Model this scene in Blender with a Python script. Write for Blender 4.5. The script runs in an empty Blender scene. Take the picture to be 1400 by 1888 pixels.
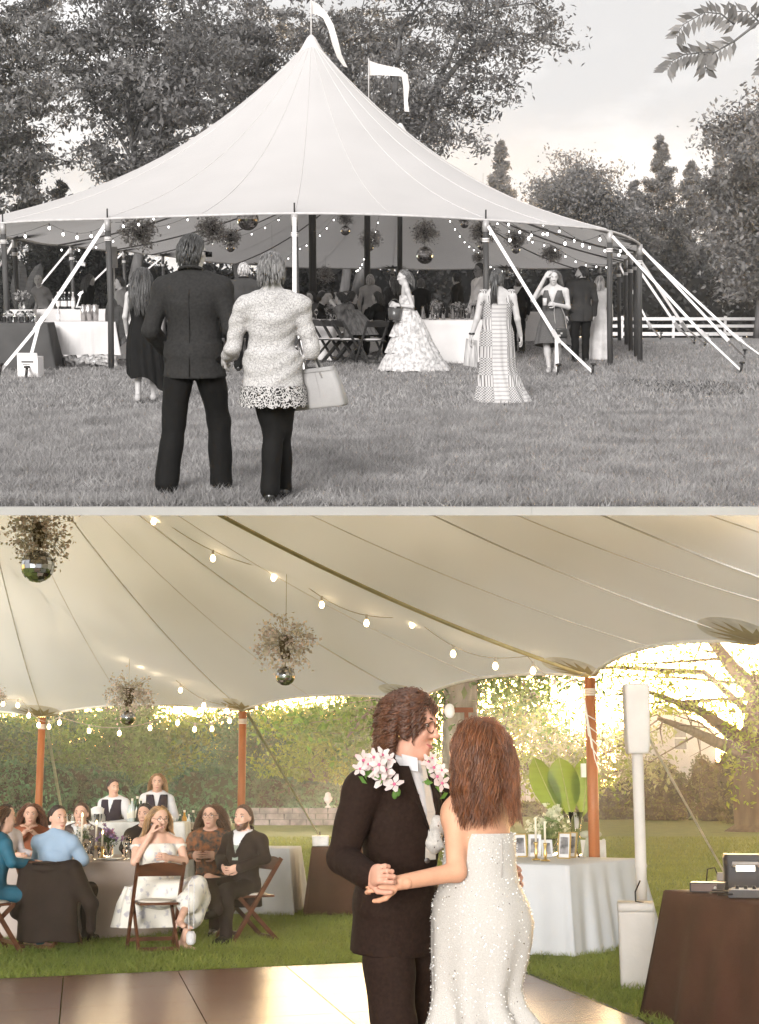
import bpy, math, random
import numpy as np
from mathutils import Matrix, Vector
random.seed(7); RNG = np.random.default_rng(7)
sc = bpy.context.scene
COL = sc.collection
rad = math.radians
# ------------------------------------------------------------------ camera
# Two separate views, stacked: the upper lawn (level) and, under an added divider bar,
# the lower lawn on an invented slope.  Both are built as rigid places round one camera.
F = 2800.0; CU = 1.45; CL = 1.45; HU = 525.0; HL = 1460.0
PU = -math.atan((944 - HU) / F); PL = math.atan((HL - 944) / F)
cam = bpy.data.cameras.new('camera'); camo = bpy.data.objects.new('camera', cam); COL.objects.link(camo)
cam.sensor_fit = 'HORIZONTAL'; cam.sensor_width = 36; cam.lens = 72; cam.clip_start = 0.1; cam.clip_end = 2000
camo.location = (0, 0, CU); camo.rotation_euler = (math.pi / 2 + PU, 0, 0)
sc.camera = camo
sc.render.resolution_x = 759; sc.render.resolution_y = 1024
SLOPE = Matrix.Translation((0, 0, CU)) @ Matrix.Rotation(PU - PL, 4, 'X') @ Matrix.Translation((0, 0, -CL))
# ------------------------------------------------------------------ sky and sun
w = bpy.data.worlds.new('World'); sc.world = w; w.use_nodes = True
nt = w.node_tree; N = nt.nodes; LK = nt.links; N.clear()
def wn(t, **k):
    n = N.new(t)
    for a, b in k.items(): setattr(n, a, b)
    return n
SUN_U = (rad(-166), rad(24))          # azimuth (from +Y, clockwise), elevation: behind the camera, veiled by cloud
SUN_L = (rad(10.4), rad(3.6))         # evening sun of the lower lawn, low behind the trees
wo = wn('ShaderNodeOutputWorld'); bg = wn('ShaderNodeBackground')
tc = wn('ShaderNodeTexCoord')
skyu = wn('ShaderNodeTexSky', sky_type='NISHITA', sun_disc=False, sun_elevation=SUN_U[1], sun_rotation=SUN_U[0], dust_density=4.0, air_density=1.0)
skyl = wn('ShaderNodeTexSky', sky_type='NISHITA', sun_disc=False, sun_elevation=SUN_L[1], sun_rotation=SUN_L[0], dust_density=1.0, air_density=1.0)
rot = wn('ShaderNodeVectorRotate', rotation_type='X_AXIS'); rot.inputs['Angle'].default_value = -(PU - PL)
LK.new(tc.outputs['Generated'], rot.inputs['Vector']); LK.new(rot.outputs[0], skyl.inputs['Vector'])
# cloud cover of the upper sky (the whole dome), grey as the photograph
bw = wn('ShaderNodeRGBToBW'); LK.new(skyu.outputs[0], bw.inputs[0])
mp = wn('ShaderNodeMapping'); mp.inputs['Scale'].default_value = (1.0, 1.0, 2.6); LK.new(tc.outputs['Generated'], mp.inputs['Vector'])
nz = wn('ShaderNodeTexNoise'); nz.inputs['Scale'].default_value = 5.5; nz.inputs['Detail'].default_value = 6; nz.inputs['Roughness'].default_value = 0.55
LK.new(mp.outputs[0], nz.inputs['Vector'])
cr = wn('ShaderNodeValToRGB'); cr.color_ramp.elements[0].position = 0.42; cr.color_ramp.elements[1].position = 0.66
LK.new(nz.outputs['Fac'], cr.inputs[0])
def mixn(a, b, fac, mode='MIX'):
    n = wn('ShaderNodeMixRGB', blend_type=mode)
    for key, v in (('Fac', fac), ('Color1', a), ('Color2', b)):
        if hasattr(v, 'links'): LK.new(v, n.inputs[key])
        else: n.inputs[key].default_value = v
    return n.outputs[0]
g4 = lambda v: (v, v, v, 1)
VEIL, CLOUD, SKYL = 7.9, 9.4, 10.8
over = mixn(mixn(bw.outputs[0], g4(VEIL), 0.75), g4(CLOUD), cr.outputs[0])
upper = mixn(over, (1.0, 0.985, 0.98, 1), 1.0, 'MULTIPLY')
hs_ = wn('ShaderNodeHueSaturation'); hs_.inputs['Saturation'].default_value = 0.9; LK.new(skyl.outputs[0], hs_.inputs['Color'])
lower = mixn(hs_.outputs[0], g4(SKYL), 1.0, 'MULTIPLY')
sx = wn('ShaderNodeSeparateXYZ'); LK.new(tc.outputs['Generated'], sx.inputs[0])
gt = wn('ShaderNodeMath', operation='GREATER_THAN'); gt.inputs[1].default_value = 0.0; LK.new(sx.outputs['Z'], gt.inputs[0])
LK.new(mixn(lower, upper, gt.outputs[0]), bg.inputs['Color'])
bg.inputs['Strength'].default_value = 0.10
LK.new(bg.outputs[0], wo.inputs['Surface'])
def sun(name, az, el, strength, angle, col, M_=None):
    l = bpy.data.lights.new(name, 'SUN'); l.energy = strength; l.angle = rad(angle); l.color = col
    o = bpy.data.objects.new(name, l); COL.objects.link(o)
    d = Vector((math.sin(az) * math.cos(el), math.cos(az) * math.cos(el), math.sin(el)))
    if M_ is not None: d = M_.to_3x3() @ d
    o.rotation_euler = d.to_track_quat('Z', 'Y').to_euler(); o.location = (0, -5, 12) if M_ is None else (6, 30, -4)
sun('sun', SUN_U[0], SUN_U[1], 3.7, 20, (1, 0.98, 0.96))
sun('evening_sun', SUN_L[0], SUN_L[1], 5.0, 0.6, (1, 0.80, 0.52), SLOPE)
vs = sc.view_settings; vs.view_transform = 'Standard'; vs.look = 'None'; vs.exposure = 0.32; vs.gamma = 1.0
HAZE = 0.0009
sc.render.engine = 'CYCLES'
try:
    sc.cycles.max_bounces = 6; sc.cycles.transparent_max_bounces = 12; sc.cycles.sample_clamp_indirect = 6
except Exception: pass
# ------------------------------------------------------------------ helpers: pixel of the photograph -> point at a chosen depth
class Place:
    def __init__(s, pitch, ch): s.p = pitch; s.ch = ch; s.tops = []
    def ray(s, px, py):
        x, y, z = (px - 700) / F, 1.0, (944 - py) / F
        c, n = math.cos(s.p), math.sin(s.p)
        return np.array([x, y * c - z * n, y * n + z * c])
    def at(s, px, py, Y):
        r = s.ray(px, py); r = r * (Y / r[1]); return np.array([r[0], r[1], r[2] + s.ch])
    def gnd(s, px, py, z=0.0):
        r = s.ray(px, py); k = (z - s.ch) / r[2]; return np.array([r[0] * k, r[1] * k, z])
    def pix(s, P):
        x, y, z = P[0], P[1], P[2] - s.ch
        c, n = math.cos(s.p), math.sin(s.p)
        yy, zz = y * c + z * n, -y * n + z * c
        return 700 + F * x / yy, 944 - F * zz / yy
U = Place(PU, CU); L = Place(PL, CL); CURP = [U]
def A3(*a): return np.array(a, float)
def unit(v): v = np.asarray(v, float); return v / (np.linalg.norm(v) + 1e-12)
# ------------------------------------------------------------------ mesh collector
class MB:
    def __init__(s): s.v = []; s.f = []
    def add(s, V, Fc):
        o = len(s.v); s.v.extend([tuple(map(float, p)) for p in V]); s.f.extend([tuple(i + o for i in q) for q in Fc]); return s
    def box(s, c, d, R=None, taper=1.0):
        c = np.asarray(c, float); h = np.asarray(d, float) / 2; V = []
        for sz in (-1, 1):
            k = 1 if sz < 0 else taper
            for a, b in ((-1, -1), (1, -1), (1, 1), (-1, 1)): V.append(A3(a * h[0] * k, b * h[1] * k, sz * h[2]))
        if R is not None: V = [R @ p for p in V]
        return s.add([p + c for p in V], [(3, 2, 1, 0), (4, 5, 6, 7), (0, 1, 5, 4), (1, 2, 6, 5), (2, 3, 7, 6), (3, 0, 4, 7)])
    def bar(s, p, q, wd, th, side=(1, 0, 0)):
        p = np.asarray(p, float); q = np.asarray(q, float); d = unit(q - p); sd = np.asarray(side, float); sd = unit(sd - d * (sd @ d)); n = np.cross(d, sd)
        V = []
        for e in (p, q):
            for a, b in ((-1, -1), (1, -1), (1, 1), (-1, 1)): V.append(e + sd * a * wd / 2 + n * b * th / 2)
        return s.add(V, [(3, 2, 1, 0), (4, 5, 6, 7), (0, 1, 5, 4), (1, 2, 6, 5), (2, 3, 7, 6), (3, 0, 4, 7)])
    def tube(s, P, r, n=8, cap=True, flat=1.0):
        P = [np.asarray(p, float) for p in P]; m = len(P)
        if not hasattr(r, '__len__'): r = [r] * m
        t = unit(P[1] - P[0]); a = np.cross(t, (0, 0, 1)); a = A3(1, 0, 0) if np.linalg.norm(a) < 1e-3 else unit(a)
        V = []
        for i in range(m):
            t = unit(P[min(i + 1, m - 1)] - P[max(i - 1, 0)]); a = unit(a - t * (a @ t)); b = np.cross(t, a)
            for k in range(n):
                an = 2 * math.pi * k / n; V.append(P[i] + a * math.cos(an) * r[i] + b * math.sin(an) * r[i] * flat)
        Fc = [(i * n + k, i * n + (k + 1) % n, (i + 1) * n + (k + 1) % n, (i + 1) * n + k) for i in range(m - 1) for k in range(n)]
        if cap: Fc += [tuple(range(n - 1, -1, -1)), tuple(range((m - 1) * n, m * n))]
        return s.add(V, Fc)
    def lathe(s, prof, c=(0, 0, 0), n=16, R=None):
        V = []; c = np.asarray(c, float)
        for r, z in prof:
            for k in range(n):
                an = 2 * math.pi * k / n; p = A3(r * math.cos(an), r * math.sin(an), z); V.append((R @ p if R is not None else p) + c)
        m = len(prof)
        Fc = [(i * n + k, i * n + (k + 1) % n, (i + 1) * n + (k + 1) % n, (i + 1) * n + k) for i in range(m - 1) for k in range(n)]
        Fc += [tuple(range(n - 1, -1, -1)), tuple(range((m - 1) * n, m * n))]
        return s.add(V, Fc)
    def ell(s, c, r, n=12, m=8, R=None):
        if not hasattr(r, '__len__'): r = (r, r, r)
        c = np.asarray(c, float); V = []
        for i in range(m + 1):
            ph = -math.pi / 2 + math.pi * i / m
            ph = max(min(ph, math.pi / 2 - .02), -math.pi / 2 + .02)
            for k in range(n):
                an = 2 * math.pi * k / n; p = A3(r[0] * math.cos(ph) * math.cos(an), r[1] * math.cos(ph) * math.sin(an), r[2] * math.sin(ph)); V.append((R @ p if R is not None else p) + c)
        Fc = [(i * n + k, i * n + (k + 1) % n, (i + 1) * n + (k + 1) % n, (i + 1) * n + k) for i in range(m) for k in range(n)]
        Fc += [tuple(range(n - 1, -1, -1)), tuple(range(m * n, m * n + n))]
        return s.add(V, Fc)
    def loft(s, rings, closed=True, cap0=False, cap1=False):
        n = len(rings[0]); V = [p for r in rings for p in r]; m = len(rings); kk = n if closed else n - 1
        Fc = [(i * n + k, i * n + (k + 1) % n, (i + 1) * n + (k + 1) % n, (i + 1) * n + k) for i in range(m - 1) for k in range(kk)]
        if cap0: Fc.append(tuple(range(n - 1, -1, -1)))
        if cap1: Fc.append(tuple(range((m - 1) * n, m * n)))
        return s.add(V, Fc)
    def prism(s, poly, th, O=(0, 0, 0), ax=(1, 0, 0), ay=(0, 0, 1)):
        """flat outline (2-D points along ax, ay) with thickness th"""
        O = np.asarray(O, float); ax = unit(ax); ay = unit(ay); nz_ = np.cross(ax, ay); n = len(poly)
        V = [O + ax * x + ay * y - nz_ * th / 2 for x, y in poly] + [O + ax * x + ay * y + nz_ * th / 2 for x, y in poly]
        Fc = [tuple(range(n - 1, -1, -1)), tuple(range(n, 2 * n))] + [(k, (k + 1) % n, n + (k + 1) % n, n + k) for k in range(n)]
        return s.add(V, Fc)
def rotm(ax, ang): return np.array(Matrix.Rotation(ang, 3, ax))
def mesh_of(name, geo, mat, smooth=False, off=None):
    me = bpy.data.meshes.new(name)
    if isinstance(geo, MB):
        V = np.asarray(geo.v, float); V = V - off if off is not None else V
        me.from_pydata(V.tolist(), [], geo.f)
    else:                                  # (V, F) arrays, all faces of one size
        V, Fc = geo; V = np.asarray(V, np.float32)
        if off is not None: V = V - np.asarray(off, np.float32)
        Fc = np.asarray(Fc, np.int32); nf, k = Fc.shape
        me.vertices.add(len(V)); me.vertices.foreach_set('co', V.ravel())
        me.loops.add(nf * k); me.loops.foreach_set('vertex_index', Fc.ravel())
        me.polygons.add(nf); me.polygons.foreach_set('loop_start', np.arange(0, nf * k, k, dtype=np.int32))
        me.update(calc_edges=True)
    if mat is not None: me.materials.append(mat)
    if smooth: me.polygons.foreach_set('use_smooth', np.ones(len(me.polygons), bool))
    me.update(); return me
def tag(o, label=None, cat=None, group=None, kind=None):
    if label: o['label'] = label
    if cat: o['category'] = cat
    if group: o['group'] = group
    if kind: o['kind'] = kind
    return o
def thing(name, label, cat, loc=(0, 0, 0), rz=0.0, group=None):
    o = bpy.data.objects.new(name, None); COL.objects.link(o); o.location = Vector([float(x) for x in loc]); o.rotation_euler = (0, 0, rz)
    o.empty_display_size = 0.1
    CURP[0].tops.append(o); return tag(o, label, cat, group)
def part(name, geo, mat, parent, smooth=False, local=True, kind=None, label=None):
    """a part; local=False means the points are given in the place's coordinates (parent not rotated)"""
    off = None
    if not local:
        r = parent
        while r.parent: r = r.parent
        off = np.array(r.location)
    o = bpy.data.objects.new(name, mesh_of(name, geo, mat, smooth, off)); COL.objects.link(o); o.parent = parent
    return tag(o, label, None, None, kind)
def single(name, geo, mat, label=None, cat=None, loc=None, group=None, kind=None, smooth=False):
    """a thing (or piece of the setting) that is one mesh; points in the place's coordinates"""
    off = None if loc is None else np.asarray(loc, float)
    o = bpy.data.objects.new(name, mesh_of(name, geo, mat, smooth, off)); COL.objects.link(o)
    if loc is not None: o.location = Vector([float(x) for x in loc])
    CURP[0].tops.append(o); return tag(o, label, cat, group, kind)
def share(o, parent=None, loc=None, rz=None, label=None, group=None):
    c = o.copy(); COL.objects.link(c); c.parent = parent
    if loc is not None: c.location = Vector([float(x) for x in loc])
    if rz is not None: c.rotation_euler = (0, 0, rz)
    if label: c['label'] = label
    if group: c['group'] = group
    if parent is None: CURP[0].tops.append(c)
    return c
def copy_tree(o, parent=None, loc=None, rz=None, label=None, group=None):
    kids = [k for k in bpy.data.objects if k.parent == o] if not o.children else list(o.children)
    c = share(o, parent, loc, rz, label, group)
    for k in kids: copy_tree(k, c)
    return c
# ------------------------------------------------------------------ materials
MATS = {}
def M(name, col, rough=0.7, var=0.15, scale=6.0, bump=0.0, bscale=40.0, metal=0.0, trans=0.0, tcol=None, emit=None, es=0.0, spec=0.15, lo=None, stretch=(1, 1, 1), alpha=None, glass=False, island=0.0, detail=4):
    if name in MATS: return MATS[name]
    m = bpy.data.materials.new(name); m.use_nodes = True; MATS[name] = m
    t = m.node_tree; n = t.nodes; l = t.links; b = n['Principled BSDF']; out = n['Material Output']
    c2 = lambda c: (c[0], c[1], c[2], 1)
    co = n.new('ShaderNodeTexCoord'); mpn = n.new('ShaderNodeMapping'); mpn.inputs['Scale'].default_value = stretch
    l.new(co.outputs['Object'], mpn.inputs['Vector'])
    no = n.new('ShaderNodeTexNoise'); no.inputs['Scale'].default_value = scale; no.inputs['Detail'].default_value = detail
    l.new(mpn.outputs[0], no.inputs['Vector'])
    ramp = n.new('ShaderNodeValToRGB'); e = ramp.color_ramp.elements
    e[0].position = 0.32; e[1].position = 0.68
    e[0].color = c2(lo) if lo else c2([x * (1 - var) for x in col]); e[1].color = c2([min(1, x * (1 + var)) for x in col]) if not lo else c2(col)
    l.new(no.outputs['Fac'], ramp.inputs[0]); colout = ramp.outputs[0]
    if island:
        g_ = n.new('ShaderNodeNewGeometry'); hs = n.new('ShaderNodeHueSaturation')
        ma = n.new('ShaderNodeMapRange'); ma.inputs['To Min'].default_value = 1 - island; ma.inputs['To Max'].default_value = 1 + island
        l.new(g_.outputs['Random Per Island'], ma.inputs['Value']); l.new(ma.outputs[0], hs.inputs['Value']); l.new(colout, hs.inputs['Color']); colout = hs.outputs[0]
    l.new(colout, b.inputs['Base Color'])
    b.inputs['Roughness'].default_value = rough; b.inputs['Metallic'].default_value = metal; b.inputs['Specular IOR Level'].default_value = spec
    if bump:
        bn = n.new('ShaderNodeTexNoise'); bn.inputs['Scale'].default_value = bscale; bn.inputs['Detail'].default_value = 4; l.new(mpn.outputs[0], bn.inputs['Vector'])
        bp = n.new('ShaderNodeBump'); bp.inputs['Strength'].default_value = bump; bp.inputs['Distance'].default_value = 0.02
        l.new(bn.outputs['Fac'], bp.inputs['Height']); l.new(bp.outputs[0], b.inputs['Normal'])
    if emit is not None:
        b.inputs['Emission Color'].default_value = c2(emit); b.inputs['Emission Strength'].default_value = es
    if glass:
        b.inputs['Transmission Weight'].default_value = 1.0; b.inputs['IOR'].default_value = 1.2
    if trans:
        tr = n.new('ShaderNodeBsdfTranslucent'); ms = n.new('ShaderNodeMixShader'); ms.inputs[0].default_value = trans
        if tcol: tr.inputs['Color'].default_value = c2(tcol)
        else: l.new(colout, tr.inputs['Color'])
        l.new(b.outputs[0], ms.inputs[1]); l.new(tr.outputs[0], ms.inputs[2]); l.new(ms.outputs[0], out.inputs['Surface'])
    return m
def G(v): return (v, v * 0.965, v * 0.95)            # the slightly warm greys of the upper place
def node_of(m, ty): return [x for x in m.node_tree.nodes if x.bl_idname == ty][0]
# ------------------------------------------------------------------ smooth bodies: blended solids turned into one surface
class SDF:
    def __init__(s): s.pr = []; s.cuts = []; s.subs = []
    def cap(s, p0, r0, p1, r1, k=0.025): s.pr.append(('c', np.asarray(p0, float), r0, np.asarray(p1, float), r1, k)); return s
    def ell(s, c, r, R=None, k=0.025): s.pr.append(('e', np.asarray(c, float), np.ones(3) * np.asarray(r, float), np.eye(3) if R is None else np.asarray(R), 0, k)); return s
    def cone(s, p0, r0, p1, r1, side, k=0.02):        # elliptic cone with flat ends; r = (across side, other)
        s.pr.append(('y', np.asarray(p0, float), r0, np.asarray(p1, float), r1, k, unit(side))); return s
    def cut(s, p, n): s.cuts.append((np.asarray(p, float), unit(n))); return s
    def sub(s, fn): s.subs.append(fn); return s
    def mesh(s, vox=0.012, noise=0.0, nf=14.0, seed=0):
        lo = np.full(3, 1e9); hi = -lo
        for p in s.pr:
            if p[0] == 'e': r = np.full(3, max(p[2])); a, b = p[1] - r, p[1] + r
            else:
                ra = max(p[2]) if hasattr(p[2], '__len__') else p[2]; rb = max(p[4]) if hasattr(p[4], '__len__') else p[4]
                a = np.minimum(p[1] - ra, p[3] - rb); b = np.maximum(p[1] + ra, p[3] + rb)
            lo = np.minimum(lo, a); hi = np.maximum(hi, b)
        lo -= 4 * vox + noise; hi += 4 * vox + noise
        dims = np.ceil((hi - lo) / vox).astype(int) + 1
        ax = [lo[i] + vox * np.arange(dims[i]) for i in range(3)]
        D = np.full(dims, 0.3, np.float32)
        for p in s.pr:
            if p[0] == 'e': r = np.full(3, max(p[2])); a, b = p[1] - r, p[1] + r
            else:
                ra = max(p[2]) if hasattr(p[2], '__len__') else p[2]; rb = max(p[4]) if hasattr(p[4], '__len__') else p[4]
                a = np.minimum(p[1] - ra, p[3] - rb); b = np.maximum(p[1] + ra, p[3] + rb)
            m = p[5] + 3 * vox + noise
            i0 = np.maximum(((a - m - lo) / vox).astype(int), 0); i1 = np.minimum(((b + m - lo) / vox).astype(int) + 2, dims)
            X = ax[0][i0[0]:i1[0]][:, None, None].astype(np.float32); Y = ax[1][i0[1]:i1[1]][None, :, None].astype(np.float32); Z = ax[2][i0[2]:i1[2]][None, None, :].astype(np.float32)
            dx, dy, dz = X - p[1][0], Y - p[1][1], Z - p[1][2]
            if p[0] == 'e':
                R = p[3]; r = p[2]
                q = [(R[0, i] * dx + R[1, i] * dy + R[2, i] * dz) for i in range(3)]
                k0 = np.sqrt(sum((q[i] / r[i]) ** 2 for i in range(3))) + 1e-6; k1 = np.sqrt(sum((q[i] / r[i] ** 2) ** 2 for i in range(3))) + 1e-6
                d = k0 * (k0 - 1) / k1
            elif p[0] == 'c':
                v = p[3] - p[1]; L2 = v @ v + 1e-12
                t = np.clip((dx * v[0] + dy * v[1] + dz * v[2]) / L2, 0, 1)
                d = np.sqrt((dx - t * v[0]) ** 2 + (dy - t * v[1]) ** 2 + (dz - t * v[2]) ** 2) - (p[2] + (p[4] - p[2]) * t)
            else:
                v = p[3] - p[1]; Ln = np.linalg.norm(v); u = v / Ln; sd = unit(p[6] - u * (p[6] @ u)); ot = np.cross(u, sd)
                h = dx * u[0] + dy * u[1] + dz * u[2]; t = np.clip(h / Ln, 0, 1)
                x = dx * sd[0] + dy * sd[1] + dz * sd[2]; y = dx * ot[0] + dy * ot[1] + dz * ot[2]
                rx = p[2][0] + (p[4][0] - p[2][0]) * t; ry = p[2][1] + (p[4][1] - p[2][1]) * t
                d = (np.sqrt((x / rx) ** 2 + (y / ry) ** 2) - 1) * np.minimum(rx, ry)
                d = np.maximum(d, np.maximum(-h, h - Ln))
            k = p[5]; S = D[i0[0]:i1[0], i0[1]:i1[1], i0[2]:i1[2]]
            h = np.clip(0.5 + 0.5 * (S - d) / k, 0, 1)
            D[i0[0]:i1[0], i0[1]:i1[1], i0[2]:i1[2]] = S + (d - S) * h - k * h * (1 - h)
        X = ax[0][:, None, None]; Y = ax[1][None, :, None]; Z = ax[2][None, None, :]
        if noise:
            rg = np.random.default_rng(seed)
            for i in range(5):
                kx, ky, kz = rg.normal(size=3) * nf * (0.6, 0.6, 1.0); ph = rg.random() * 6.28
                D = D + (noise / 2.2 * np.sin(kx * X + ky * Y + kz * Z + ph + 1.5 * np.sin(0.5 * ky * X - 0.5 * kx * Z))).astype(np.float32)
        for p, nn in s.cuts: D = np.maximum(D, ((X - p[0]) * nn[0] + (Y - p[1]) * nn[1] + (Z - p[2]) * nn[2]).astype(np.float32))
        for fn in s.subs: D = np.maximum(D, -fn(X, Y, Z).astype(np.float32))
        D[0] = D[-1] = 0.1; D[:, 0] = D[:, -1] = 0.1; D[:, :, 0] = D[:, :, -1] = 0.1
        ins = D < 0; c = ins[:-1, :-1, :-1].astype(np.int8)
        for o in ((1, 0, 0), (0, 1, 0), (0, 0, 1), (1, 1, 0), (1, 0, 1), (0, 1, 1), (1, 1, 1)):
            c = c + ins[o[0]:dims[0] - 1 + o[0], o[1]:dims[1] - 1 + o[1], o[2]:dims[2] - 1 + o[2]]
        act = (c > 0) & (c < 8); I = np.argwhere(act); idx = np.full(act.shape, -1, np.int32); idx[act] = np.arange(len(I))
        pos = np.zeros((len(I), 3)); cnt = np.zeros(len(I))
        cor = [(0, 0, 0), (1, 0, 0), (0, 1, 0), (1, 1, 0), (0, 0, 1), (1, 0, 1), (0, 1, 1), (1, 1, 1)]
        for a, b in ((0, 1), (2, 3), (4, 5), (6, 7), (0, 2), (1, 3), (4, 6), (5, 7), (0, 4), (1, 5), (2, 6), (3, 7)):
            ca, cb = np.array(cor[a]), np.array(cor[b])
            da = D[tuple((I + ca).T)]; db = D[tuple((I + cb).T)]; x = (da < 0) != (db < 0)
            t = np.where(x, da / np.where(np.abs(da - db) < 1e-9, 1, da - db), 0)[:, None]
            pos += np.where(x[:, None], ca + (cb - ca) * t, 0); cnt += x
        V = lo + vox * (I + pos / np.maximum(cnt, 1)[:, None]); Q = []
        for a in range(3):
            b, c_ = (a + 1) % 3, (a + 2) % 3
            s0 = [slice(None)] * 3; s1 = [slice(None)] * 3; s0[a] = slice(0, -1); s1[a] = slice(1, None)
            E = ins[tuple(s0)] != ins[tuple(s1)]; J = np.argwhere(E)
            J = J[(J[:, b] > 0) & (J[:, c_] > 0) & (J[:, b] < dims[b] - 1) & (J[:, c_] < dims[c_] - 1)]
            fl = ins[tuple(J.T)]
            eb = np.zeros(3, int); eb[b] = 1; ec = np.zeros(3, int); ec[c_] = 1
            q = np.stack([idx[tuple((J - eb - ec).T)], idx[tuple((J - ec).T)], idx[tuple(J.T)], idx[tuple((J - eb).T)]], 1)
            q[~fl] = q[~fl][:, ::-1]; Q.append(q)
        Q = np.concatenate(Q); Q = Q[(Q >= 0).all(1)]
        return V, Q
def join(*gs):
    Vs, Fs, o = [], [], 0
    for V, Fc in gs:
        Vs.append(np.asarray(V)); Fs.append(np.asarray(Fc) + o); o += len(V)
    return np.concatenate(Vs), np.concatenate(Fs)
# ================================================================== setting: vegetation builders
def leaf_quads(C, size, rng, up=0.5, aspect=0.5, jit=0.35, Nn=None):
    """one small folded leaf (two triangles) at every centre"""
    n = len(C); d = rng.normal(size=(n, 3)); d /= np.linalg.norm(d, axis=1)[:, None]
    nn = rng.normal(size=(n, 3)); nn[:, 2] += up * 3
    if Nn is not None: nn = nn * 0.6 + Nn * 1.6
    s = np.cross(nn, d); s /= np.linalg.norm(s, axis=1)[:, None] + 1e-9
    nn = np.cross(d, s)
    L_ = (size * (1 + jit * rng.normal(size=n)).clip(0.4, 2))[:, None] / 2
    V = np.stack([C - d * L_, C + s * L_ * aspect + nn * L_ * 0.15, C + d * L_, C - s * L_ * aspect + nn * L_ * 0.15], 1).reshape(-1, 3)
    return V, np.arange(4 * n).reshape(n, 4)
def grow(base, top, r0, rng, crown, nb, sub=3, wob=0.014):
    """trunk with limbs that reach into a crown ellipsoid; returns wood and twig ends"""
    wd = MB(); base = np.asarray(base, float); top = np.asarray(top, float); H = np.linalg.norm(top - base); K = 9
    T = [base + (top - base) * i / K + (rng.normal(size=3) * (1, 1, .2) * H * wob * (i > 0) * (0.4 if i < 2 else 1)) for i in range(K + 1)]
    R = [r0 * (1 - 0.8 * i / K) * (1.35 if i == 0 else 1) for i in range(K + 1)]
    wd.tube(T, R, 9); ends = []
    cc, cr_ = np.asarray(crown[0], float), np.asarray(crown[1], float)
    for b in range(nb):
        u = rng.normal(size=3); u /= np.linalg.norm(u); g = cc + cr_ * u * (0.45 + 0.5 * rng.random())
        hz = np.clip((g[2] - base[2]) / H - 0.12 - 0.25 * rng.random(), 0.22, 0.93) * K
        i = int(hz); o = T[i] + (T[min(i + 1, K)] - T[i]) * (hz - i); r = R[i] * 0.5
        md = (o + g) / 2 + rng.normal(size=3) * 0.12 * np.linalg.norm(g - o) + A3(0, 0, 0.08 * np.linalg.norm(g - o))
        P = [(1 - t) ** 2 * o + 2 * t * (1 - t) * md + t * t * g for t in np.linspace(0, 1, 6)]
        wd.tube(P, [r * (1 - 0.85 * t) + 0.01 for t in np.linspace(0, 1, 6)], 6)
        ends += [P[3], P[4], P[5]]
        for j in range(sub):
            q = P[rng.integers(2, 6)]; e = q + rng.normal(size=3) * (1, 1, 0.55) * cr_.mean() * 0.28
            wd.tube([q, (q + e) / 2 + rng.normal(size=3) * .1, e], [r * 0.3, r * 0.2, 0.008], 5); ends += [e, (q + e) / 2]
    return wd, np.array(ends)
def tree(name, label, base, H, crown, r0, nb, nleaf, size, lm, wm, seed, group=None, clump=0.55, flat=0.55, sub=3, lean=(0, 0), asp=0.5):
    rng = np.random.default_rng(seed); base = np.asarray(base, float)
    t = thing(name, label, 'tree', base, 0, group)
    top = base + A3(lean[0], lean[1], H * 0.93)
    wd, E = grow(base, top, r0, rng, crown, nb, sub)
    part('trunk', wd, wm, t, True, local=False)
    c = E[rng.integers(0, len(E), nleaf)] + rng.normal(size=(nleaf, 3)) * clump * np.array([1, 1, flat]) * (0.5 + rng.random((nleaf, 1)))
    part('crown', leaf_quads(c, np.full(nleaf, size), rng, 0.5, asp), lm, t, local=False)
    return t
def conifer(name, label, base, H, R, nleaf, lm, wm, seed, group=None, size=0.3, low=0.06, droop=-0.15):
    rng = np.random.default_rng(seed); base = np.asarray(base, float); t = thing(name, label, 'tree', base, 0, group)
    wd = MB(); wd.tube([base + A3(0, 0, H * k / 6) for k in range(7)], [0.028 * H * (1 - 0.97 * k / 6) * .5 + .01 for k in range(7)], 7)
    tips = []; nb = 95
    for b in range(nb):
        h = low + (1 - low) * (b / nb) ** 0.85 * 0.985; an = rng.random() * 6.28; ln = R * (1 - h) ** 1.0 * (0.65 + 0.5 * rng.random()) + 0.1
        o = base + A3(0, 0, H * h); e = o + A3(math.cos(an) * ln, math.sin(an) * ln, ln * (0.28 + droop + 0.15 * rng.normal()))
        wd.tube([o, (o + e) / 2 - A3(0, 0, 0.06 * ln), e], [0.035 * (1 - h) + .008, 0.02, 0.006], 4)
        tips.append((o, e, ln))
    k = rng.integers(0, nb, nleaf); tt = rng.random(nleaf) ** 0.6
    O = np.array([x[0] for x in tips])[k]; Ee = np.array([x[1] for x in tips])[k]; ln = np.array([x[2] for x in tips])[k]
    c = O + (Ee - O) * (0.12 + 0.9 * tt)[:, None] + rng.normal(size=(nleaf, 3)) * (0.10 * ln + 0.05)[:, None] * [1, 1, 0.8]
    part('trunk', wd, wm, t, True, local=False)
    part('crown', leaf_quads(c, np.full(nleaf, size), rng, -0.1, 0.32), lm, t, local=False)
    return t
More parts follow.
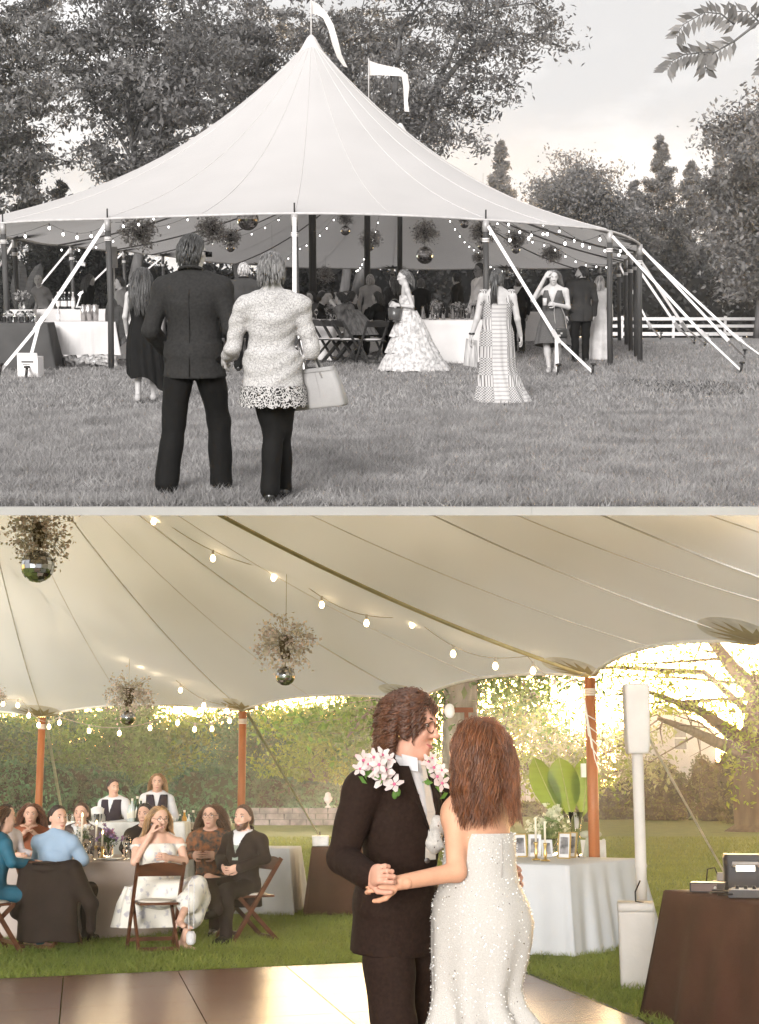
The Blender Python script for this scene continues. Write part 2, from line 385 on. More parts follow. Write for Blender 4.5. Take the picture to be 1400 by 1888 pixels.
def bush(name, label, base, rx, ry, H, nleaf, size, lm, core, seed, group=None, lumps=7, cat='shrub', boxy=False):
    """a rounded shrub: a solid dark filler core and a shell of leaves"""
    rng = np.random.default_rng(seed); base = np.asarray(base, float); t = thing(name, label, cat, base, 0, group)
    cs = [(base + A3(0, 0, H * 0.45), np.array([rx * .78, ry * .78, H * 0.5]))]
    for i in range(lumps):
        a = rng.random() * 6.28; q = 0.35 + 0.25 * rng.random()
        cs.append((base + A3(math.cos(a) * rx * .55, math.sin(a) * ry * .55, H * (0.3 + 0.4 * rng.random())), np.array([rx * q, ry * q, H * q * 0.8])))
    cs.append((base + A3(0, 0, H * 0.16), np.array([rx * 1.0, ry, H * 0.26])))  # extra low lump added to close bright gaps at the foot
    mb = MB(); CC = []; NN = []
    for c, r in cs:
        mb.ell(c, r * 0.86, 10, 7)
        m = int(nleaf * r[0] * r[2] / sum(x[1][0] * x[1][2] for x in cs)); u = rng.normal(size=(m, 3)); u /= np.linalg.norm(u, axis=1)[:, None]
        CC.append(c + r * u * (0.86 + 0.2 * rng.random((m, 1)))); NN.append(u)
    C = np.concatenate(CC); Nn = np.concatenate(NN); ok = C[:, 2] > base[2] + 0.02; C = C[ok]; Nn = Nn[ok]
    part('filler_core', mb, core, t, True, local=False)  # solid dark lumps added inside to block the view through the leaves
    part('foliage', leaf_quads(C, np.full(len(C), size), rng, 0.3, 0.5, Nn=Nn), lm, t, local=False)
    return t
def blades(P, h, wdt, rng, lean=0.5):
    n = len(P); a = rng.random(n) * 6.28; hh = h * (0.55 + 0.8 * rng.random(n)); ww = wdt * (0.7 + 0.6 * rng.random(n))
    s = np.stack([np.cos(a), np.sin(a), np.zeros(n)], 1) * ww[:, None] / 2
    ln = rng.normal(size=(n, 2)) * lean * hh[:, None]
    tip = P + np.stack([ln[:, 0], ln[:, 1], hh], 1)
    return np.stack([P - s, P + s, tip], 1).reshape(-1, 3), np.arange(3 * n).reshape(n, 3)
# ------------------------------------------------------------------ upper place: lawn, fence, trees (all grey: a black-and-white view)
CURP[0] = U
lawn_g = M('lawn_grey', G(0.24), 0.9, lo=G(0.15), scale=1.3, bump=0.6, bscale=60, detail=8)
blade_g = M('blade_grey', G(0.40), 0.55, lo=G(0.24), scale=2.2, trans=0.35, island=0.3, spec=0.3)
soil_g = M('soil_grey', G(0.085), 0.95, lo=G(0.04), scale=5, bump=0.8, bscale=25)
leaf_g = M('leaf_grey', G(0.26), 0.55, lo=G(0.08), scale=0.35, trans=0.3, island=0.35, spec=0.3)
leaf_gl = M('leaf_light_grey', G(0.28), 0.55, lo=G(0.13), scale=0.4, trans=0.3, island=0.3)
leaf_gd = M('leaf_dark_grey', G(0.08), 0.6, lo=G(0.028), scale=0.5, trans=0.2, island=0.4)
bark_g = M('bark_grey', G(0.16), 0.9, lo=G(0.07), scale=5, bump=0.7, bscale=20, stretch=(1, 1, .25))
white_g = M('white_paint_grey', G(0.78), 0.5, var=0.06, scale=3, bump=0.1, bscale=30)
edge_m = M('divider_grey', (0.37, 0.36, 0.34), 0.85, var=0.05, scale=4, bump=0.15, bscale=60)
def gz(y): return 0.0 if y < 40 else -(y - 40) * 0.0326
Yf = U.gnd(700, 935)[1]
gb = MB(); ys = [Yf, 12, 16, 20, 25, 30, 35, 40, 60, 90, 125]; 
gr = []
for y in ys: gr.append([A3(x, y, gz(y)) for x in np.linspace(-2.6 - y * .26, 2.6 + y * .26, 9)])
bot = [[p - A3(0, 0, 0.05) for p in r] for r in gr]
gb.loft(gr, False); gb.loft([r[::-1] for r in bot], False)
gb.loft([bot[0], gr[0]], False)
single('ground', gb, lawn_g, kind='structure')
zb = U.at(700, 950.2, Yf - 0.05)[2]; zt = U.at(700, 935.2, Yf - 0.05)[2]
eb = MB()
for i in range(7):
    x0 = -7 + i * 2.0; eb.box((x0 + 1.0, Yf - 0.03, (zb + zt) / 2), (1.9985, 0.04, zt - zb))
single('divider_bar', eb, edge_m, kind='structure')  # grey divider between the two views, built as a made-up lawn edge
rng = np.random.default_rng(3)
def lawn_points(n, y0, y1, k0, rng, xl=None, xr=None):
    y = y0 + (y1 - y0) * rng.random(n) ** k0; hw = y * 0.268 + 0.35; x = (rng.random(n) * 2 - 1) * hw
    return np.stack([x, y, np.zeros(n)], 1)
P1_ = lawn_points(150000, Yf + 0.03, 17.5, 1.15, rng); P2_ = lawn_points(80000, 17.0, 39, 1.25, rng)
pn = np.sin(P1_[:, 0] * 3.1 + 1.3 * np.sin(P1_[:, 1] * 2.2)) * np.sin(P1_[:, 1] * 2.7 + P1_[:, 0])
g1 = blades(P1_, 0.058 * (1 + 0.35 * pn), 0.0085, rng, 0.75); g2 = blades(P2_, 0.06, 0.017, rng, 0.7)
single('grass', join(g1, g2), blade_g, 'mown lawn grass round the big white tent', 'grass', kind='stuff')
# dark bare patch in the lawn
mb = MB(); c0 = U.gnd(1300, 712); ring = []
for k in range(28):
    a = 2 * math.pi * k / 28; r = 1 + 0.25 * math.sin(3 * a + 1) + 0.12 * math.sin(7 * a); ring.append(c0 + A3(1.25 * r * math.cos(a), 1.5 * r * math.sin(a), 0.004))
mb.add(ring, [tuple(range(28))]); single('bare_soil', mb, soil_g, kind='structure')
# white ranch fence, 86 m away
fy = 86.0; fz = gz(fy)
x0 = U.at(1052, 600, fy)[0]; ft = thing('ranch_fence', 'white three-rail ranch fence in front of the conifers', 'fence', (x0, fy, fz))
for k in range(7):
    part('post', MB().box((k * 2.9, 0, 0.61), (0.14, 0.14, 1.22)), white_g, ft)
    if k < 6:
        for z in (0.22, 0.66, 1.06): part('rail', MB().box((k * 2.9 + 1.45, -0.09, z), (2.894, 0.045, 0.17 if z > .3 else .2)), white_g, ft)
# trees behind the tent
LT = [('tall spreading tree with feathery leaves behind the tent eave, at the bar side', -60, 130, 62, 62, 15, 270, 290, 40000, 11),
      ('tall open-crowned tree behind the tent, its trunk showing through thin leaves', 255, 120, 58, 60, 15, 200, 240, 27000, 12),
      ('slender open tree between the tall trees and the tent peak', 430, 110, 66, 60, 15, 140, 220, 17000, 13),
      ('broad tree whose limbs reach out beyond the pennants of the tent', 640, 70, 70, 66, 16, 200, 170, 20000, 14)]
for i, (lab, px, py, Y, _, H, rxp, rzp, nl, sd) in enumerate(LT):
    b = U.at(px, 600, Y); b[2] = gz(Y); cc = U.at(px, py, Y)
    tree('tall_tree', lab, b, cc[2] - b[2] + 1.0, (cc, (rxp * Y / F, 3.2, rzp * Y / F)), 0.26, 34 if i < 2 else 26, nl, 0.21, leaf_g, bark_g, sd, 'tall trees behind the tent', clump=0.34, flat=0.4, sub=4, asp=.42)
# the far limb of the broad tree reaches right, over the tent
def limb_tree(lab, basepx, Y, pts, nl, seed):
    rng = np.random.default_rng(seed); b = U.at(basepx, 600, Y); b[2] = gz(Y)
    t = thing('tall_tree', lab, 'tree', b, 0, 'tall trees behind the tent'); wd = MB(); ends = []
    for P, r in pts:
        Q = [U.at(x, y, Y + d) for x, y, d in P]; Q[0] = b if P[0][1] > 590 else Q[0]
        wd.tube(Q, [r * (1 - 0.8 * i / (len(Q) - 1)) for i in range(len(Q))], 7)
        for i in range(1, len(Q)):
            for k in range(7):
                q = Q[i - 1] + (Q[i] - Q[i - 1]) * rng.random(); e = q + rng.normal(size=3) * (1.1, 1.0, 0.6)
                if P[0][1] > 590 and i < len(Q) - 1: continue
                wd.tube([q, (q + e) / 2 + rng.normal(size=3) * .08, e], [r * .22, r * .13, .008], 5); ends += [e, (q + e) / 2, e]
    E = np.array(ends); c = E[rng.integers(0, len(E), nl)] + rng.normal(size=(nl, 3)) * (0.34, .4, .17) * (0.5 + rng.random((nl, 1)))
    part('trunk', wd, bark_g, t, True, local=False); part('crown', leaf_quads(c, np.full(nl, .2), rng, .5, .38), leaf_g, t, local=False)
limb_tree('leaning tree whose long leafy limb stretches over the tent into the open sky', 640, 60,
    [([(680, 600, 0), (690, 400, 0), (720, 260, 0)], 0.3), ([(720, 260, 0), (810, 160, 0), (870, 90, -1), (960, 60, -1), (1035, 85, -1)], 0.16),
     ([(700, 300, 0), (770, 215, 0), (830, 190, 0), (880, 150, 0)], 0.1), ([(800, 170, 0), (850, 60, 0), (900, 15, 0), (985, 5, 0)], 0.1),
     ([(720, 260, 0), (730, 150, 0), (740, 50, 0), (790, -10, 0)], 0.16), ([(720, 260, 0), (790, 235, 0), (835, 260, 0)], 0.06)], 15000, 21)
for px, ty, wpx, sd in ((920, 255, 24, 31), (1208, 245, 42, 32), (1268, 292, 34, 33), (1322, 262, 36, 34), (1165, 330, 34, 35)):
    Y = 100.0; b = U.at(px, 600, Y); b[2] = gz(Y); tp = U.at(px, ty, Y)
    conifer('conifer', {920: 'lone narrow conifer tip showing over the tent roof', 1208: 'tallest pointed conifer behind the white fence', 1268: 'shorter slim conifer between two taller ones behind the fence', 1322: 'slim pointed conifer next to the leafy tree at the fence', 1165: 'low bushy conifer at the foot of the tallest one'}[px],
            b, tp[2] - b[2], wpx * Y / F * 2.9, 26000, leaf_g, bark_g, sd, 'conifers behind the fence', size=0.22)
for px, py, rx, rz, Y, nl, lm, sd, lab in ((1045, 345, 75, 60, 97, 9000, leaf_gl, 41, 'rounded pale tree rising behind the tent roof, before the conifers'),
        (1120, 400, 80, 55, 96, 9000, leaf_g, 42, 'dense dark tree behind the corner of the tent eave'),
        (1400, 330, 95, 190, 70, 15000, leaf_gl, 43, 'large leafy tree overhanging the far end of the white fence')):
    b = U.at(px, 600, Y); b[2] = gz(Y); cc = U.at(px, py, Y)
    tree('broadleaf_tree', lab, b, cc[2] - b[2] + 1, (cc, (rx * Y / F, 2.5, rz * Y / F)), 0.2, 26, nl * 2, 0.22, lm, bark_g, sd, 'broadleaf trees behind the fence', clump=0.55)
# dark screen of evergreens and shrubs behind the tent
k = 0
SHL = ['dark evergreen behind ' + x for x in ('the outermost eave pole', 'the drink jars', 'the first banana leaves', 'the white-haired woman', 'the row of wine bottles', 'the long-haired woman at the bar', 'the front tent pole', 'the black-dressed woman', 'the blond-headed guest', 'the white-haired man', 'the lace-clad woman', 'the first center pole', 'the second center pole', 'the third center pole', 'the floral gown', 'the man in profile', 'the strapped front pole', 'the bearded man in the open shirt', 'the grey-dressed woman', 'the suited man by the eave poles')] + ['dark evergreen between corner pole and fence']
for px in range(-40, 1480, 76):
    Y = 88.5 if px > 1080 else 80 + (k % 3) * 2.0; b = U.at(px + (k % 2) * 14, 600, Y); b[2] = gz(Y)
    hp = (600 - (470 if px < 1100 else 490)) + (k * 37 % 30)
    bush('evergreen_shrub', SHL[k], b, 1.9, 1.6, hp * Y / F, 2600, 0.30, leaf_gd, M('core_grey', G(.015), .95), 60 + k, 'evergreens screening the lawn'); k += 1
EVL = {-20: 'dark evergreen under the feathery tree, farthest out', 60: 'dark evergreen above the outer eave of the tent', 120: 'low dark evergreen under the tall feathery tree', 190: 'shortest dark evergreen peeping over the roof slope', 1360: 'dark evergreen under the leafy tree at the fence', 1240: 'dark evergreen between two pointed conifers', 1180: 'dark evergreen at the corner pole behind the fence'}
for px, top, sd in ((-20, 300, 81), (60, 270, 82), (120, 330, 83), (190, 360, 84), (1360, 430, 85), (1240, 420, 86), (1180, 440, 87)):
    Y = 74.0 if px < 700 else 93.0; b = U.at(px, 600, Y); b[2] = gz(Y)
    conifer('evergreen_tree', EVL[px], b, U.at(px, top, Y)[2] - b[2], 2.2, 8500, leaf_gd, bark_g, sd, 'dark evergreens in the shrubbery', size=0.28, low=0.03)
# near branch with long pointed leaflets, hanging in from the right
bt = thing('overhanging_branch', 'near leafy branch with long pointed leaflets hanging into the sky', 'branch', U.at(1480, 20, 14))
wd = MB(); rng = np.random.default_rng(5); leaves = MB()
stems = [[(1470, 10), (1400, 40), (1355, 75), (1320, 95), (1290, 97)], [(1355, 45), (1330, 25), (1300, 22), (1260, 45), (1245, 70)], [(1290, 97), (1262, 100), (1240, 112), (1228, 130)], [(1470, 60), (1420, 100), (1400, 140)], [(1320, 95), (1300, 110), (1303, 135)], [(1400, 40), (1380, 20), (1340, 22)]]
for si, S in enumerate(stems):
    Q = [U.at(x, y, 14 + 0.15 * si) for x, y in S]; wd.tube(Q, [0.018 * (1 - .75 * i / (len(Q) - 1)) * (1 if si in (0, 3) else .5) for i in range(len(Q))], 6)
    for i in range(1 if si in (0, 3) else 0, len(Q) - 1):
        for j in range(4):
            q = Q[i] + (Q[i + 1] - Q[i]) * (j / 4); d = unit(Q[i + 1] - Q[i])
            if si in (0,) and i < 2: continue
            for sg in (-1, 1):
                s_ = unit(np.cross(d, (0.1, 1, .2))) * sg; dr = unit(d * 0.55 + s_ + A3(0, rng.normal() * .4, -0.45)); l_ = 0.12 + 0.05 * rng.random()
                n_ = unit(np.cross(dr, (rng.normal() * .4, 1, rng.normal() * .5))); e = q + dr * l_
                leaves.add([q, q + dr * l_ * .4 + n_ * .027, e, q + dr * l_ * .4 - n_ * .027], [(0, 1, 2, 3)])
part('twig', wd, bark_g, bt, True, local=False, kind='stuff'); part('leaflets', leaves, leaf_gl, bt, local=False, kind='stuff')
# ------------------------------------------------------------------ lower place: lawn, hedges, trees, houses in evening colour
CURP[0] = L
lawn_c = M('lawn_green', (0.20, 0.25, 0.06), 0.9, lo=(0.13, 0.17, 0.045), scale=1.5, bump=0.6, bscale=60, detail=8)
blade_c = M('blade_green', (0.25, 0.31, 0.07), 0.5, lo=(0.13, 0.18, 0.04), scale=0.9, trans=0.4, tcol=(0.30, 0.32, 0.06), island=0.3, spec=0.3)
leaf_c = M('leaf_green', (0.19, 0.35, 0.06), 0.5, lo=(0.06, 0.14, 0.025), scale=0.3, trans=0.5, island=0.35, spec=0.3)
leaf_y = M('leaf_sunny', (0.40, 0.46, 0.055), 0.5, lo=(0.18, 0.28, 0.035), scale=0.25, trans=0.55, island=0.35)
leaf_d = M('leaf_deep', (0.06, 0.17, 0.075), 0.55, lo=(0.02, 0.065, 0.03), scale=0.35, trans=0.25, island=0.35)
hedge_c = M('hedge_leaf', (0.11, 0.13, 0.04), 0.6, lo=(0.05, 0.07, 0.02), scale=0.8, trans=0.3, island=0.35)
core_c = M('hedge_filler', (0.012, 0.016, 0.007), 0.95)
bark_c = M('bark_brown', (0.16, 0.115, 0.08), 0.9, lo=(0.07, 0.05, 0.035), scale=5, bump=0.8, bscale=18, stretch=(1, 1, .22))
bark_p = M('bark_pale', (0.33, 0.30, 0.26), 0.9, lo=(0.17, 0.15, 0.13), scale=5, bump=0.8, bscale=18, stretch=(1, 1, .2))
gb = MB(); rows = [[A3(x, y, 0.0) for x in np.linspace(-12 - .6 * abs(y), 12 + .6 * abs(y), 7)] for y in (-2.5, 4, 9, 14, 20, 30, 45, 70, 100, 123)]
gb.loft(rows, False); single('lower_ground', gb, lawn_c, kind='structure')
rng = np.random.default_rng(4)
DFO = A3(.93, 13.76, 0); DFU = A3(math.cos(rad(22)), math.sin(rad(22)), 0); DFV = A3(math.sin(rad(11)), -math.cos(rad(11)), 0)
def on_floor(P):
    M2 = np.linalg.inv(np.array([[DFU[0], DFV[0]], [DFU[1], DFV[1]]])); q = (P[:, :2] - DFO[:2]) @ M2.T
    return (q[:, 0] < 0.02) & (q[:, 1] > -0.02)
P1_ = lawn_points(120000, 9.2, 20, 1.0, rng); P1_ = P1_[~on_floor(P1_)]; P2_ = lawn_points(80000, 19.5, 50, 1.2, rng)
single('lower_grass', join(blades(P1_, 0.06, 0.0095, rng, .8), blades(P2_, 0.07, 0.02, rng, .7)), blade_c, 'green lawn grass round the dance floor', 'grass', kind='stuff')
# far trees, left to right
KV = 2.1
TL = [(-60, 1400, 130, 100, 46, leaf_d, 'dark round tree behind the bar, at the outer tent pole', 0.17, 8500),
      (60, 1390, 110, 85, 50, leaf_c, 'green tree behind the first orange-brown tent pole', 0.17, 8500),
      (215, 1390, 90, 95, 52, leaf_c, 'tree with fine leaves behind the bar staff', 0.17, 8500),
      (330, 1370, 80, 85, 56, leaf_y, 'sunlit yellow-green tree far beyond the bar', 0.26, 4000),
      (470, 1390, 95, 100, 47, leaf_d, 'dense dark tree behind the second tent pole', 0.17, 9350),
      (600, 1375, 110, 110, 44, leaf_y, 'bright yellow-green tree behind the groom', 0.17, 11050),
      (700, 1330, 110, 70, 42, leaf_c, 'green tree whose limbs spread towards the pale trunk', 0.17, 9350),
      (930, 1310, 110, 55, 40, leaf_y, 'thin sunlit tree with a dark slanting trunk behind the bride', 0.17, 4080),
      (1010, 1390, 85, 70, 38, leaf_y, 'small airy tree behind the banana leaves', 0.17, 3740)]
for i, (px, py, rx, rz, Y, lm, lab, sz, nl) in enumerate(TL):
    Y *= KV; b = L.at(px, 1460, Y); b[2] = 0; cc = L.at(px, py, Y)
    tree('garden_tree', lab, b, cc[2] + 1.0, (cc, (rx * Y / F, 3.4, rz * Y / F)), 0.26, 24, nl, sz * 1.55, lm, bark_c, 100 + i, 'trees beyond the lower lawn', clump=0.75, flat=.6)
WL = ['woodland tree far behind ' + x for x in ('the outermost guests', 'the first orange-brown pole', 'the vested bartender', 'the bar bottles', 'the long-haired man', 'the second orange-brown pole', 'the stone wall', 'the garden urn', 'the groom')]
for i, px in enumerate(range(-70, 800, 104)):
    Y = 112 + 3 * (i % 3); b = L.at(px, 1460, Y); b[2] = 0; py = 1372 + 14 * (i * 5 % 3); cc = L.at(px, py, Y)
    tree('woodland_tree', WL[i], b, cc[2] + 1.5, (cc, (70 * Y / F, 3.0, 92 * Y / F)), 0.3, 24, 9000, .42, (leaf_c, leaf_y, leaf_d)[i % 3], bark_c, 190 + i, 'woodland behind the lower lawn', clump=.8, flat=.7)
# shrubs in a row before the trees
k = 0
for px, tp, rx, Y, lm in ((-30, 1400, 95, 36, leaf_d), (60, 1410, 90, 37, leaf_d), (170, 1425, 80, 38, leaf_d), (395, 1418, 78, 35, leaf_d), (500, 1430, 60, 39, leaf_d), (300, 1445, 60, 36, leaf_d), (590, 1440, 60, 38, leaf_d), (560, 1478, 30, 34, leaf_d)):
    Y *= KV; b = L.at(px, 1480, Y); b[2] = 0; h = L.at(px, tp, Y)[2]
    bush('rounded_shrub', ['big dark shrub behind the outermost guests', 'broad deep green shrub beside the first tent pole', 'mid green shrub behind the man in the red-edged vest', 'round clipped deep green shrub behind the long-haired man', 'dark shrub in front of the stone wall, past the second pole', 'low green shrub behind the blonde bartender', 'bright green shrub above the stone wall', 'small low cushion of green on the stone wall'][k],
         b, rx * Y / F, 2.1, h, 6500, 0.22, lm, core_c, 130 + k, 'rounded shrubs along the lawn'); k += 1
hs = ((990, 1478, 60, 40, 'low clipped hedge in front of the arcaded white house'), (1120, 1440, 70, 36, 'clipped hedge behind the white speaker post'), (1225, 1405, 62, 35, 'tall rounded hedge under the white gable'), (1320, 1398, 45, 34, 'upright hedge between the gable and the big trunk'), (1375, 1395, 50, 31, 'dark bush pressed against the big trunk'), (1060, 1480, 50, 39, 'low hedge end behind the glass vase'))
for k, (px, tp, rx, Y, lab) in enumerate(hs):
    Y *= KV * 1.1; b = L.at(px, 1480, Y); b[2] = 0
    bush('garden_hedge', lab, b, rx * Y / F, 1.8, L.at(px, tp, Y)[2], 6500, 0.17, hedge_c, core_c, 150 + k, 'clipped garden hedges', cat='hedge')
# pale trunk behind the couple and the big spreading tree at the right
def trunk_tree(lab, basepx, Y, r0, limbs, wm, lm, nl, seed, tw=10, spread=(1.0, .8, .5), basepy=None, size=.17):
    rng = np.random.default_rng(seed); sc_ = {26: 1.75, 25: 2.3, 33: 2.3}[Y]; Y *= sc_; spread = np.array(spread) * sc_; b = L.at(basepx, 1460, Y); b[2] = 0
    t = thing('garden_tree', lab, 'tree', b, 0, 'trees beyond the lower lawn'); wd = MB(); ends = []
    for li, (P, ra, rb) in enumerate(limbs):
        ra *= sc_; rb *= sc_; Q = [L.at(x, y, Y + d * sc_) for x, y, d in P]
        if li == 0: Q = [A3(Q[0][0], Q[0][1], 0)] + Q[0:]; 
        m = len(Q); R = [ra + (rb - ra) * i / (m - 1) for i in range(m)]
        if li == 0: R[0] *= 1.5
        wd.tube(Q, R, 10)
        if li > 0:
            for i in range(1, m):
                for k in range(tw):
                    q = Q[i - 1] + (Q[i] - Q[i - 1]) * rng.random(); e = q + rng.normal(size=3) * spread
                    wd.tube([q, (q + e) / 2 + rng.normal(size=3) * .06 * sc_, e], [rb * .5, rb * .3, .006], 4); ends += [e, (q + e) / 2, e]
    E = np.array(ends); c = E[rng.integers(0, len(E), nl)] + rng.normal(size=(nl, 3)) * (0.32, .3, .16) * sc_
    if basepx > 1300: pq = np.array([L.pix(x) for x in c]); c = c[~((pq[:, 0] > 1185) & (pq[:, 0] < 1335) & (pq[:, 1] > 1318))]; nl = len(c)
    part('trunk', wd, wm, t, True, local=False); part('crown', leaf_quads(c, np.full(nl, size * 1.8), rng, .5, .42), lm, t, local=False)
trunk_tree('thick pale-barked tree trunk just beyond the tent, behind the bride and groom', 850, 26, 0.3,
    [([(850, 1540, 0), (848, 1400, 0), (850, 1200, 0)], .36, .28), ([(850, 1250, 0), (760, 1230, 2), (690, 1300, 3), (640, 1360, 3)], .06, .02), ([(850, 1240, 0), (930, 1235, 2), (1000, 1290, 4)], .07, .02)], bark_p, leaf_c, 5000, 171, size=.13)
trunk_tree('big spreading tree with a flaring trunk and heavy slanting limbs in the evening sun', 1392, 25, 0.5,
    [([(1392, 1520, 0), (1388, 1450, 0), (1400, 1370, 0), (1420, 1250, 0)], .34, .3), ([(1400, 1390, 0), (1340, 1345, 0), (1290, 1310, 0), (1180, 1270, 1)], .16, .03),
     ([(1405, 1400, 0), (1330, 1372, -1), (1270, 1345, -2), (1215, 1325, -3)], .13, .03), ([(1420, 1300, 0), (1350, 1230, 0), (1290, 1150, 0)], .17, .06),
     ([(1420, 1260, 0), (1470, 1290, -1), (1500, 1330, -2)], .14, .04), ([(1400, 1330, 0), (1300, 1240, 3), (1130, 1230, 4), (1050, 1240, 5)], .07, .02)], bark_c, leaf_y, 7500, 172, tw=6, size=.115)
trunk_tree('flowering dogwood with flat pale sprays beside the speaker post', 1085, 33, 0.1,
    [([(1085, 1490, 0), (1090, 1430, 0), (1100, 1380, 0)], .07, .05), ([(1100, 1400, 0), (1060, 1360, 0), (1020, 1350, 0)], .04, .01), ([(1100, 1400, 0), (1150, 1370, 0), (1170, 1340, 0)], .04, .01), ([(1095, 1430, 0), (1150, 1420, 0), (1185, 1425, 0)], .03, .01), ([(1095, 1440, 0), (1040, 1430, 0), (1010, 1440, 0)], .03, .01)],
    bark_c, M('dogwood_leaf', (0.42, 0.45, 0.24), 0.6, lo=(0.2, 0.26, 0.08), scale=1, trans=0.5, island=.3), 4200, 173, tw=12, spread=(.6, .6, .12), size=.15)
# stone wall at the far side of the lawn
stone = M('wall_stone', (0.30, 0.25, 0.23), 0.9, lo=(0.13, 0.11, 0.11), scale=2.5, bump=0.6, bscale=12, island=.3)
wl = L.at(470, 1490, 68); wl[2] = 0; wt = thing('stone_wall', 'low dry-laid stone wall between the lawn and the shrubs', 'wall', wl)
x1 = L.at(625, 1490, 68)[0] - wl[0]; rng = np.random.default_rng(8); hz = 0
base_h = 0.76; nrow = 3; rowh = base_h / nrow
for r in range(nrow):
    x = -0.2 * r
    while x < x1 + 2.2:
        wd_ = 0.5 + 0.5 * rng.random(); part('stone', MB().box((x + wd_ / 2, 0.05 * rng.normal() * .4, rowh * (r + .5)), (wd_ - .025, 0.4, rowh - .018), rotm('Z', .04 * rng.normal()), .93), stone, wt); x += wd_
part('wall_heart', MB().box(((x1 + 2) / 2, 0.02, base_h / 2 - .02), (x1 + 2.1, 0.28, base_h - .05)), M('mortar', (.08, .07, .065), .95), wt)
urn = single('garden_urn', MB().lathe([(.12, 0), (.12, .05), (.05, .1), (.05, .16), (.17, .3), (.2, .42), (.15, .46), (.12, .62), (.02, .68)], L.at(605, 1489, 68.0) * (1, 1, 0) + A3(0, 0, base_h), 14), M('urn_stone', (.62, .58, .55), .8, bump=.2), 'pale carved urn standing on the stone wall', 'urn', L.at(605, 1489, 68.0) * (1, 1, 0) + A3(0, 0, base_h), smooth=True)
# white gabled house behind the big tree
siding = M('white_siding', (0.74, 0.72, 0.70), 0.6, var=.05, scale=2, bump=.15)
roofm = M('roof_shingle', (0.28, 0.21, 0.18), 0.9, lo=(.17, .13, .11), scale=6, bump=.5, bscale=15)
trimm = M('white_trim', (0.8, 0.79, 0.77), 0.5, var=.03); panem = M('window_pane', (0.30, 0.31, 0.30), 0.08, var=.2, spec=.8)
Y = 105.0; h0 = L.at(1150, 1460, Y); h0[2] = 0; hw = (1320 - 1150) * Y / F; he = L.at(0, 1350, Y)[2]; hp_ = he + 1.8
ho = thing('gabled_house', 'white clapboard house with a steep gable behind the big tree', 'house', h0)
wmb = MB(); wmb.prism([(0, 0), (hw, 0), (hw, he), (hw / 2, hp_), (0, he)], 3.0, (0, 1.5, 0), (1, 0, 0), (0, 0, 1)); wl_ = part('wall', wmb, siding, ho)
nb_ = int(he / 0.2)
for i in range(nb_): part('clapboard', MB().box((hw / 2, -0.012, .12 + i * he / nb_), (hw + .02, .03, he / nb_ - .012), rotm('X', .05)), siding, wl_)
for sg in (-1, 1):
    a = A3(hw / 2, -0.25, hp_ + .06); e = A3(hw / 2 + sg * (hw / 2 + .3), -0.25, he - .3 * 1.8 / (hw / 2) + .06); m_ = MB(); d = e - a
    m_.add([a, e, e + A3(0, 3.6, 0), a + A3(0, 3.6, 0), a - A3(0, 0, .09), e - A3(0, 0, .09), e + A3(0, 3.6, -.09), a + A3(0, 3.6, -.09)], [(0, 1, 2, 3), (7, 6, 5, 4), (0, 4, 5, 1), (1, 5, 6, 2), (2, 6, 7, 3), (3, 7, 4, 0)]); part('roof', m_, roofm, ho)
for px0, px1, py0, py1 in ((1243, 1266, 1338, 1384),):
    a = L.at(px0, py1, Y) - h0; b = L.at(px1, py0, Y) - h0; cx, cz = (a[0] + b[0]) / 2, (a[2] + b[2]) / 2; ww, hh = b[0] - a[0], b[2] - a[2]
    wi = part('window', MB().box((cx, -.05, cz), (ww, .06, hh)), trimm, ho)
    for q in (-1, 1): part('pane', MB().box((cx, -.085, cz + q * hh * .24), (ww - .12, .012, hh * .42)), panem, wi)
    part('sill', MB().box((cx, -.09, cz - hh / 2 - .04), (ww + .12, .14, .07)), trimm, wi)
# low white house with arches
Y = 112.0; h0 = L.at(948, 1460, Y); h0[2] = 0; hw = (1052 - 948) * Y / F; he = L.at(0, 1425, Y)[2]
ho = thing('arcaded_house', 'low white garden house with round arches and a brown roof', 'house', h0)
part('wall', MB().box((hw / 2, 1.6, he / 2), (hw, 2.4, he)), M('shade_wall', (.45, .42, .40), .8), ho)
n_ar = 4; bw_ = hw / n_ar
for i in range(n_ar):
    r = bw_ * .34; sp = he * .62; poly = [(0, 0), (bw_ / 2 - r, 0), (bw_ / 2 - r, sp)] + [(bw_ / 2 - r * math.cos(a), sp + r * math.sin(a)) for a in np.linspace(0.2, math.pi - .2, 9)] + [(bw_ / 2 + r, sp), (bw_ / 2 + r, 0), (bw_, 0), (bw_, he), (0, he)]
    part('arch', MB().prism(poly, .25, (i * bw_, 0, 0)), siding, ho)
part('cornice', MB().box((hw / 2, -.1, he + .08), (hw + .3, .5, .16)), trimm, ho)
mb = MB(); mb.add([(-.3, -.4, he + .17), (hw + .3, -.4, he + .17), (hw - .4, 1.4, he + 1.2), (.4, 1.4, he + 1.2), (-.3, 3, he + .17), (hw + .3, 3, he + .17)], [(0, 1, 2, 3), (3, 2, 5, 4), (1, 5, 2), (0, 3, 4), (0, 4, 5, 1)]); part('roof', mb, roofm, ho)
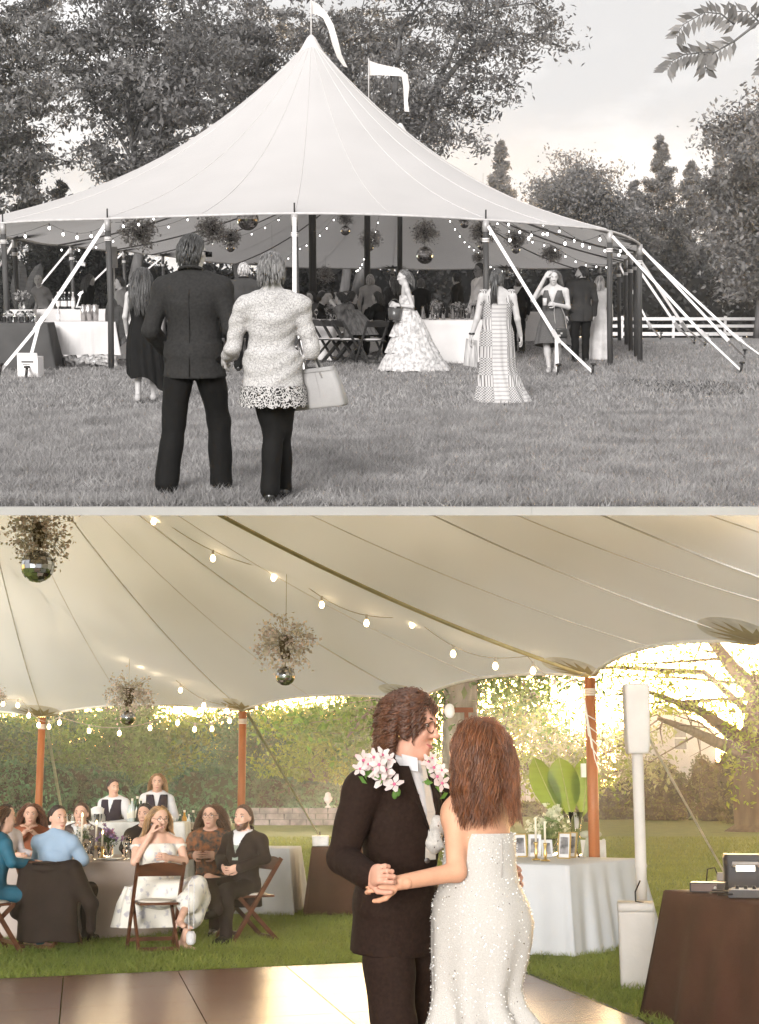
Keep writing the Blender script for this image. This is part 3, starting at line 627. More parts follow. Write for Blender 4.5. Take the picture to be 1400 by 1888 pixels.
# ================================================================== the tents
CURP[0] = U
cloth_t = M('sailcloth', G(0.63), 0.75, var=0.03, scale=1.0, trans=0.28, tcol=G(0.70), bump=0.05, bscale=300, spec=.2)
seam_g = M('seam_pale', G(0.72), 0.7, var=.03, trans=.2); web_g = M('webbing_grey', G(0.22), 0.8); strap_g = M('strap_white', G(0.82), 0.6, var=.06)
pole_g = M('pole_dark_wood', G(0.085), 0.5, lo=G(0.05), scale=3, stretch=(6, 6, .4), bump=.15); patch_g = M('patch_grey', G(0.14), 0.8, trans=.2)
iron_g = M('iron_grey', G(0.05), 0.5, metal=.6); bulb_u = M('bulb_lit_grey', (.9, .88, .85), .3, emit=(1, .97, .92), es=9.0); cord_g = M('cord_grey', G(.12), .7)
def prof(t, a=0.42, p=2.3): return a * t + (1 - a) * t ** p
def canopy_point(e, top, t, sag=1.0):
    q = e + (top - e) * t; q[2] = e[2] + (top[2] - e[2]) * prof(t); return q
# ---- upper tent
EV = [(-190, 432, 31, 0), (5, 409, 28.2, 1), (198, 401, 26.2, 1), (370, 395, 25.4, 0), (543, 391, 25.0, 1), (720, 394, 25.3, 0), (896, 403, 26.0, 1), (1015, 412, 26.6, 0), (1125, 424, 27.6, 1), (1180, 448, 29, 1), (1173, 462, 31, 1), (1163, 469, 33.5, 1), (1155, 477, 37, 1), (1142, 483, 42, 1), (1106, 491, 50, 1), (1010, 494.5, 54, 0), (935, 494, 56, 1), (800, 496, 57, 0), (724, 494, 58, 1), (580, 493, 58, 0), (480, 488, 57, 1), (390, 482, 56, 0), (300, 470, 54, 1), (265, 467, 51, 0), (228, 461, 48, 1), (180, 459, 45, 0), (131, 452, 42, 1), (80, 448, 38, 0), (26, 438, 34, 1), (-80, 436, 32.5, 0)]
PK = [U.at(574, 72, 33), U.at(677, 186, 41), U.at(738, 232, 48)]
EVP = [U.at(a, b, c) for a, b, c, d in EV]
def ridge(Y):
    Y = min(max(Y, PK[0][1]), PK[2][1])
    for a, b in ((0, 1), (1, 2)):
        if Y <= PK[b][1] + 1e-6:
            t = (Y - PK[a][1]) / (PK[b][1] - PK[a][1]); q = PK[a] + (PK[b] - PK[a]) * t; q[2] -= 1.0 * math.sin(math.pi * t) ** 0.8 if 0 < t < 1 else 0; return q
ut = thing('sailcloth_tent', 'huge white peaked sailcloth tent with dark wooden poles and pennants', 'tent', ridge(41) * (1, 1, 0))
NS = 8; ring_e = []; ring_t = []; m_ = len(EVP)
for i in range(m_):
    p0, p1, p2, p3 = EVP[(i - 1) % m_], EVP[i], EVP[(i + 1) % m_], EVP[(i + 2) % m_]
    for k in range(NS):
        t = k / NS; q = 0.5 * ((2 * p1) + (p2 - p0) * t + (2 * p0 - 5 * p1 + 4 * p2 - p3) * t * t + (3 * p1 - p0 - 3 * p2 + p3) * t ** 3)
        ring_e.append(q); ring_t.append(ridge(33 + (q[1] - 29) * (48 - 33) / (54 - 29)))
K = 18; rings = []
for j in range(K + 1):
    t = j / K; rings.append([canopy_point(e, tp + 0.0 * e, t * 0.985) for e, tp in zip(ring_e, ring_t)])
cb = MB(); cb.loft(rings); cano = part('canopy', cb, cloth_t, ut, True, local=False)
hem = MB(); hem.tube([e - A3(0, 0, .02) for e in ring_e] + [ring_e[0] - A3(0, 0, .02)], 0.022, 6, False); part('hem_rope', hem, M('hem_grey', G(.5), .8), cano, True, local=False)
for i in range(m_):                                   # seams fan out from the peaks
    e, tp = ring_e[i * NS], ring_t[i * NS]
    part('seam', MB().tube([canopy_point(e, tp, t) + A3(0, 0, .004) for t in np.linspace(.01, .97, 16)], 0.008, 4, False), seam_g, cano, True, local=False)
for i in (2, 4, 6, 7, 8, 10, 12, 14, 20, 22, 24, 26):      # dark webbing and star patches inside
    e, tp = ring_e[(i * NS + 4) % len(ring_e)], ring_t[(i * NS + 4) % len(ring_e)]
    part('webbing', MB().tube([canopy_point(e, tp, t) - A3(0, 0, .03) for t in np.linspace(.0, .9, 16)], 0.022, 5, False), web_g, cano, True, local=False)
for i in range(m_):
    if not EV[i][3] or i < 1: continue
    e, tp = EVP[i], ring_t[i * NS]; tn = unit(ring_e[(i * NS + 1) % len(ring_e)] - ring_e[i * NS - 1]); inn = unit(tp - e); inn = unit(canopy_point(e, tp, .1) - e); mb = MB()
    up = unit(np.cross(tn, inn)); up = up * (-1 if up[2] > 0 else 1)
    for a in np.linspace(-1.15, 1.15, 7):
        d = tn * math.sin(a) + inn * math.cos(a); s_ = np.cross(d, up); o = e + up * .02; ln = .75
        mb.add([o - s_ * .03, o + d * ln * .35 - s_ * .075, o + d * ln + up * .01, o + d * ln * .35 + s_ * .075, o + s_ * .03], [(0, 1, 2, 3, 4)])
    part('star_patch', mb, patch_g, cano, local=False)
for p in PK:
    part('center_pole', MB().tube([A3(p[0], p[1], gz(p[1])), A3(p[0], p[1], p[2] * .5), p + A3(0, 0, .05)], [.085, .08, .06], 12), pole_g, ut, True, local=False)
    part('peak_cap', MB().lathe([(.34, -.36), (.2, -.16), (.09, .03), (.03, .09)], p, 16), seam_g, ut, True, local=False)
def flag(px, py, hgt, pts, wav):
    b = U.at(px, py, wav); mb = MB(); mb.tube([b - A3(0, 0, .35), b + A3(0, 0, hgt)], .016, 6); fp = part('flag_pole', mb, M('flagpole_grey', G(.55), .5), ut, True, local=False)
    A_, B_ = [], []
    for i, (x, y, x2, y2) in enumerate(pts):
        A_.append(U.at(x, y, wav + .12 * math.sin(i * 1.3))); B_.append(U.at(x2, y2, wav + .15 * math.sin(i * 1.3 + .6)))
    part('pennant', MB().loft([A_, B_], False), M('pennant_cloth', G(.8), .7, var=.05, trans=.35), fp, True, local=False)
flag(574, 70, .95, [(575, 0, 575, 25), (588, 8, 586, 27), (602, 22, 596, 33), (615, 45, 606, 55), (624, 75, 613, 82), (630, 100, 622, 106), (641, 124, 634, 122)], 33)
flag(680, 158, .70, [(681, 111, 681, 139), (697, 117, 697, 138), (715, 121, 714, 139), (735, 125, 734, 140), (752, 137, 741, 141), (755, 160, 744, 162), (752, 185, 745, 184), (755, 206, 746, 205)], 41)
# eave poles, straps, stakes
def stake(p, par): part('stake', MB().tube([p, p + A3(0.02, 0, .17)], .022, 8).lathe([(.05, .155), (.05, .18), (.03, .19)], p + A3(.02, 0, 0), 8), iron_g, par, True, local=False)
def guy(top, mid, ends, wd_=.055):
    s = part('guy_strap', MB().bar(top, mid, wd_, .006, (1, .3, 0)), strap_g, ut, local=False)
    for e in ends:
        part('strap_tail', MB().bar(mid + (e - mid) * .02, e + A3(0, 0, .05), wd_ * .85, .005, (1, .3, 0)), strap_g, s, local=False); stake(e + A3(0, 0, .004), s)
    part('ratchet', MB().bar(mid - unit(top - mid) * .12, mid + unit(top - mid) * .14, .075, .05, (1, 0, 0)).tube([mid + A3(-.06, 0, .02), mid + A3(.07, 0, .03)], .018, 6), M('ratchet_grey', G(.5), .4, metal=.5), s, local=False)
for i in range(m_):
    if not EV[i][3]: continue
    e = EVP[i]; g_ = gz(e[1]); lean = A3(0, 0, 0)
    pl = part('side_pole', MB().tube([A3(e[0] + (.06 if e[0] > 3 else 0), e[1], g_), A3(e[0] + .02, e[1], (e[2] + g_) / 2), e - A3(0, 0, .1)], .052, 10), pole_g, ut, True, local=False)
    part('pole_sleeve', MB().tube([e - A3(0, 0, .22), e - A3(0, 0, .02)], .057, 10), M('sleeve_grey', G(.4), .5, metal=.3), pl, True, local=False)
    part('pin', MB().tube([e - A3(0, 0, .05), e + A3(0, 0, .15)], .014, 6), iron_g, pl, True, local=False)
    mb = MB()
    for k in range(3): mb.lathe([(.057, -.008), (.066, 0), (.057, .008)], e - A3(0, 0, .33 + .025 * k), 10)
    part('rope_wrap', mb, strap_g, pl, True, local=False)
E = lambda i: EVP[i] - A3(0, 0, .06)
guy(E(2), U.at(72, 598, 25.6), [U.gnd(0, 691), U.gnd(48, 697)], .06)
guy(E(4), U.at(543, 560, 22.6), [U.gnd(520, 716), U.gnd(566, 716)], .06)
guy(E(6), U.at(1026, 622, 25.0), [U.gnd(1028, 692), U.gnd(1092, 691)], .06)
guy(E(8), U.at(1300, 620, 26.6), [U.gnd(1366, 688)], .06)
guy(E(9), U.at(1335, 620, 28.6), [U.gnd(1372, 661)]); guy(E(9) + A3(.05, .4, 0), U.at(1362, 625, 28.9), [U.gnd(1420, 672)])
guy(E(10), U.at(1262, 602, 32), [U.gnd(1300, 638)]); guy(E(11), U.at(1250, 603, 34), [U.gnd(1280, 634)]); guy(E(13), U.at(1198, 600, 40), [U.gnd(1218, 626)])
for i, (px, py) in ((28, (-30, 540)), (26, (52, 552)), (24, (150, 540)), (22, (225, 535))): guy(E(i), U.at(px, py, EV[i][2] - .3), [A3(*(U.at(px - 30, py + 50, EV[i][2] - .6)[:2]), gz(EV[i][2]))], .05)
# strings of bulbs under the canopy
def bulb_string(lab, pts, nbulb, mat, cordm, place, r=.035, drop=.09, light=None, grp='strings of bulbs under the tents'):
    st = thing('string_lights', lab, 'string lights', pts[0], 0, grp); P = []
    for a, b in zip(pts[:-1], pts[1:]):
        for t in np.linspace(0, 1, 13)[:-1]:
            q = a + (b - a) * t; q[2] -= .18 * math.sin(math.pi * t); P.append(q)
    P.append(pts[-1]); part('cord', MB().tube(P, .0045, 4, False), cordm, st, True, local=False)
    base = None
    for k in range(nbulb):
        i = (k + .5) / nbulb * (len(P) - 1); j = int(i); q = P[j] + (P[min(j + 1, len(P) - 1)] - P[j]) * (i - j)
        if base is None:
            base = part('bulb', MB().lathe([(r * .35, 0), (r * .75, -r * .6), (r, -r * 1.5), (r * .7, -r * 2.4), (.004, -r * 2.7)], (0, 0, -drop * .5), 10), mat, st, True)
            sock = part('socket', MB().lathe([(.012, .01), (r * .48, 0), (r * .48, -drop * .55)], (0, 0, 0), 8), cordm, base, True); bo = base
        else:
            bo = share(base, st); sk = share(sock, bo)
        bo.location = Vector([float(x) for x in (q - np.array(st.location))])
    return st
def under(i, t, dz=.12):
    e, tp = ring_e[int(i * NS) % len(ring_e)], ring_t[int(i * NS) % len(ring_e)]; return canopy_point(e, tp, t) - A3(0, 0, dz)

bs = [(2.1, .9, 1, 9, 'string of bulbs rising from the front pole beside the bar'), (3.0, .0, 0, 0, ''), (7.2, .6, 1, 9, 'string of bulbs climbing inside from the open eave by the straps'), (9.0, .7, 1, 10, 'string of bulbs climbing from the corner pole of the tent'), (13.0, .8, 1, 12, 'string of bulbs from the far side pole to the second tent peak'), (16.0, .85, 1, 13, 'string of bulbs hanging from the back eave behind the grey-dressed woman'), (18.5, .85, 1, 11, 'string of bulbs running up from the back eave by the third center pole'), (20.0, .85, 1, 12, 'string of bulbs from the back eave to the first center pole'), (23.0, .85, 1, 11, 'string of bulbs from the side eave above the bar'), (27.0, .8, 1, 9, 'string of bulbs over the dark-clothed bar table')]
for i, t1, on, nb_, lab in bs:
    if on: bulb_string(lab, [under(i, .03), under(i, t1 * .35), under(i, t1 * .7)], nb_, bulb_u, cord_g, U, r=.018)
front = [under(i, .02, .10) for i in (0.6, 1.4, 2.0)]
bulb_string('string of bulbs along the front eave beside the bar', front, 9, bulb_u, cord_g, U, r=.022)
bulb_string('string of bulbs along the front eave over the grey-dressed woman', [under(i, .02, .10) for i in (6.0, 7.0, 8.0, 9.0)], 10, bulb_u, cord_g, U, r=.022)
# hanging flower balls and mirror balls
flw_g = M('flower_grey', G(0.6), 0.8, lo=G(.3), scale=9, trans=.35, island=.4); stem_g = M('stem_grey', G(.16), .8); pot_g = M('pot_grey', G(.05), .7)
def mirror_mat(name, tint):
    m = M(name, tint, .12, var=.05, metal=1.0); t = m.node_tree; n = t.nodes; l = t.links; b = n['Principled BSDF']
    g_ = n.new('ShaderNodeNewGeometry'); hs = n.new('ShaderNodeHueSaturation'); mr = n.new('ShaderNodeMapRange'); mr.inputs['To Min'].default_value = .35; mr.inputs['To Max'].default_value = 1.1
    l.new(g_.outputs['Random Per Island'], mr.inputs['Value']); l.new(mr.outputs[0], hs.inputs['Value']); hs.inputs['Color'].default_value = (*tint, 1); l.new(hs.outputs[0], b.inputs['Base Color']); return m
mir_g = mirror_mat('mirror_grey', G(.75)); mir_c = mirror_mat('mirror_tiles', (.75, .76, .78))
def mirror_ball(c, r, n=18, m=12):
    """facets set slightly apart, each a small flat mirror"""
    mb = MB(); rng = np.random.default_rng(2)
    for i in range(m):
        a0, a1 = -math.pi / 2 + math.pi * (i + .06) / m, -math.pi / 2 + math.pi * (i + .94) / m
        k = max(4, int(n * math.cos((a0 + a1) / 2)))
        for j in range(k):
            b0, b1 = 2 * math.pi * (j + .05) / k, 2 * math.pi * (j + .95) / k; rr = r * (1 + .01 * rng.normal())
            mb.add([c + rr * A3(math.cos(a) * math.cos(b), math.cos(a) * math.sin(b), math.sin(a)) for a, b in ((a0, b0), (a0, b1), (a1, b1), (a1, b0))], [(0, 1, 2, 3)])
    return mb
def planter(lab, c, R, top, mats, ball=None, rb=.1, seed=0, n=420, grp='hanging flower balls', stretch=1.0, bd=None):
    c = np.asarray(c, float); rng = np.random.default_rng(seed); t = thing('hanging_planter', lab, 'hanging planter', c, 0, grp)
    part('wire', MB().tube([A3(0, 0, R * .3), A3(0, 0, top - c[2])], .003, 4), mats[1], t)
    part('pot', MB().lathe([(R * .12, -R * .35), (R * .2, R * .1), (R * .21, R * .3), (R * .16, R * .32)], (0, 0, 0), 12), mats[2], t, True)
    mb = MB(); C = []
    for k in range(int(n / 4)):
        u = rng.normal(size=3); u[2] = u[2] * .8 + .05; u = unit(u); ln = R * (.55 + .5 * rng.random()); e = u * ln * A3(1, 1, stretch); o = A3(0, 0, R * .1)
        if k % 2 == 0: mb.tube([o, (o + e) / 2 + A3(0, 0, .05 * R), e], [.004, .003, .002], 3, False)
        for j in range(7): C.append(e + rng.normal(size=3) * R * .11 - u * R * .25 * rng.random())
    part('stems', mb, mats[1], t, kind='stuff'); C = np.array(C); part('blossoms', leaf_quads(C, np.full(len(C), R * .1), rng, .3, .8), mats[0], t, kind='stuff')
    if ball is not None:
        b = part('mirror_ball', MB().ell((0, 0, 0), rb * .985, 14, 10), mats[3], t, True); b.location = (0, 0, -ball)
        part('mirror_tiles', mirror_ball(A3(0, 0, 0), rb), mats[3], b, kind='stuff')
        part('ball_wire', MB().tube([A3(0, 0, rb), A3(0, 0, ball - R * .3)], .005, 4), mats[1], b)
    return t
MG = (flw_g, stem_g, pot_g, mir_g)
for i, (px, py, rp, Y, bp, rbp, lab) in enumerate([(257, 428, 37, 33, None, 0, 'big flower ball hanging over the bar, without a mirror ball'), (390, 423, 31, 34, None, 0, 'flower ball hanging behind the suited man, beside the large mirror ball'),
        (425, 438, 21, 38, 18, 8, 'small flower ball with a mirror ball, partly behind the suited man'), (637, 403, 16, 40, 21, 9, 'small flower ball with mirror ball between the first two center poles'), (683, 440, 22, 46, 16, 6, 'flower ball hanging right behind the second center pole'),
        (784, 428, 26, 34, 41, 16, 'flower ball with a large mirror ball below it, near the third center pole'), (857, 398, 15, 44, 14, 8, 'small flower ball tucked under the front eave near the second strap'), (890, 428, 27, 32, 24, 9, 'flower ball half hidden by the strapped front pole'),
        (952, 440, 21, 36, 19, 8, 'flower ball with mirror ball over the bearded man'), (1017, 468, 21, 44, None, 0, 'flower ball hanging over the woman in the grey dress'), (884, 475, 14, 50, None, 0, 'distant flower ball beside the man in sunglasses'), (502, 480, 16, 52, None, 0, 'distant flower ball above the short-haired woman in lace'), (600, 505, 18, 56, None, 0, 'low flower ball at the back eave beside the first center pole')]):
    c = U.at(px, py, Y); planter(lab, c, rp * Y / F, c[2] + 1.2 if c[2] < 3 else c[2] + .8, MG, None if bp is None else bp * Y / F, rbp * Y / F, 300 + i, n=1000)
c = U.at(457, 404, 32); mbt = thing('mirror_ball', 'large mirror ball hanging alone under the front eave', 'mirror ball', c)
part('ball', MB().ell((0, 0, 0), .225, 20, 12), mir_g, mbt, True); part('mirror_tiles', mirror_ball(A3(0, 0, 0), .23, 26, 16), mir_g, mbt, kind='stuff'); part('wire', MB().tube([A3(0, 0, .22), A3(0, 0, 1.6)], .006, 4), stem_g, mbt)

# ---- lower tent: canopy seen from inside, over the tables
CURP[0] = L
def LA(px, py, Y): return L.at(px, py, Y * 1.12)
canv = M('sailcloth_inside', (0.86, 0.88, 0.94), 0.8, var=.02, scale=1.5, trans=.42, tcol=(.74, .82, 1.0), bump=.06, bscale=220, spec=.2)
seam_c = M('seam_tan', (0.66, .64, .62), .8); web_c = M('webbing_tan', (.48, .40, .21), .85, bump=.2, bscale=80); pole_c = M('pole_orange_wood', (.36, .125, .045), .45, lo=(.26, .085, .03), scale=3, stretch=(6, 6, .4))
patch_c = M('patch_sheer', (.74, .73, .69), .8, trans=.5); star_c = M('patch_star', (.42, .35, .21), .85); strap_c = M('strap_cream', (.66, .62, .52), .7)
bulb_c = M('bulb_lit_warm', (.95, .85, .7), .3, emit=(1, .72, .38), es=14.0); cord_c = M('cord_tan', (.42, .38, .32), .7)
EL = [(1900, 1085, 8.6), (1640, 1135, 9.6), (1400, 1181, 11.2), (1088, 1243, 14.3), (770, 1287, 17.6), (448, 1307, 20.6), (78, 1318, 21.6), (-280, 1318, 22)]
ELP = [LA(*e) for e in EL]; PKL = LA(-81, 650, 14)
lt = thing('dance_tent', 'white sailcloth tent roof with sheer star patches over the dance floor', 'tent', PKL * (1, 1, 0))
edge = []
for i in range(len(ELP) - 1):
    for k in range(12):
        t = k / 12; q = ELP[i] + (ELP[i + 1] - ELP[i]) * t; q = q + A3(-.18 * math.sin(math.pi * t), -.25 * math.sin(math.pi * t), .10 * math.sin(math.pi * t)); edge.append(q)
edge.append(ELP[-1])
def cl_point(e, t):
    ex = L.pix(e)[0]; tp = LA(-81 + max(0, ex - 1088) * 1.15, 650, 14 - min(3.5, max(0, ex - 1088) * .006)); q = e + (tp - e) * t; q[2] = e[2] + (tp[2] - e[2]) * prof(t, .62, 1.9); return q
def tcut(e):
    lo, hi = 0.0, 1.0
    for _ in range(30):
        m = (lo + hi) / 2
        if L.pix(cl_point(e, m))[1] > 945.5: lo = m
        else: hi = m
    return lo
cuts = [min(tcut(e), .97) for e in edge]; rows = [[cl_point(e, c * j / 14) for e, c in zip(edge, cuts)] for j in range(15)]
cl_ = part('canopy', MB().loft(rows, False), canv, lt, True, local=False)
part('hem_rope', MB().tube([e - A3(0, 0, .01) for e in edge], .016, 6), M('hem_cream', (.62, .58, .5), .8), cl_, True, local=False)
for i, e in enumerate(edge):
    t1 = cuts[i]
    if i % 12 == 0 and i not in (0,):
        if i == 36: part('webbing', MB().bar(cl_point(e, .0) - A3(0, 0, .02), cl_point(e, .0) - A3(0, 0, .021), .09, .01), web_c, cl_, local=False)
        P = [cl_point(e, t) - A3(0, 0, .015) for t in np.linspace(0, t1, 16)]
        part('webbing' if i == 36 else 'seam', MB().tube(P, .06 if i == 36 else .008, 6, False, .35 if i == 36 else 1), web_c if i == 36 else seam_c, cl_, True, local=False)
    elif i % 6 == 0:
        part('seam', MB().tube([cl_point(e, t) - A3(0, 0, .006) for t in np.linspace(0, t1, 16)], .004, 4, False), seam_c, cl_, True, local=False)
for i in range(1, len(ELP) - 1):
    e = edge[i * 12]; j = i * 12; tn = unit(edge[j + 1] - edge[j - 1]); inn = unit(cl_point(e, .08) - e); inn = unit(inn - tn * (inn @ tn)); dn = np.cross(tn, inn); dn = dn * (-1 if dn[2] > 0 else 1)
    ring = [e + dn * .014 + tn * .40 * math.cos(a) + inn * (.24 + .28 * math.sin(a)) for a in np.linspace(-.75, math.pi + .75, 22)]
    sp = part('sheer_patch', MB().add(ring, [tuple(range(len(ring)))]), patch_c, cl_, local=False); mb = MB()
    for k, a in enumerate(np.linspace(-1.35, 1.35, 9)):
        d = tn * math.sin(a) * 1.0 + inn * math.cos(a); s_ = np.cross(d, dn); o = e + dn * .022; ln = .34 + .13 * math.cos(a)
        mb.add([o - s_ * .02, o + d * ln * .3 - s_ * .06, o + d * ln, o + d * ln * .3 + s_ * .06, o + s_ * .02], [(0, 1, 2, 3, 4)])
    part('star', mb, star_c, sp, local=False)
for i in (3, 5, 6):
    e = ELP[i]; pl = part('side_pole', MB().tube([A3(e[0], e[1], 0), A3(e[0], e[1], e[2] / 2), e - A3(0, 0, .04)], .058, 12), pole_c, lt, True, local=False)
    mb = MB()
    for k in range(4): mb.lathe([(.06, -.007), (.069, 0), (.06, .007)], e - A3(0, 0, .16 + .02 * k), 12)
    part('rope_wrap', mb, strap_c, pl, True, local=False)
e = ELP[3]; mb = MB()
for k in range(5): mb.tube([e + A3(-.08, -.06, -.1 - .03 * k), e + A3(-.1 + .03 * k, -.07, -.4 - .12 * k), e + A3(.07, -.07, -.5 - .13 * k)], .006, 5)
mb.box(e + A3(-.1, -.06, -1.0), (.05, .05, .14)); part('loose_rope', mb, strap_c, lt, local=False)
for top, end in ((ELP[5] + A3(.06, 0, -.05), L.gnd(590, 1545)), (ELP[6] + A3(.05, 0, -.05), L.gnd(128, 1580)), (L.at(1192, 1352, 17.5), L.gnd(1352, 1640))):
    s = part('guy_strap', MB().bar(top, end + A3(0, 0, .02), .05 if top[0] < 2 else .03, .006, (1, .2, 0)), strap_c, lt, local=False)
    part('stake', MB().tube([end, end + A3(0, 0, .2)], .02, 8), M('iron', (.04, .04, .04), .5, metal=.6), s, True, local=False)
def lp(px, py, Y): return LA(px, py, Y)
bulb_string('string of warm bulbs beside the tan webbing, ending at the pole behind the bride', [lp(230, 905, 15.2), lp(533, 1057, 15), lp(760, 1137, 14.7), lp(973, 1210, 14.2), lp(1080, 1240, 14.2)], 11, bulb_c, cord_c, L, r=.030)
bulb_string('string of warm bulbs running down past the hanging flower ball with mirror ball', [lp(-80, 905, 18.2), lp(70, 1010, 18.4), lp(187, 1132, 19), lp(290, 1220, 19.6), lp(440, 1302, 20.2)], 14, bulb_c, cord_c, L, r=.030)
bulb_string('string of warm bulbs along the low eave between the two orange-brown poles', [lp(-60, 1225, 20.8), lp(40, 1290, 21), lp(110, 1322, 21), lp(320, 1318, 20.6), lp(440, 1308, 20.3)], 15, bulb_c, cord_c, L, r=.030)
MC = (M('dried_blossom', (.72, .56, .50), .8, lo=(.52, .50, .36), scale=9, trans=.35, island=.4), M('dried_stem', (.36, .31, .2), .8), M('moss_pot', (.10, .07, .035), .9, bump=.6, bscale=60), mir_c)
for i, (px, py, rp, Y, bp, rbp, lab, top) in enumerate([(72, 985, 68, 15.5, 60, 31, 'pinkish flower ball with a mirror ball, cut off by the lawn edge above', 0), (527, 1193, 64, 14.5, 53, 18, 'loose pinkish flower ball hanging alone in the middle of the tent roof', 0), (237, 1285, 50, 19.2, 38, 14, 'pinkish flower ball hanging low between the two orange-brown poles', 0), (-6, 1285, 20, 20, None, 0, 'flower ball half out of view by the outermost pole', 0)]):
    Y *= 1.12; c = L.at(px, py, Y); tz = L.at(px, 955 if i == 0 else py - rp - (70 if i == 1 else 60), Y)[2]; planter(lab, c, rp * Y / F, max(tz, c[2] + .1), MC, None if bp is None else bp * Y / F, rbp * Y / F, 350 + i, n=620)
# spotlight clamp on the pale trunk
c = L.at(842, 1311, 15.5); sp = thing('clamp_light', 'small round white lamp on a rusty bracket above the bride', 'lamp', c)
part('lamp_head', MB().ell((-.07, 0, 0), (.055, .05, .075), 12, 8), M('lamp_white', (.75, .72, .66), .4), sp, True); part('bracket', MB().box((.07, 0, .01), (.2, .03, .05)).box((.1, 0, -.05), (.04, .03, .1)), M('rust', (.16, .06, .03), .8), sp)
part('stand', MB().tube([A3(.1, 0, -.05), A3(.1, 0, -c[2])], .012, 6), MATS['rust'], sp)
# ================================================================== furniture builders
def ring_pts(kind, a, b, n, r=.06):
    out = []
    if kind == 'round':
        for k in range(n): an = 2 * math.pi * k / n; out.append((a * math.cos(an), b * math.sin(an)))
    else:
        per = 2 * (a + b) * 2
        for k in range(n):
            t = per * k / n; x = y = 0
            if t < 2 * a: x, y = -a + t, -b
            elif t < 2 * a + 2 * b: x, y = a, -b + (t - 2 * a)
            elif t < 4 * a + 2 * b: x, y = a - (t - 2 * a - 2 * b), b
            else: x, y = -a, b - (t - 4 * a - 2 * b)
            out.append((x, y))
    return out
def cloth_table(name, label, loc, rz, kind, a, b, H, mat, legm, folds=26, drop=None, flare=.08, amp=.03, cat='table', group=None, seed=0, crease=False, hem_wave=.02):
    """a table whose cloth falls in folds to the grass"""
    t = thing(name, label, cat, loc, rz, group); n = 144; R = ring_pts(kind, a, b, n); rng = np.random.default_rng(seed); drop = H - .015 if drop is None else drop
    ph = rng.random(6) * 6.28; rings = []
    rings.append([A3(x * .02, y * .02, H) for x, y in R]); rings.append([A3(x * .55, y * .55, H + .001) for x, y in R]); rings.append([A3(x * .985, y * .985, H) for x, y in R])
    for j in range(9):
        u = j / 8; rr = []
        for k, (x, y) in enumerate(R):
            th = 2 * math.pi * k / n; f = math.sin(folds * th + ph[0] + .6 * math.sin(3 * th + ph[1])) * .6 + .4 * math.sin(folds * .43 * th + ph[2])
            d = unit((x, y, 0)); corner = 0 if kind == 'round' else max(0, (abs(x) / a) ** 8 * (abs(y) / b) ** 8) * .9
            o = flare * u + amp * f * u ** .7 + corner * .13 * u
            z = H - .01 - drop * u - (hem_wave * max(0, f) * u ** 6) * 0 + hem_wave * .5 * (1 + math.sin(5 * th + ph[3])) * u ** 5
            rr.append(A3(x + d[0] * o, y + d[1] * o, z))
        rings.append(rr)
    part('tablecloth', MB().loft(rings, True, True), mat, t, True)
    part('tabletop', MB().prism([(x * .97, y * .97) for x, y in R[::3]], .028, (0, 0, H - .022), (1, 0, 0), (0, 1, 0)), legm, t)
    for sx_ in (-1, 1):
        for sy_ in (-1, 1): part('leg', MB().tube([A3(sx_ * a * .6, sy_ * b * .6, 0), A3(sx_ * a * .6, sy_ * b * .6, H - .03)], .018, 8), legm, t, True)
    return t
def folding_chair(name, label, loc, rz, wm, pad, group=None):
    """wooden folding chair; back towards -Y, seat faces +Y"""
    t = thing(name, label, 'chair', loc, rz, group)
    for sx_ in (-1, 1):
        part('back_leg', MB().bar((sx_ * .215, .26, .0), (sx_ * .215, -.25, .80), .04, .028, (0, 1, 0)), wm, t)
        part('leg', MB().bar((sx_ * .18, -.24, .0), (sx_ * .18, .18, .43), .038, .026, (0, 1, 0)), wm, t)
    P = []
    for u in np.linspace(-1, 1, 7): P.append((u * .2, .03 * (1 - u * u)))
    poly = [(x, .055 + y) for x, y in P] + [(x, -.055) for x, y in P[::-1]]
    part('back_slat', MB().prism(poly, .018, (0, -.222, .735), (1, 0, 0), (0, -.54, .84)), wm, t)
    part('lower_rail', MB().bar((-.2, -.10, .565), (.2, -.10, .565), .03, .018, (0, 0, 1)), wm, t) if False else None
    part('floor_rail', MB().bar((-.2, -.205, .035), (.2, -.205, .035), .035, .02, (0, 0, 1)), wm, t)
    part('front_rail', MB().bar((-.2, .2, .09), (.2, .2, .09), .035, .02, (0, 0, 1)), wm, t)
    s = part('seat', MB().box((0, .0, .435), (.355, .40, .022)), wm, t); part('seat_pad', MB().ell((0, 0, .45), (.17, .19, .022), 14, 6), pad, s, True)
    return t
wood_g = M('chair_wood_grey', G(.055), .45, lo=G(.03), scale=4, stretch=(1, 1, 4)); pad_g = M('pad_grey', G(.55), .6)
wood_c = M('chair_wood', (.115, .045, .022), .4, lo=(.06, .024, .012), scale=4, stretch=(1, 1, 4), bump=.1); pad_c = M('pad_ivory', (.6, .55, .47), .6)
linen_g = M('linen_grey', G(.66), .85, var=.05, scale=3, bump=.12, bscale=90); linen_gw = M('linen_white_grey', G(.62), .85, var=.04, scale=3, bump=.1, bscale=90); linen_gd = M('linen_dark_grey', G(.075), .85, var=.12, scale=3)
legm_g = M('table_leg_grey', G(.2), .6); legm_c = M('table_leg', (.2, .16, .12), .6)
linen_c = M('linen_taupe', (.44, .37, .33), .9, var=.05, scale=3, bump=.15, bscale=120); linen_w = M('linen_white', (.53, .535, .54), .85, var=.04, scale=3, bump=.15, bscale=120); linen_b = M('linen_brown', (.06, .026, .015), .85, var=.15, scale=3, bump=.2, bscale=140)
glass_m = M('clear_glass', (.95, .96, .96), .03, var=0, glass=True); glass_g = M('clear_glass_grey', (.95, .95, .95), .03, var=0, glass=True)
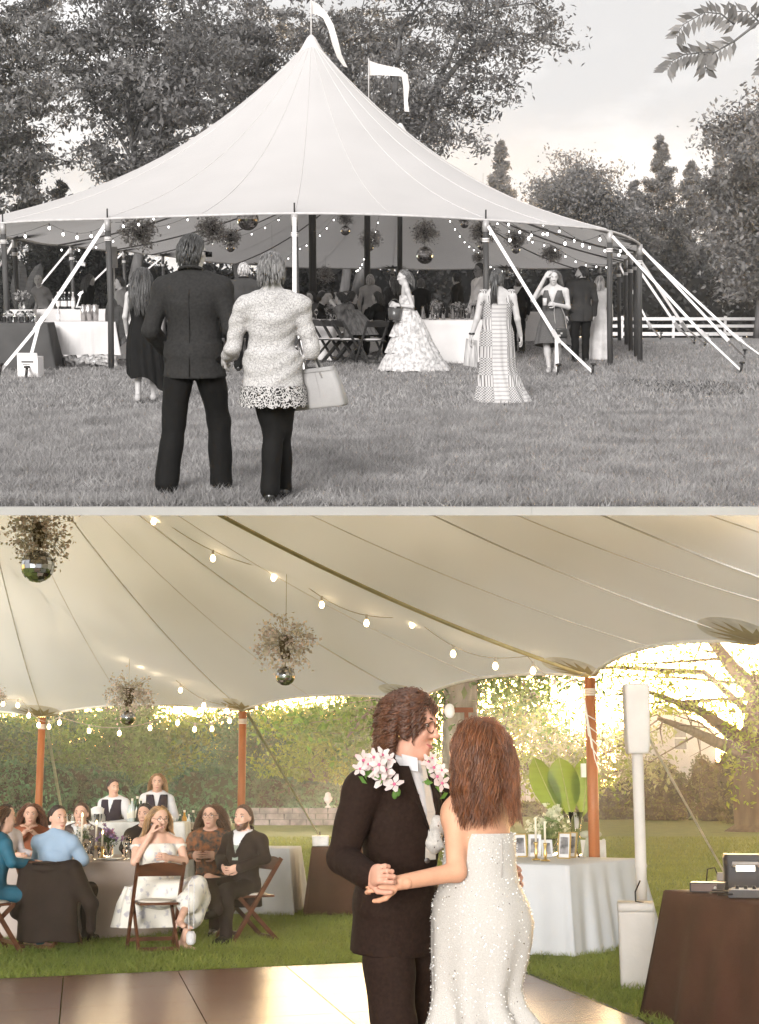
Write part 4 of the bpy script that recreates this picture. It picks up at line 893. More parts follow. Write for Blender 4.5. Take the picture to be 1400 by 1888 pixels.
wax = M('candle_wax', (.85, .80, .68), .5, trans=.3); flame = M('flame', (1, .7, .3), .5, emit=(1, .62, .22), es=16); brass = M('brass', (.55, .38, .14), .3, metal=.9); silver_g = M('steel_grey', G(.6), .3, metal=.9)
GL = {}
def glass(kind, p, mat, lab, grp, cat='glass'):
    profs = {'wine': [(.033, 0), (.033, .004), (.005, .008), (.004, .085), (.02, .1), (.038, .13), (.041, .165), (.034, .215), (.032, .215), (.038, .165), (.034, .13), (.012, .1), (.002, .098)],
             'tumbler': [(.032, 0), (.037, .1), (.035, .1), (.030, .008), (.002, .007)], 'flute': [(.03, 0), (.004, .006), (.004, .1), (.022, .13), (.026, .22), (.024, .22), (.02, .13), (.002, .11)]}
    key = (kind, mat.name)
    if key not in GL or GL[key][1] is not CURP[0]:
        o = single({'wine': 'wine_glass', 'tumbler': 'tumbler', 'flute': 'flute_glass'}[kind], MB().lathe(profs[kind], (0, 0, 0), 12), mat, lab, cat, (0, 0, 0), grp, smooth=True); o.location = Vector([float(x) for x in p]); GL[key] = (o, CURP[0]); return o
    return share(GL[key][0], None, p, 0, lab, grp)
def bottle(p, h, mat, labm, lab, grp, rot=0):
    t = thing('bottle', lab, 'bottle', p, rot, grp); r = h * .125
    part('body', MB().lathe([(r * .9, 0), (r, .01), (r, h * .6), (r * .75, h * .7), (r * .38, h * .78), (r * .36, h * .97), (.002, h * .97)], (0, 0, 0), 14), mat, t, True)
    part('label', MB().lathe([(r * 1.01, h * .15), (r * 1.015, h * .16), (r * 1.015, h * .46), (r * 1.01, h * .47)], (0, 0, 0), 14), labm, t, True)
    part('cap', MB().lathe([(r * .4, h * .9), (r * .42, h * 1.0), (.002, h * 1.0)], (0, 0, 0), 10), labm, t, True)
    return t
def candle(p, h, hold, lab, grp, lit=True, wm=None, hm=None):
    t = thing('candle', lab, 'candle', p, 0, grp)
    part('holder', MB().lathe([(.045, 0), (.045, .008), (.012, .02), (.018, hold * .4), (.009, hold * .6), (.016, hold * .85), (.02, hold)], (0, 0, 0), 12), hm or brass, t, True)
    part('stick', MB().lathe([(.0105, hold), (.010, hold + h), (.002, hold + h + .004)], (0, 0, 0), 10), wm or wax, t, True)
    if lit: part('flame', MB().lathe([(.001, 0), (.008, .014), (.006, .028), (.001, .045)], (0, 0, hold + h + .004), 8), flame, t, True)
    return t
def bouquet(p, R, H, fm, gm, vm, lab, grp=None, seed=0, n=26, name='flower_vase', cat='flowers'):
    rng = np.random.default_rng(seed); t = thing(name, lab, cat, p, 0, grp)
    part('vase', MB().lathe([(R * .28, 0), (R * .36, H * .1), (R * .3, H * .3), (R * .34, H * .38), (R * .31, H * .38), (R * .26, H * .3), (.003, .01)], (0, 0, 0), 14), vm, t, True)
    st = MB(); bl = []; lv = []
    for k in range(n):
        u = unit(A3(rng.normal(), rng.normal(), .7 + abs(rng.normal()))); e = A3(0, 0, H * .35) + u * A3(R, R, H * .65) * (.6 + .45 * rng.random()); st.tube([A3(0, 0, H * .1), A3(0, 0, H * .35) + u * .02, e], [.004, .003, .002], 4, False)
        for j in range(12): bl.append(e + rng.normal(size=3) * R * .10)
        for j in range(5): lv.append((A3(0, 0, H * .4) + e) / 2 + rng.normal(size=3) * R * .2)
    part('stems', st, gm, t, kind='stuff'); part('blossoms', leaf_quads(np.array(bl), np.full(len(bl), R * .17), rng, .3, .8), fm, t, kind='stuff'); part('leaves', leaf_quads(np.array(lv), np.full(len(lv), R * .28), rng, .3, .35), gm, t, kind='stuff')
    return t
def banana(lab, p, leaves, lm, vm, place, rib=None, vase_h=.45, vr=.09, grp=None):
    """tall vase of big banana leaves; leaves = list of (tip offset, width, bulge)"""
    t = thing('leaf_vase', lab, 'plant', p, 0, grp)
    part('vase', MB().lathe([(vr * .8, 0), (vr * .8, .02), (vr * .55, vase_h * .5), (vr * 1.1, vase_h), (vr * 1.05, vase_h), (vr * .5, vase_h * .5), (.005, .025)], (0, 0, 0), 16), vm, t, True)
    for k, (tip, wd_, bend) in enumerate(leaves):
        tip = np.asarray(tip, float); o = A3(0, 0, vase_h * .3); m_ = (o + tip) / 2 + np.asarray(bend, float); n = 12; Lr, Cr, Rr = [], [], []; stem = []
        for i in range(n + 1):
            u = i / n; q = (1 - u) ** 2 * o + 2 * u * (1 - u) * m_ + u * u * tip; d = unit(2 * (1 - u) * (m_ - o) + 2 * u * (tip - m_)); sd = unit(np.cross(d, (.15 * (k - 1), 1, .1))); nn = np.cross(sd, d)
            w_ = wd_ * (0 if u < .3 else max(0, math.sin(math.pi * (u - .3) / .7)) ** .6) + .008; wav = .012 * math.sin(9 * u + k)
            Lr.append(q - sd * w_ + nn * (.3 * w_ + wav)); Cr.append(q); Rr.append(q + sd * w_ + nn * (.3 * w_ - wav)); stem.append(q - nn * .006)
        lf = part('leaf', MB().loft([Lr, Cr, Rr], False), lm, t, True)
        part('midrib', MB().tube(stem, [.012 * (1 - .8 * i / n) for i in range(n + 1)], 6), rib or lm, lf, True)
    return t
def chest(name, lab, cat, loc, rz, d, m, lidm=None, bev=.03, group=None):
    """soft-edged box with a lid line"""
    t = thing(name, lab, cat, loc, rz, group); x, y, z = d; rings = []
    for zz, k in ((0, .93), (.02, .96), (z * .88, 1.0), (z * .9, 1.0)):
        rings.append([A3(a * k, b * k, zz) for a, b in rr_(x, y, bev)])
    part('body', MB().loft(rings, True, True, True), m, t, True); rings = []
    for zz, k in ((z * .905, 1.03), (z * .96, 1.03), (z, .99)): rings.append([A3(a * k, b * k, zz) for a, b in rr_(x, y, bev)])
    part('lid', MB().loft(rings, True, True, True), lidm or m, t, True); return t
def rr_(x, y, b, n=5):
    out = []
    for cx, cy, a0 in ((x / 2 - b, y / 2 - b, 0), (-x / 2 + b, y / 2 - b, 90), (-x / 2 + b, -y / 2 + b, 180), (x / 2 - b, -y / 2 + b, 270)):
        for k in range(n): a = rad(a0 + 90 * k / (n - 1)); out.append((cx + b * math.cos(a), cy + b * math.sin(a)))
    return out
# ================================================================== people
def skin_mat(name, col): return M(name, col, .55, var=.06, scale=20, bump=.06, bscale=250, spec=.35)
SK_G = skin_mat('skin_grey', G(.46)); SK_GD = skin_mat('skin_grey_deep', G(.22)); SK_C = skin_mat('skin_warm', (.60, .36, .26)); SK_T = skin_mat('skin_tan', (.46, .25, .165))
def hair_mat(name, col): return M(name, col, .38, var=.3, scale=30, stretch=(1, 1, .3), spec=.5, island=.5)
def stand(H=1.75, w=1.0, step=0.0, sh=.19, arms=((.25, -.03, 1.13), (.26, .06, .88)), armsL=None, lean=0.0, feet=None):
    """joints of a standing or walking figure that faces +Y (right side at +X)"""
    s = H / 1.75; aL = armsL or arms
    J = dict(pel=A3(0, 0, .95), che=A3(0, .0 + lean * .5, 1.29), nek=A3(0, -.01 + lean, 1.475), hed=A3(0, .025 + lean * 1.15, 1.625),
             shR=A3(sh * w, -.01 + lean, 1.405), shL=A3(-sh * w, -.01 + lean, 1.405), elR=A3(*arms[0]), wrR=A3(*arms[1]), elL=A3(-aL[0][0], *aL[0][1:]), wrL=A3(-aL[1][0], *aL[1][1:]),
             hiR=A3(.09 * w, 0, .91), hiL=A3(-.09 * w, 0, .91), knR=A3(.10, .03 + step * .45, .49), knL=A3(-.10, .03 - step * .35, .49), anR=A3(.10, -.02 + step, .085), anL=A3(-.10, -.02 - step, .085 + (0.07 if step else 0)))
    if feet: J.update(feet)
    return {k: v * s for k, v in J.items()}, s
def sit(H=1.72, w=1.0, arms=((.24, .1, .80), (.14, .34, .78)), armsL=None, lean=.06, knees=.16, seat=.46):
    s = H / 1.75; aL = armsL or arms; z = seat + .06
    J = dict(pel=A3(0, 0, z), che=A3(0, .02 + lean * .5, z + .34), nek=A3(0, lean, z + .52), hed=A3(0, .03 + lean * 1.1, z + .67), shR=A3(.19 * w, lean, z + .455), shL=A3(-.19 * w, lean, z + .455),
             elR=A3(*arms[0]), wrR=A3(*arms[1]), elL=A3(-aL[0][0], *aL[0][1:]), wrL=A3(-aL[1][0], *aL[1][1:]), hiR=A3(.09, .04, z - .02), hiL=A3(-.09, .04, z - .02), knR=A3(knees, .44, z - .02), knL=A3(-knees, .44, z - .02), anR=A3(knees, .42, .08), anL=A3(-knees, .42, .08))
    return J, s
def frame(J):
    up = unit(J['nek'] - J['pel']); r = J['shR'] - J['shL']; r = unit(r - up * (r @ up)); f = np.cross(up, r); return np.stack([r, f, up], 1)
def hframe(J, yaw, pitch, roll=0):
    Rb = frame(J); f = Rb[:, 1] * (1, 1, 0); f = unit(f); r = A3(f[1], -f[0], 0); B = np.stack([r, f, A3(0, 0, 1)], 1)
    return B @ rotm('Z', -yaw) @ rotm('X', pitch) @ rotm('Y', roll)
def torso(S, J, s, w, inf=0.0, d=1.0, k=.045, bust=0):
    R = frame(J); up = R[:, 2]; f = R[:, 1]
    S.ell(J['che'] + up * .02 * s, ((.155 * w + inf) * s, (.108 * d * w + inf) * s, (.19 + inf) * s), R, k)
    S.ell(J['pel'] + up * .0, ((.165 * w + inf) * s, (.115 * d * w + inf) * s, (.125 + inf) * s), R, k)
    S.cone(J['pel'] + up * .02 * s, ((.15 * w + inf) * s, (.10 * d * w + inf) * s), J['che'], ((.145 * w + inf) * s, (.105 * d * w + inf) * s), R[:, 0], k)
    S.cap(J['shL'] - up * .035 * s, (.052 + inf) * s, J['shR'] - up * .035 * s, (.052 + inf) * s, k)
    for q in 'LR': S.cap(J['sh' + q] - up * .005 * s, (.046 + inf * .9) * s, J['nek'] + up * .035 * s, (.042 + inf * .4) * s, k)
    if bust:
        for q in (-1, 1): S.ell(J['che'] + R @ A3(q * .075, .085, .03) * s, (bust + inf) * s, None, .03)
def limb_arm(S, J, s, w, inf, k=.02, a=.05, stop=1.0, taper=1.0):
    for q in 'LR':
        sh, el, wr = J['sh' + q], J['el' + q], J['wr' + q]
        S.cap(sh, (a * w + inf) * s, el, (a * .8 * w + inf) * s, k); S.cap(el, (a * .8 * w + inf) * s, el + (wr - el) * stop, (.032 * w + inf * taper) * s, k)
def limb_leg(S, J, s, w, inf, k=.02, thigh=.085, end=None, calf=True):
    for q in 'LR':
        h, kn, an = J['hi' + q], J['kn' + q], J['an' + q]
        S.cap(h, (thigh * w + inf) * s, kn, (.056 * w + inf) * s, k)
        S.cap(kn, (.056 * w + inf) * s, an, (.04 + inf) * s, k) if end is None else S.cap(kn, (.056 * w + inf) * s, an, end * s, k)
        if end is None and calf: S.ell(kn + (an - kn) * .3 + A3(0, -.02, 0) * s, (.055 * w * s, .06 * w * s, .11 * s), None, .03)
def head_sdf(S, J, s, Rh, jaw=1.0, nose=1.0):
    c = J['hed']; e = lambda x, y, z: c + Rh @ A3(x, y, z) * s
    S.cap(J['nek'] - A3(0, 0, .05) * s, .062 * s, e(0, -.015, -.06), .054 * s, .03)
    S.ell(e(0, -.012, .03), A3(.077, .096, .094) * s, Rh, .02); S.ell(e(0, .028, -.035), A3(.062 * jaw, .064, .082) * s, Rh, .03); S.ell(e(0, .07, -.098), A3(.027 * jaw, .022, .02) * s, Rh, .03)
    S.cap(e(0, .088, .018), .010 * s, e(0, .112 * (.9 + .1 * nose), -.022), .0145 * s, .014); S.ell(e(0, .078, .034), A3(.055, .022, .012) * s, Rh, .02)
    for q in (-1, 1):
        S.ell(e(q * .036, .072, -.02), A3(.022, .02, .022) * s, Rh, .02); S.ell(e(q * .08, -.005, -.002), A3(.010, .020, .031) * s, Rh, .008); S.ell(e(q * .016, .1, -.028), A3(.009, .01, .008) * s, Rh, .008)
    S.ell(e(0, .09, -.062), A3(.025, .011, .007) * s, Rh, .008); S.ell(e(0, .088, -.074), A3(.02, .011, .008) * s, Rh, .008)
def hand_geo(wr, d, palm, side, s, curl=.5, vox=.0052, spread=.12, point=0):
    """a hand with palm, four fingers and a thumb; d = direction of the hand, palm = way the palm faces, side = +1 thumb on cross(d,palm)"""
    d = unit(d); n = unit(np.asarray(palm, float) - d * (np.asarray(palm, float) @ d)); x = np.cross(d, n) * side; S = SDF()
    S.cap(wr - d * .03 * s, .0245 * s, wr + d * .015 * s, .025 * s, .01)
    S.ell(wr + d * .05 * s, (.041 * s, .05 * s, .017 * s), np.stack([x, d, n], 1), .015)
    Ls = [.072, .08, .074, .058]
    for i in range(4):
        bx = (.028 - .0185 * i) * s; p = wr + d * (.088 - .004 * abs(i - 1)) * s + x * bx; dr = unit(d + x * spread * (1 - i * .66)); a = curl * (.8 + .13 * i)
        r = (.0092 - .0006 * (i == 3)) * s; S.cap(wr + d * .05 * s + x * bx * .8, r * 1.15, p, r * 1.05, .012)
        for j, fr in enumerate((.46, .31, .26)):
            c_, s_ = math.cos(a * (j + .6)), math.sin(a * (j + .6)); q = p + (dr * c_ + n * s_) * Ls[i] * fr * s; S.cap(p, r, q, r * .92, .003); p = q
    p = wr + d * .022 * s + x * .03 * s; t1 = p + unit(d * .75 + x * .75 + n * .35) * .04 * s; t2 = t1 + unit(d * .95 + x * .25 + n * (.3 + .5 * curl)) * .03 * s; t3 = t2 + unit(d + x * .0 + n * (.3 + .6 * curl)) * .024 * s
    S.cap(wr + d * .02 * s + x * .01 * s, .016 * s, p, .014 * s, .01); S.cap(p, .0125 * s, t1, .011 * s, .006); S.cap(t1, .0108 * s, t2, .010 * s, .003); S.cap(t2, .010 * s, t3, .0085 * s, .003)
    return S.mesh(vox * max(s, .8))
def hands(J, s, spec, vox):
    out = []
    for q in 'LR':
        if spec and spec.get(q) is None and q in spec: continue
        sp = (spec or {}).get(q, {}); d = unit(sp.get('d', J['wr' + q] - J['el' + q])); Rb = frame(J); inw = Rb[:, 0] * (1 if q == 'L' else -1)
        palm = np.asarray(sp.get('palm', inw), float); sd = sp.get('side', 1 if q == 'L' else -1)
        out.append(hand_geo(J['wr' + q], d, palm, sd, s, sp.get('curl', .45), vox))
    return out
def locks(J, s, Rh, style, n, length, seed, wave=.0, freq=16, thick=.012, coll=(), comb=(0, -1, .0), vol=1.04, face=.28, part_x=0.0, curl=0, low=-.55, seg=9, stiff=.5, dens=3.2, rag=.32, temple=.1, clumps=70, clumpf=.45):
    """hair as many tapering locks that grow from the scalp and fall under their weight"""
    rng = np.random.default_rng(seed); c = J['hed'] + Rh @ A3(0, -.012, .03) * s; ax = A3(.077, .096, .094) * s * vol; comb = np.asarray(comb, float)
    n = int(n * dens); u = rng.normal(size=(n * 14, 3)); u /= np.linalg.norm(u, axis=1)[:, None]
    bad = (u[:, 2] < low) | ((u[:, 1] > face + .4 * u[:, 2]) & (u[:, 2] < .78)) | ((u[:, 1] > .1) & (u[:, 2] < .1)) | (u[:, 1] > .62) | ((u[:, 1] > temple) & (u[:, 2] < .3)); u = u[~bad][:n]; n = len(u)
    p = ax * u * .97; P = [c + p @ Rh.T]; nrm = lambda v: v / (np.linalg.norm(v, axis=1)[:, None] + 1e-9); out = nrm(u / ax)
    pd = np.stack([np.sign(u[:, 0] - part_x) * .38, -.35 - .6 * np.maximum(0, u[:, 1]), 0 * u[:, 0]], 1) if style == 'part' else np.tile(comb, (n, 1))
    # neighbouring strands share their wave, so they gather into soft locks
    ph = 5.0 * np.sin(3.1 * u[:, 0] + 1.7 * u[:, 1] + seed) + 4.0 * np.cos(2.3 * u[:, 2] - 2.9 * u[:, 0]) + .5 * rng.normal(size=n)
    nc = max(8, int(clumps)); ci = rng.integers(0, n, nc); own = np.argmax(u @ u[ci].T + .0 * rng.random((n, nc)), 1); seedi = ci[own]; ph = (rng.random(nc) * 6.28)[own] + .35 * rng.normal(size=n)
    v = nrm(out * .5 + pd * .7 + rng.normal(size=(n, 3)) * .15); ln = length * (1 - rag + 1.3 * rag * rng.random(n)) * s; st = (ln / seg)[:, None]; g = Rh.T @ A3(0, 0, -1)
    for i in range(seg):
        v = nrm(v * stiff + g * (1 - stiff) * .75 + pd * (.22 if i < 4 else 0)); q = p + v * st
        if wave:
            an = (freq * i / seg * 1.6 + ph)[:, None]; q = q + (np.cross(v, out) * np.sin(an) + out * np.cos(an) * .7) * wave * s * min(1, i / 2)
        kk = np.sqrt(((q / (ax * (1.02 + .05 * rng.random((n, 1))))) ** 2).sum(1))[:, None]; q = np.where(kk < 1, q / np.maximum(kk, 1e-6), q); wp = c + q @ Rh.T
        for cc, rr in coll:
            dl = (wp - cc) / rr; m_ = np.linalg.norm(dl, axis=1)[:, None]; wp = np.where(m_ < 1, cc + dl / np.maximum(m_, 1e-6) * rr * 1.01, wp)
        q = (wp - c) @ Rh; p = q; P.append(wp)
    P = np.stack(P, 1); cf = (np.linspace(0, 1, seg + 1) ** .8 * clumpf)[None, :, None]; P = P * (1 - cf) + (P[seedi] + (P[:, :1] - P[seedi][:, :1]) * .35) * cf
    T = np.gradient(P, axis=1); T /= np.linalg.norm(T, axis=2)[:, :, None] + 1e-9
    o3 = (out @ Rh.T)[:, None, :]; A_ = np.cross(T, o3); A_ /= np.linalg.norm(A_, axis=2)[:, :, None] + 1e-6; B_ = np.cross(T, A_)
    r0 = (thick * .55 * s * (.6 + .7 * rng.random(n)))[:, None, None]; tt = np.linspace(0, 1, seg + 1)[None, :, None]; r = r0 * (.5 + .6 * np.sin(np.pi * np.minimum(1, .15 + tt * .8))) * np.where(tt > .97, .3, 1)
    R4 = np.stack([P + A_ * r, P + B_ * r * .6, P - A_ * r, P - B_ * r * .6], 2); V = R4.reshape(-1, 3); base = np.arange(n * (seg + 1)).reshape(n, seg + 1)[:, :-1] * 4
    mb = (V, np.stack([np.stack([base + k, base + (k + 1) % 4, base + 4 + (k + 1) % 4, base + 4 + k], -1) for k in range(4)], 2).reshape(-1, 4))
    S = SDF(); S.ell(c, ax * 1.005, Rh, .01); S.cut(c + Rh @ A3(0, .052, .045) * s, Rh @ A3(0, 1, -.55)); S.cut(c + Rh @ A3(0, .0, -.05) * s, Rh @ A3(0, .5, -1))
    return mb, S.mesh(.008)
def bald_locks(*a, **k): return locks(*a, **k)
def face_parts(body, J, s, Rh, lipm, browm, eyes=True, beard=None, glasses=None, smile=False):
    c = J['hed']; e = lambda x, y, z: c + Rh @ A3(x, y, z) * s
    if eyes:
        for q in (-1, 1):
            ey = part('eye', MB().ell(e(q * .031, .0775, .012), A3(.0135, .010, .0085) * s, 10, 6, Rh), M('eye_white', (.72, .70, .68), .3), body, True)
            part('iris', MB().ell(e(q * .031, .0855, .012), A3(.0062, .004, .0066) * s, 8, 6, Rh), M('iris_dark', (.03, .022, .018), .2), ey, True)
            part('eyebrow', MB().tube([e(q * .014, .094, .034), e(q * .032, .092, .040), e(q * .050, .078, .034)], [.004 * s, .005 * s, .002 * s], 5), browm, body, True)
            part('eyelid', MB().tube([e(q * .017, .086, .018), e(q * .031, .089, .0225), e(q * .046, .078, .017)], [.0025 * s] * 3, 5), browm, body, True)
    part('mouth', MB().tube([e(-.024, .087, -.064 + (.006 if smile else 0)), e(-.01, .0985, -.0675), e(.01, .0985, -.0675), e(.024, .087, -.064 + (.006 if smile else 0))], [.002 * s, .0065 * s, .0065 * s, .002 * s], 6), lipm, body, True)
    if smile: part('teeth', MB().tube([e(-.015, .097, -.0655), e(0, .1025, -.067), e(.015, .097, -.0655)], [.002 * s, .0042 * s, .002 * s], 5), M('teeth', (.75, .72, .66), .3), body, True)
    if beard is not None:
        S = SDF(); S.ell(e(0, .034, -.06), A3(.067, .066, .066) * s, Rh, .02); S.cap(e(-.062, .02, -.02), .018 * s, e(.0, .085, -.1), .024 * s, .02); S.cap(e(.062, .02, -.02), .018 * s, e(.0, .085, -.1), .024 * s, .02)
        S.cut(e(0, .05, -.042), Rh @ A3(0, .35, 1)); part('beard', S.mesh(.006, .003, 160, 5), beard, body, True)
    if glasses is not None:
        g = MB()
        for q in (-1, 1):
            P = [e(q * .034 + .027 * math.cos(a), .103 - .4 * abs(.027 * math.cos(a)) * (1 if q * math.cos(a) > 0 else 0), .008 + .022 * math.sin(a)) for a in np.linspace(0, 2 * math.pi, 15)]; g.tube(P, .0022 * s, 5, False)
            g.tube([e(q * .061, .092, .012), e(q * .082, .03, .014), e(q * .084, -.02, .004)], .002 * s, 5)
        g.tube([e(-.008, .108, .012), e(.008, .108, .012)], .002 * s, 5); part('glasses', g, glasses, body, True)
def skirt(cx, rings, n=96, folds=14, amp=.02, seed=0, twist=.3, hem=None, ang0=0):
    """rings = list of (z, (x, y) centre, rx, ry, fold strength)"""
    rng = np.random.default_rng(seed); ph = rng.random(8) * 6.28; out = []
    for z, (x0, y0), rx, ry, f in rings:
        rr = []
        for k in range(n):
            th = 2 * math.pi * k / n; w_ = math.sin(folds * th + ph[0] + twist * z * 4 + .8 * math.sin(2 * th + ph[1])) * .65 + .35 * math.sin(folds * .55 * th + ph[2] - z * 2)
            zz = z + (hem(th) if (hem and f >= .99) else 0); m_ = 1 + amp * f * w_ / max(.05, min(rx, ry))
            rr.append(A3(x0 + rx * math.cos(th) * m_, y0 + ry * math.sin(th) * m_, zz))
        out.append(rr)
    return MB().loft(out)
def shoe(J, q, s, mat, par, fdir=None, heel=0.0):
    an = J['an' + q]; R = frame(J); f = unit((fdir if fdir is not None else R[:, 1]) * A3(1, 1, 0 if fdir is None else 1)); S = SDF(); z0 = an[2] - .085 * s
    a = an + A3(0, 0, -.02) * s - f * .02 * s; b = an + f * .17 * s + A3(0, 0, -.052) * s; S.cap(a, .042 * s, an + f * .08 * s - A3(0, 0, .038) * s, .04 * s, .02); S.cap(an + f * .08 * s - A3(0, 0, .04) * s, .04 * s, b, .03 * s, .02); S.cap(an - f * .03 * s - A3(0, 0, .045) * s, .034 * s, b, .03 * s, .02)
    S.cut(an - A3(0, 0, .085) * s, (0, 0, -1)); return part('shoe', S.mesh(.011 * s), mat, par, True)
def body(t, J, s, w, Rh, skinm, vox=.013, hspec=None, hvox=.0065, legs=True, feet=True, d=1.0, bust=0, jaw=1.0, shrink=0.0, bare=True):
    S = SDF(); torso(S, J, s, w, -.012 - shrink, d, bust=bust); limb_arm(S, J, s, w, -.004); head_sdf(S, J, s, Rh, jaw)
    if legs:
        limb_leg(S, J, s, w, -.006 if bare else -.014, calf=bare)
        if feet:
            R = frame(J)
            for q in 'LR':
                f = unit(R[:, 1] * (1, 1, 0)); S.cap(J['an' + q] - f * .03 * s - A3(0, 0, .03) * s, .034 * s, J['an' + q] + f * .13 * s - A3(0, 0, .055) * s, .026 * s, .02)
    g = [S.mesh(vox)] + hands(J, s, hspec, hvox); return part('body', join(*g), skinm, t, True)
def jacket(t, J, s, w, mat, shirtm=None, tiem=None, length=-.20, inf=.024, vox=.013, vz=-.02, vw=.085, open_=False, seed=1, d=1.0, stop=.97, noise=.006, cuff=None, collar=True, name='jacket'):
    R = frame(J); up = R[:, 2]; f = R[:, 1]; r = R[:, 0]; S = SDF(); torso(S, J, s, w, inf, d); limb_arm(S, J, s, w, inf * .75, .014, stop=stop)
    bot = J['pel'] + up * length * s
    S.cone(bot, ((.185 * w + inf) * s, (.135 * d * w + inf) * s), J['pel'] + up * .08 * s, ((.158 * w + inf) * s, (.112 * d * w + inf) * s), r, .02); S.cut(bot + up * .005, -up)
    nk = J['nek'] + up * .05 * s; S.cut(nk - f * .03 * s, up * 1 + f * .45)
    if shirtm is not None:
        c0 = J['che'] + up * vz * s; tp = (J['nek'] - c0) @ up
        def wedge(X, Y, Z):
            x = (X - c0[0]) * r[0] + (Y - c0[1]) * r[1] + (Z - c0[2]) * r[2]; y = (X - c0[0]) * f[0] + (Y - c0[1]) * f[1] + (Z - c0[2]) * f[2]; z = (X - c0[0]) * up[0] + (Y - c0[1]) * up[1] + (Z - c0[2]) * up[2]
            hw = np.clip(z / tp, 0, 1.2) * vw * s; hw = np.maximum(hw, (.03 * s if open_ else 0)); return np.maximum(np.abs(x) - hw, np.maximum(-y + .01, -z - (.6 if open_ else 0)))
        S.sub(wedge)
    jk = part(name, S.mesh(vox, noise * s, 13, seed), mat, t, True)
    if name == 'jacket':
        hw, dp = (.15 * w + inf) * s, (.11 * d * w + inf + .004) * s; sb = lambda x, z, k=1.0: J['pel'] + up * z * s + r * x - f * dp * k
        part('back_seam', MB().tube([J['nek'] - f * .085 * s - up * .02 * s, J['che'] - f * (dp + .006 * s) + up * .05 * s, sb(0, .12, .98), sb(0, length + .02, 1.22)], .0035 * s, 4), mat, jk, True)
        part('collar_band', MB().tube([J['nek'] + (r * math.cos(a) * .078 + f * (math.sin(a) * .07 - .012) + up * (.035 - .03 * math.sin(a))) * s for a in np.linspace(math.pi * .95, math.pi * 2.05, 11)], [.016 * s] * 11, 8, True, .7), mat, jk, True)
        part('flap', MB().box(J['pel'] + up * .0 - f * 0 + r * (.172 * w + inf) * s, (.008, .1 * s, .05 * s)), mat, jk) if False else None
    if shirtm is not None:
        S = SDF(); torso(S, J, s, w, inf - .014, d); S.cap(J['nek'] - up * .03 * s, .066 * s, J['nek'] + up * .045 * s + f * .005, .063 * s, .02); S.cut(J['nek'] + up * .045 * s - f * .02, up + f * .3); S.cut(J['pel'], -up)
        sh = part('shirt', S.mesh(vox), shirtm, t, True)
        if collar:
            cb = MB()
            for q in (-1, 1):
                o = J['nek'] + (r * q * .02 + f * .068 + up * .03) * s; cb.add([o, o + (r * q * .05 - f * .04 + up * .012) * s, o + (r * q * .055 - f * .02 - up * .045) * s, o + (r * q * .022 + f * .022 - up * .05) * s], [(0, 1, 2, 3)])
                lp0 = J['che'] + (f * (.108 * d * w + inf + .022) + up * vz) * s; lp1 = J['nek'] + (r * q * (vw - .002) + f * .075 + up * .0) * s
                part('lapel', MB().add([lp0, lp1, lp1 + (r * q * .03 - f * .03 - up * .0) * s, lp0 + (lp1 - lp0) * .62 + (r * q * .062 - f * .006) * s, lp0 + (lp1 - lp0) * .5 + (r * q * .04 + f * .008) * s], [(0, 1, 2, 3, 4)]), mat, jk)
            part('collar', cb, shirtm, sh)
        if tiem is not None:
            o = J['nek'] + (f * .078 + up * .012) * s; e = J['che'] + (f * (.108 * d * w + inf + .004) + up * (vz - .06)) * s; mid = (o + e) / 2 + f * .022 * s
            part('tie', MB().loft([[o - r * .018 * s, o + r * .018 * s + f * .004], [o - r * .014 * s - up * .03 * s + f * .012 * s, o + r * .014 * s - up * .03 * s + f * .012 * s], [mid - r * .028 * s, mid + r * .028 * s], [e - r * .036 * s, e + r * .036 * s]], False), tiem, sh)
    return jk
def trousers(t, J, s, w, mat, vox=.013, inf=.02, end=.062, seed=3, noise=.006, top=.10):
    R = frame(J); up = R[:, 2]; S = SDF()
    S.ell(J['pel'], ((.165 * w + inf) * s, (.118 * w + inf) * s, .15 * s), R, .03); limb_leg(S, J, s, w, inf, .03, end=end)
    for q in 'LR': S.cut(J['an' + q] - A3(0, 0, .045) * s, (0, 0, -1)) if False else None
    S.cut(J['pel'] + up * top * s, up); S.cut(A3(0, 0, .045), (0, 0, -1))
    return part('trousers', S.mesh(vox, noise * s, 15, seed), mat, t, True)
def person(lab, loc, rz, group=None): return thing('person', lab, 'person', loc, rz, group)
def do_hair(par, J, s, Rh, hm, **k):
    mb, cap = locks(J, s, Rh, **k); h = part('hair', mb, hm, par, True); part('scalp_hair', cap, hm, h, True); return h
def back_coll(J, s, w=1.0): return [(J['che'] + A3(0, 0, .03) * s, A3(.205 * w, .15, .25) * s), (J['nek'], A3(.075, .075, .12) * s)]
LIP_G = M('lip_grey', G(.25), .4); LIP_C = M('lip_rose', (.38, .12, .10), .4); BR_G = M('brow_grey', G(.08), .7); BR_C = M('brow_brown', (.06, .035, .02), .7)
# ================================================================== upper place: people and party furniture
CURP[0] = U
suit_g = M('suit_dark_grey', G(.030), .85, lo=G(.020), scale=60, bump=.35, bscale=16); trs_g = M('trousers_black', G(.007), .8, var=.2, scale=5, bump=.35, bscale=14); shoe_g = M('shoe_black', G(.02), .25, spec=.6); suit_k = M('suit_black', G(.012), .8, var=.2, scale=6)
H_DK = hair_mat('hair_dark_grey', G(.035)); H_MD = hair_mat('hair_mid_grey', G(.11)); H_LT = hair_mat('hair_light_grey', G(.42)); H_BR = hair_mat('hair_brown_grey', G(.065))
sg_ = G(.8); shirt_g = M('shirt_white_grey', sg_, .8, var=.04)
def facing_from(px, py, Y): return U.at(px, py, Y)
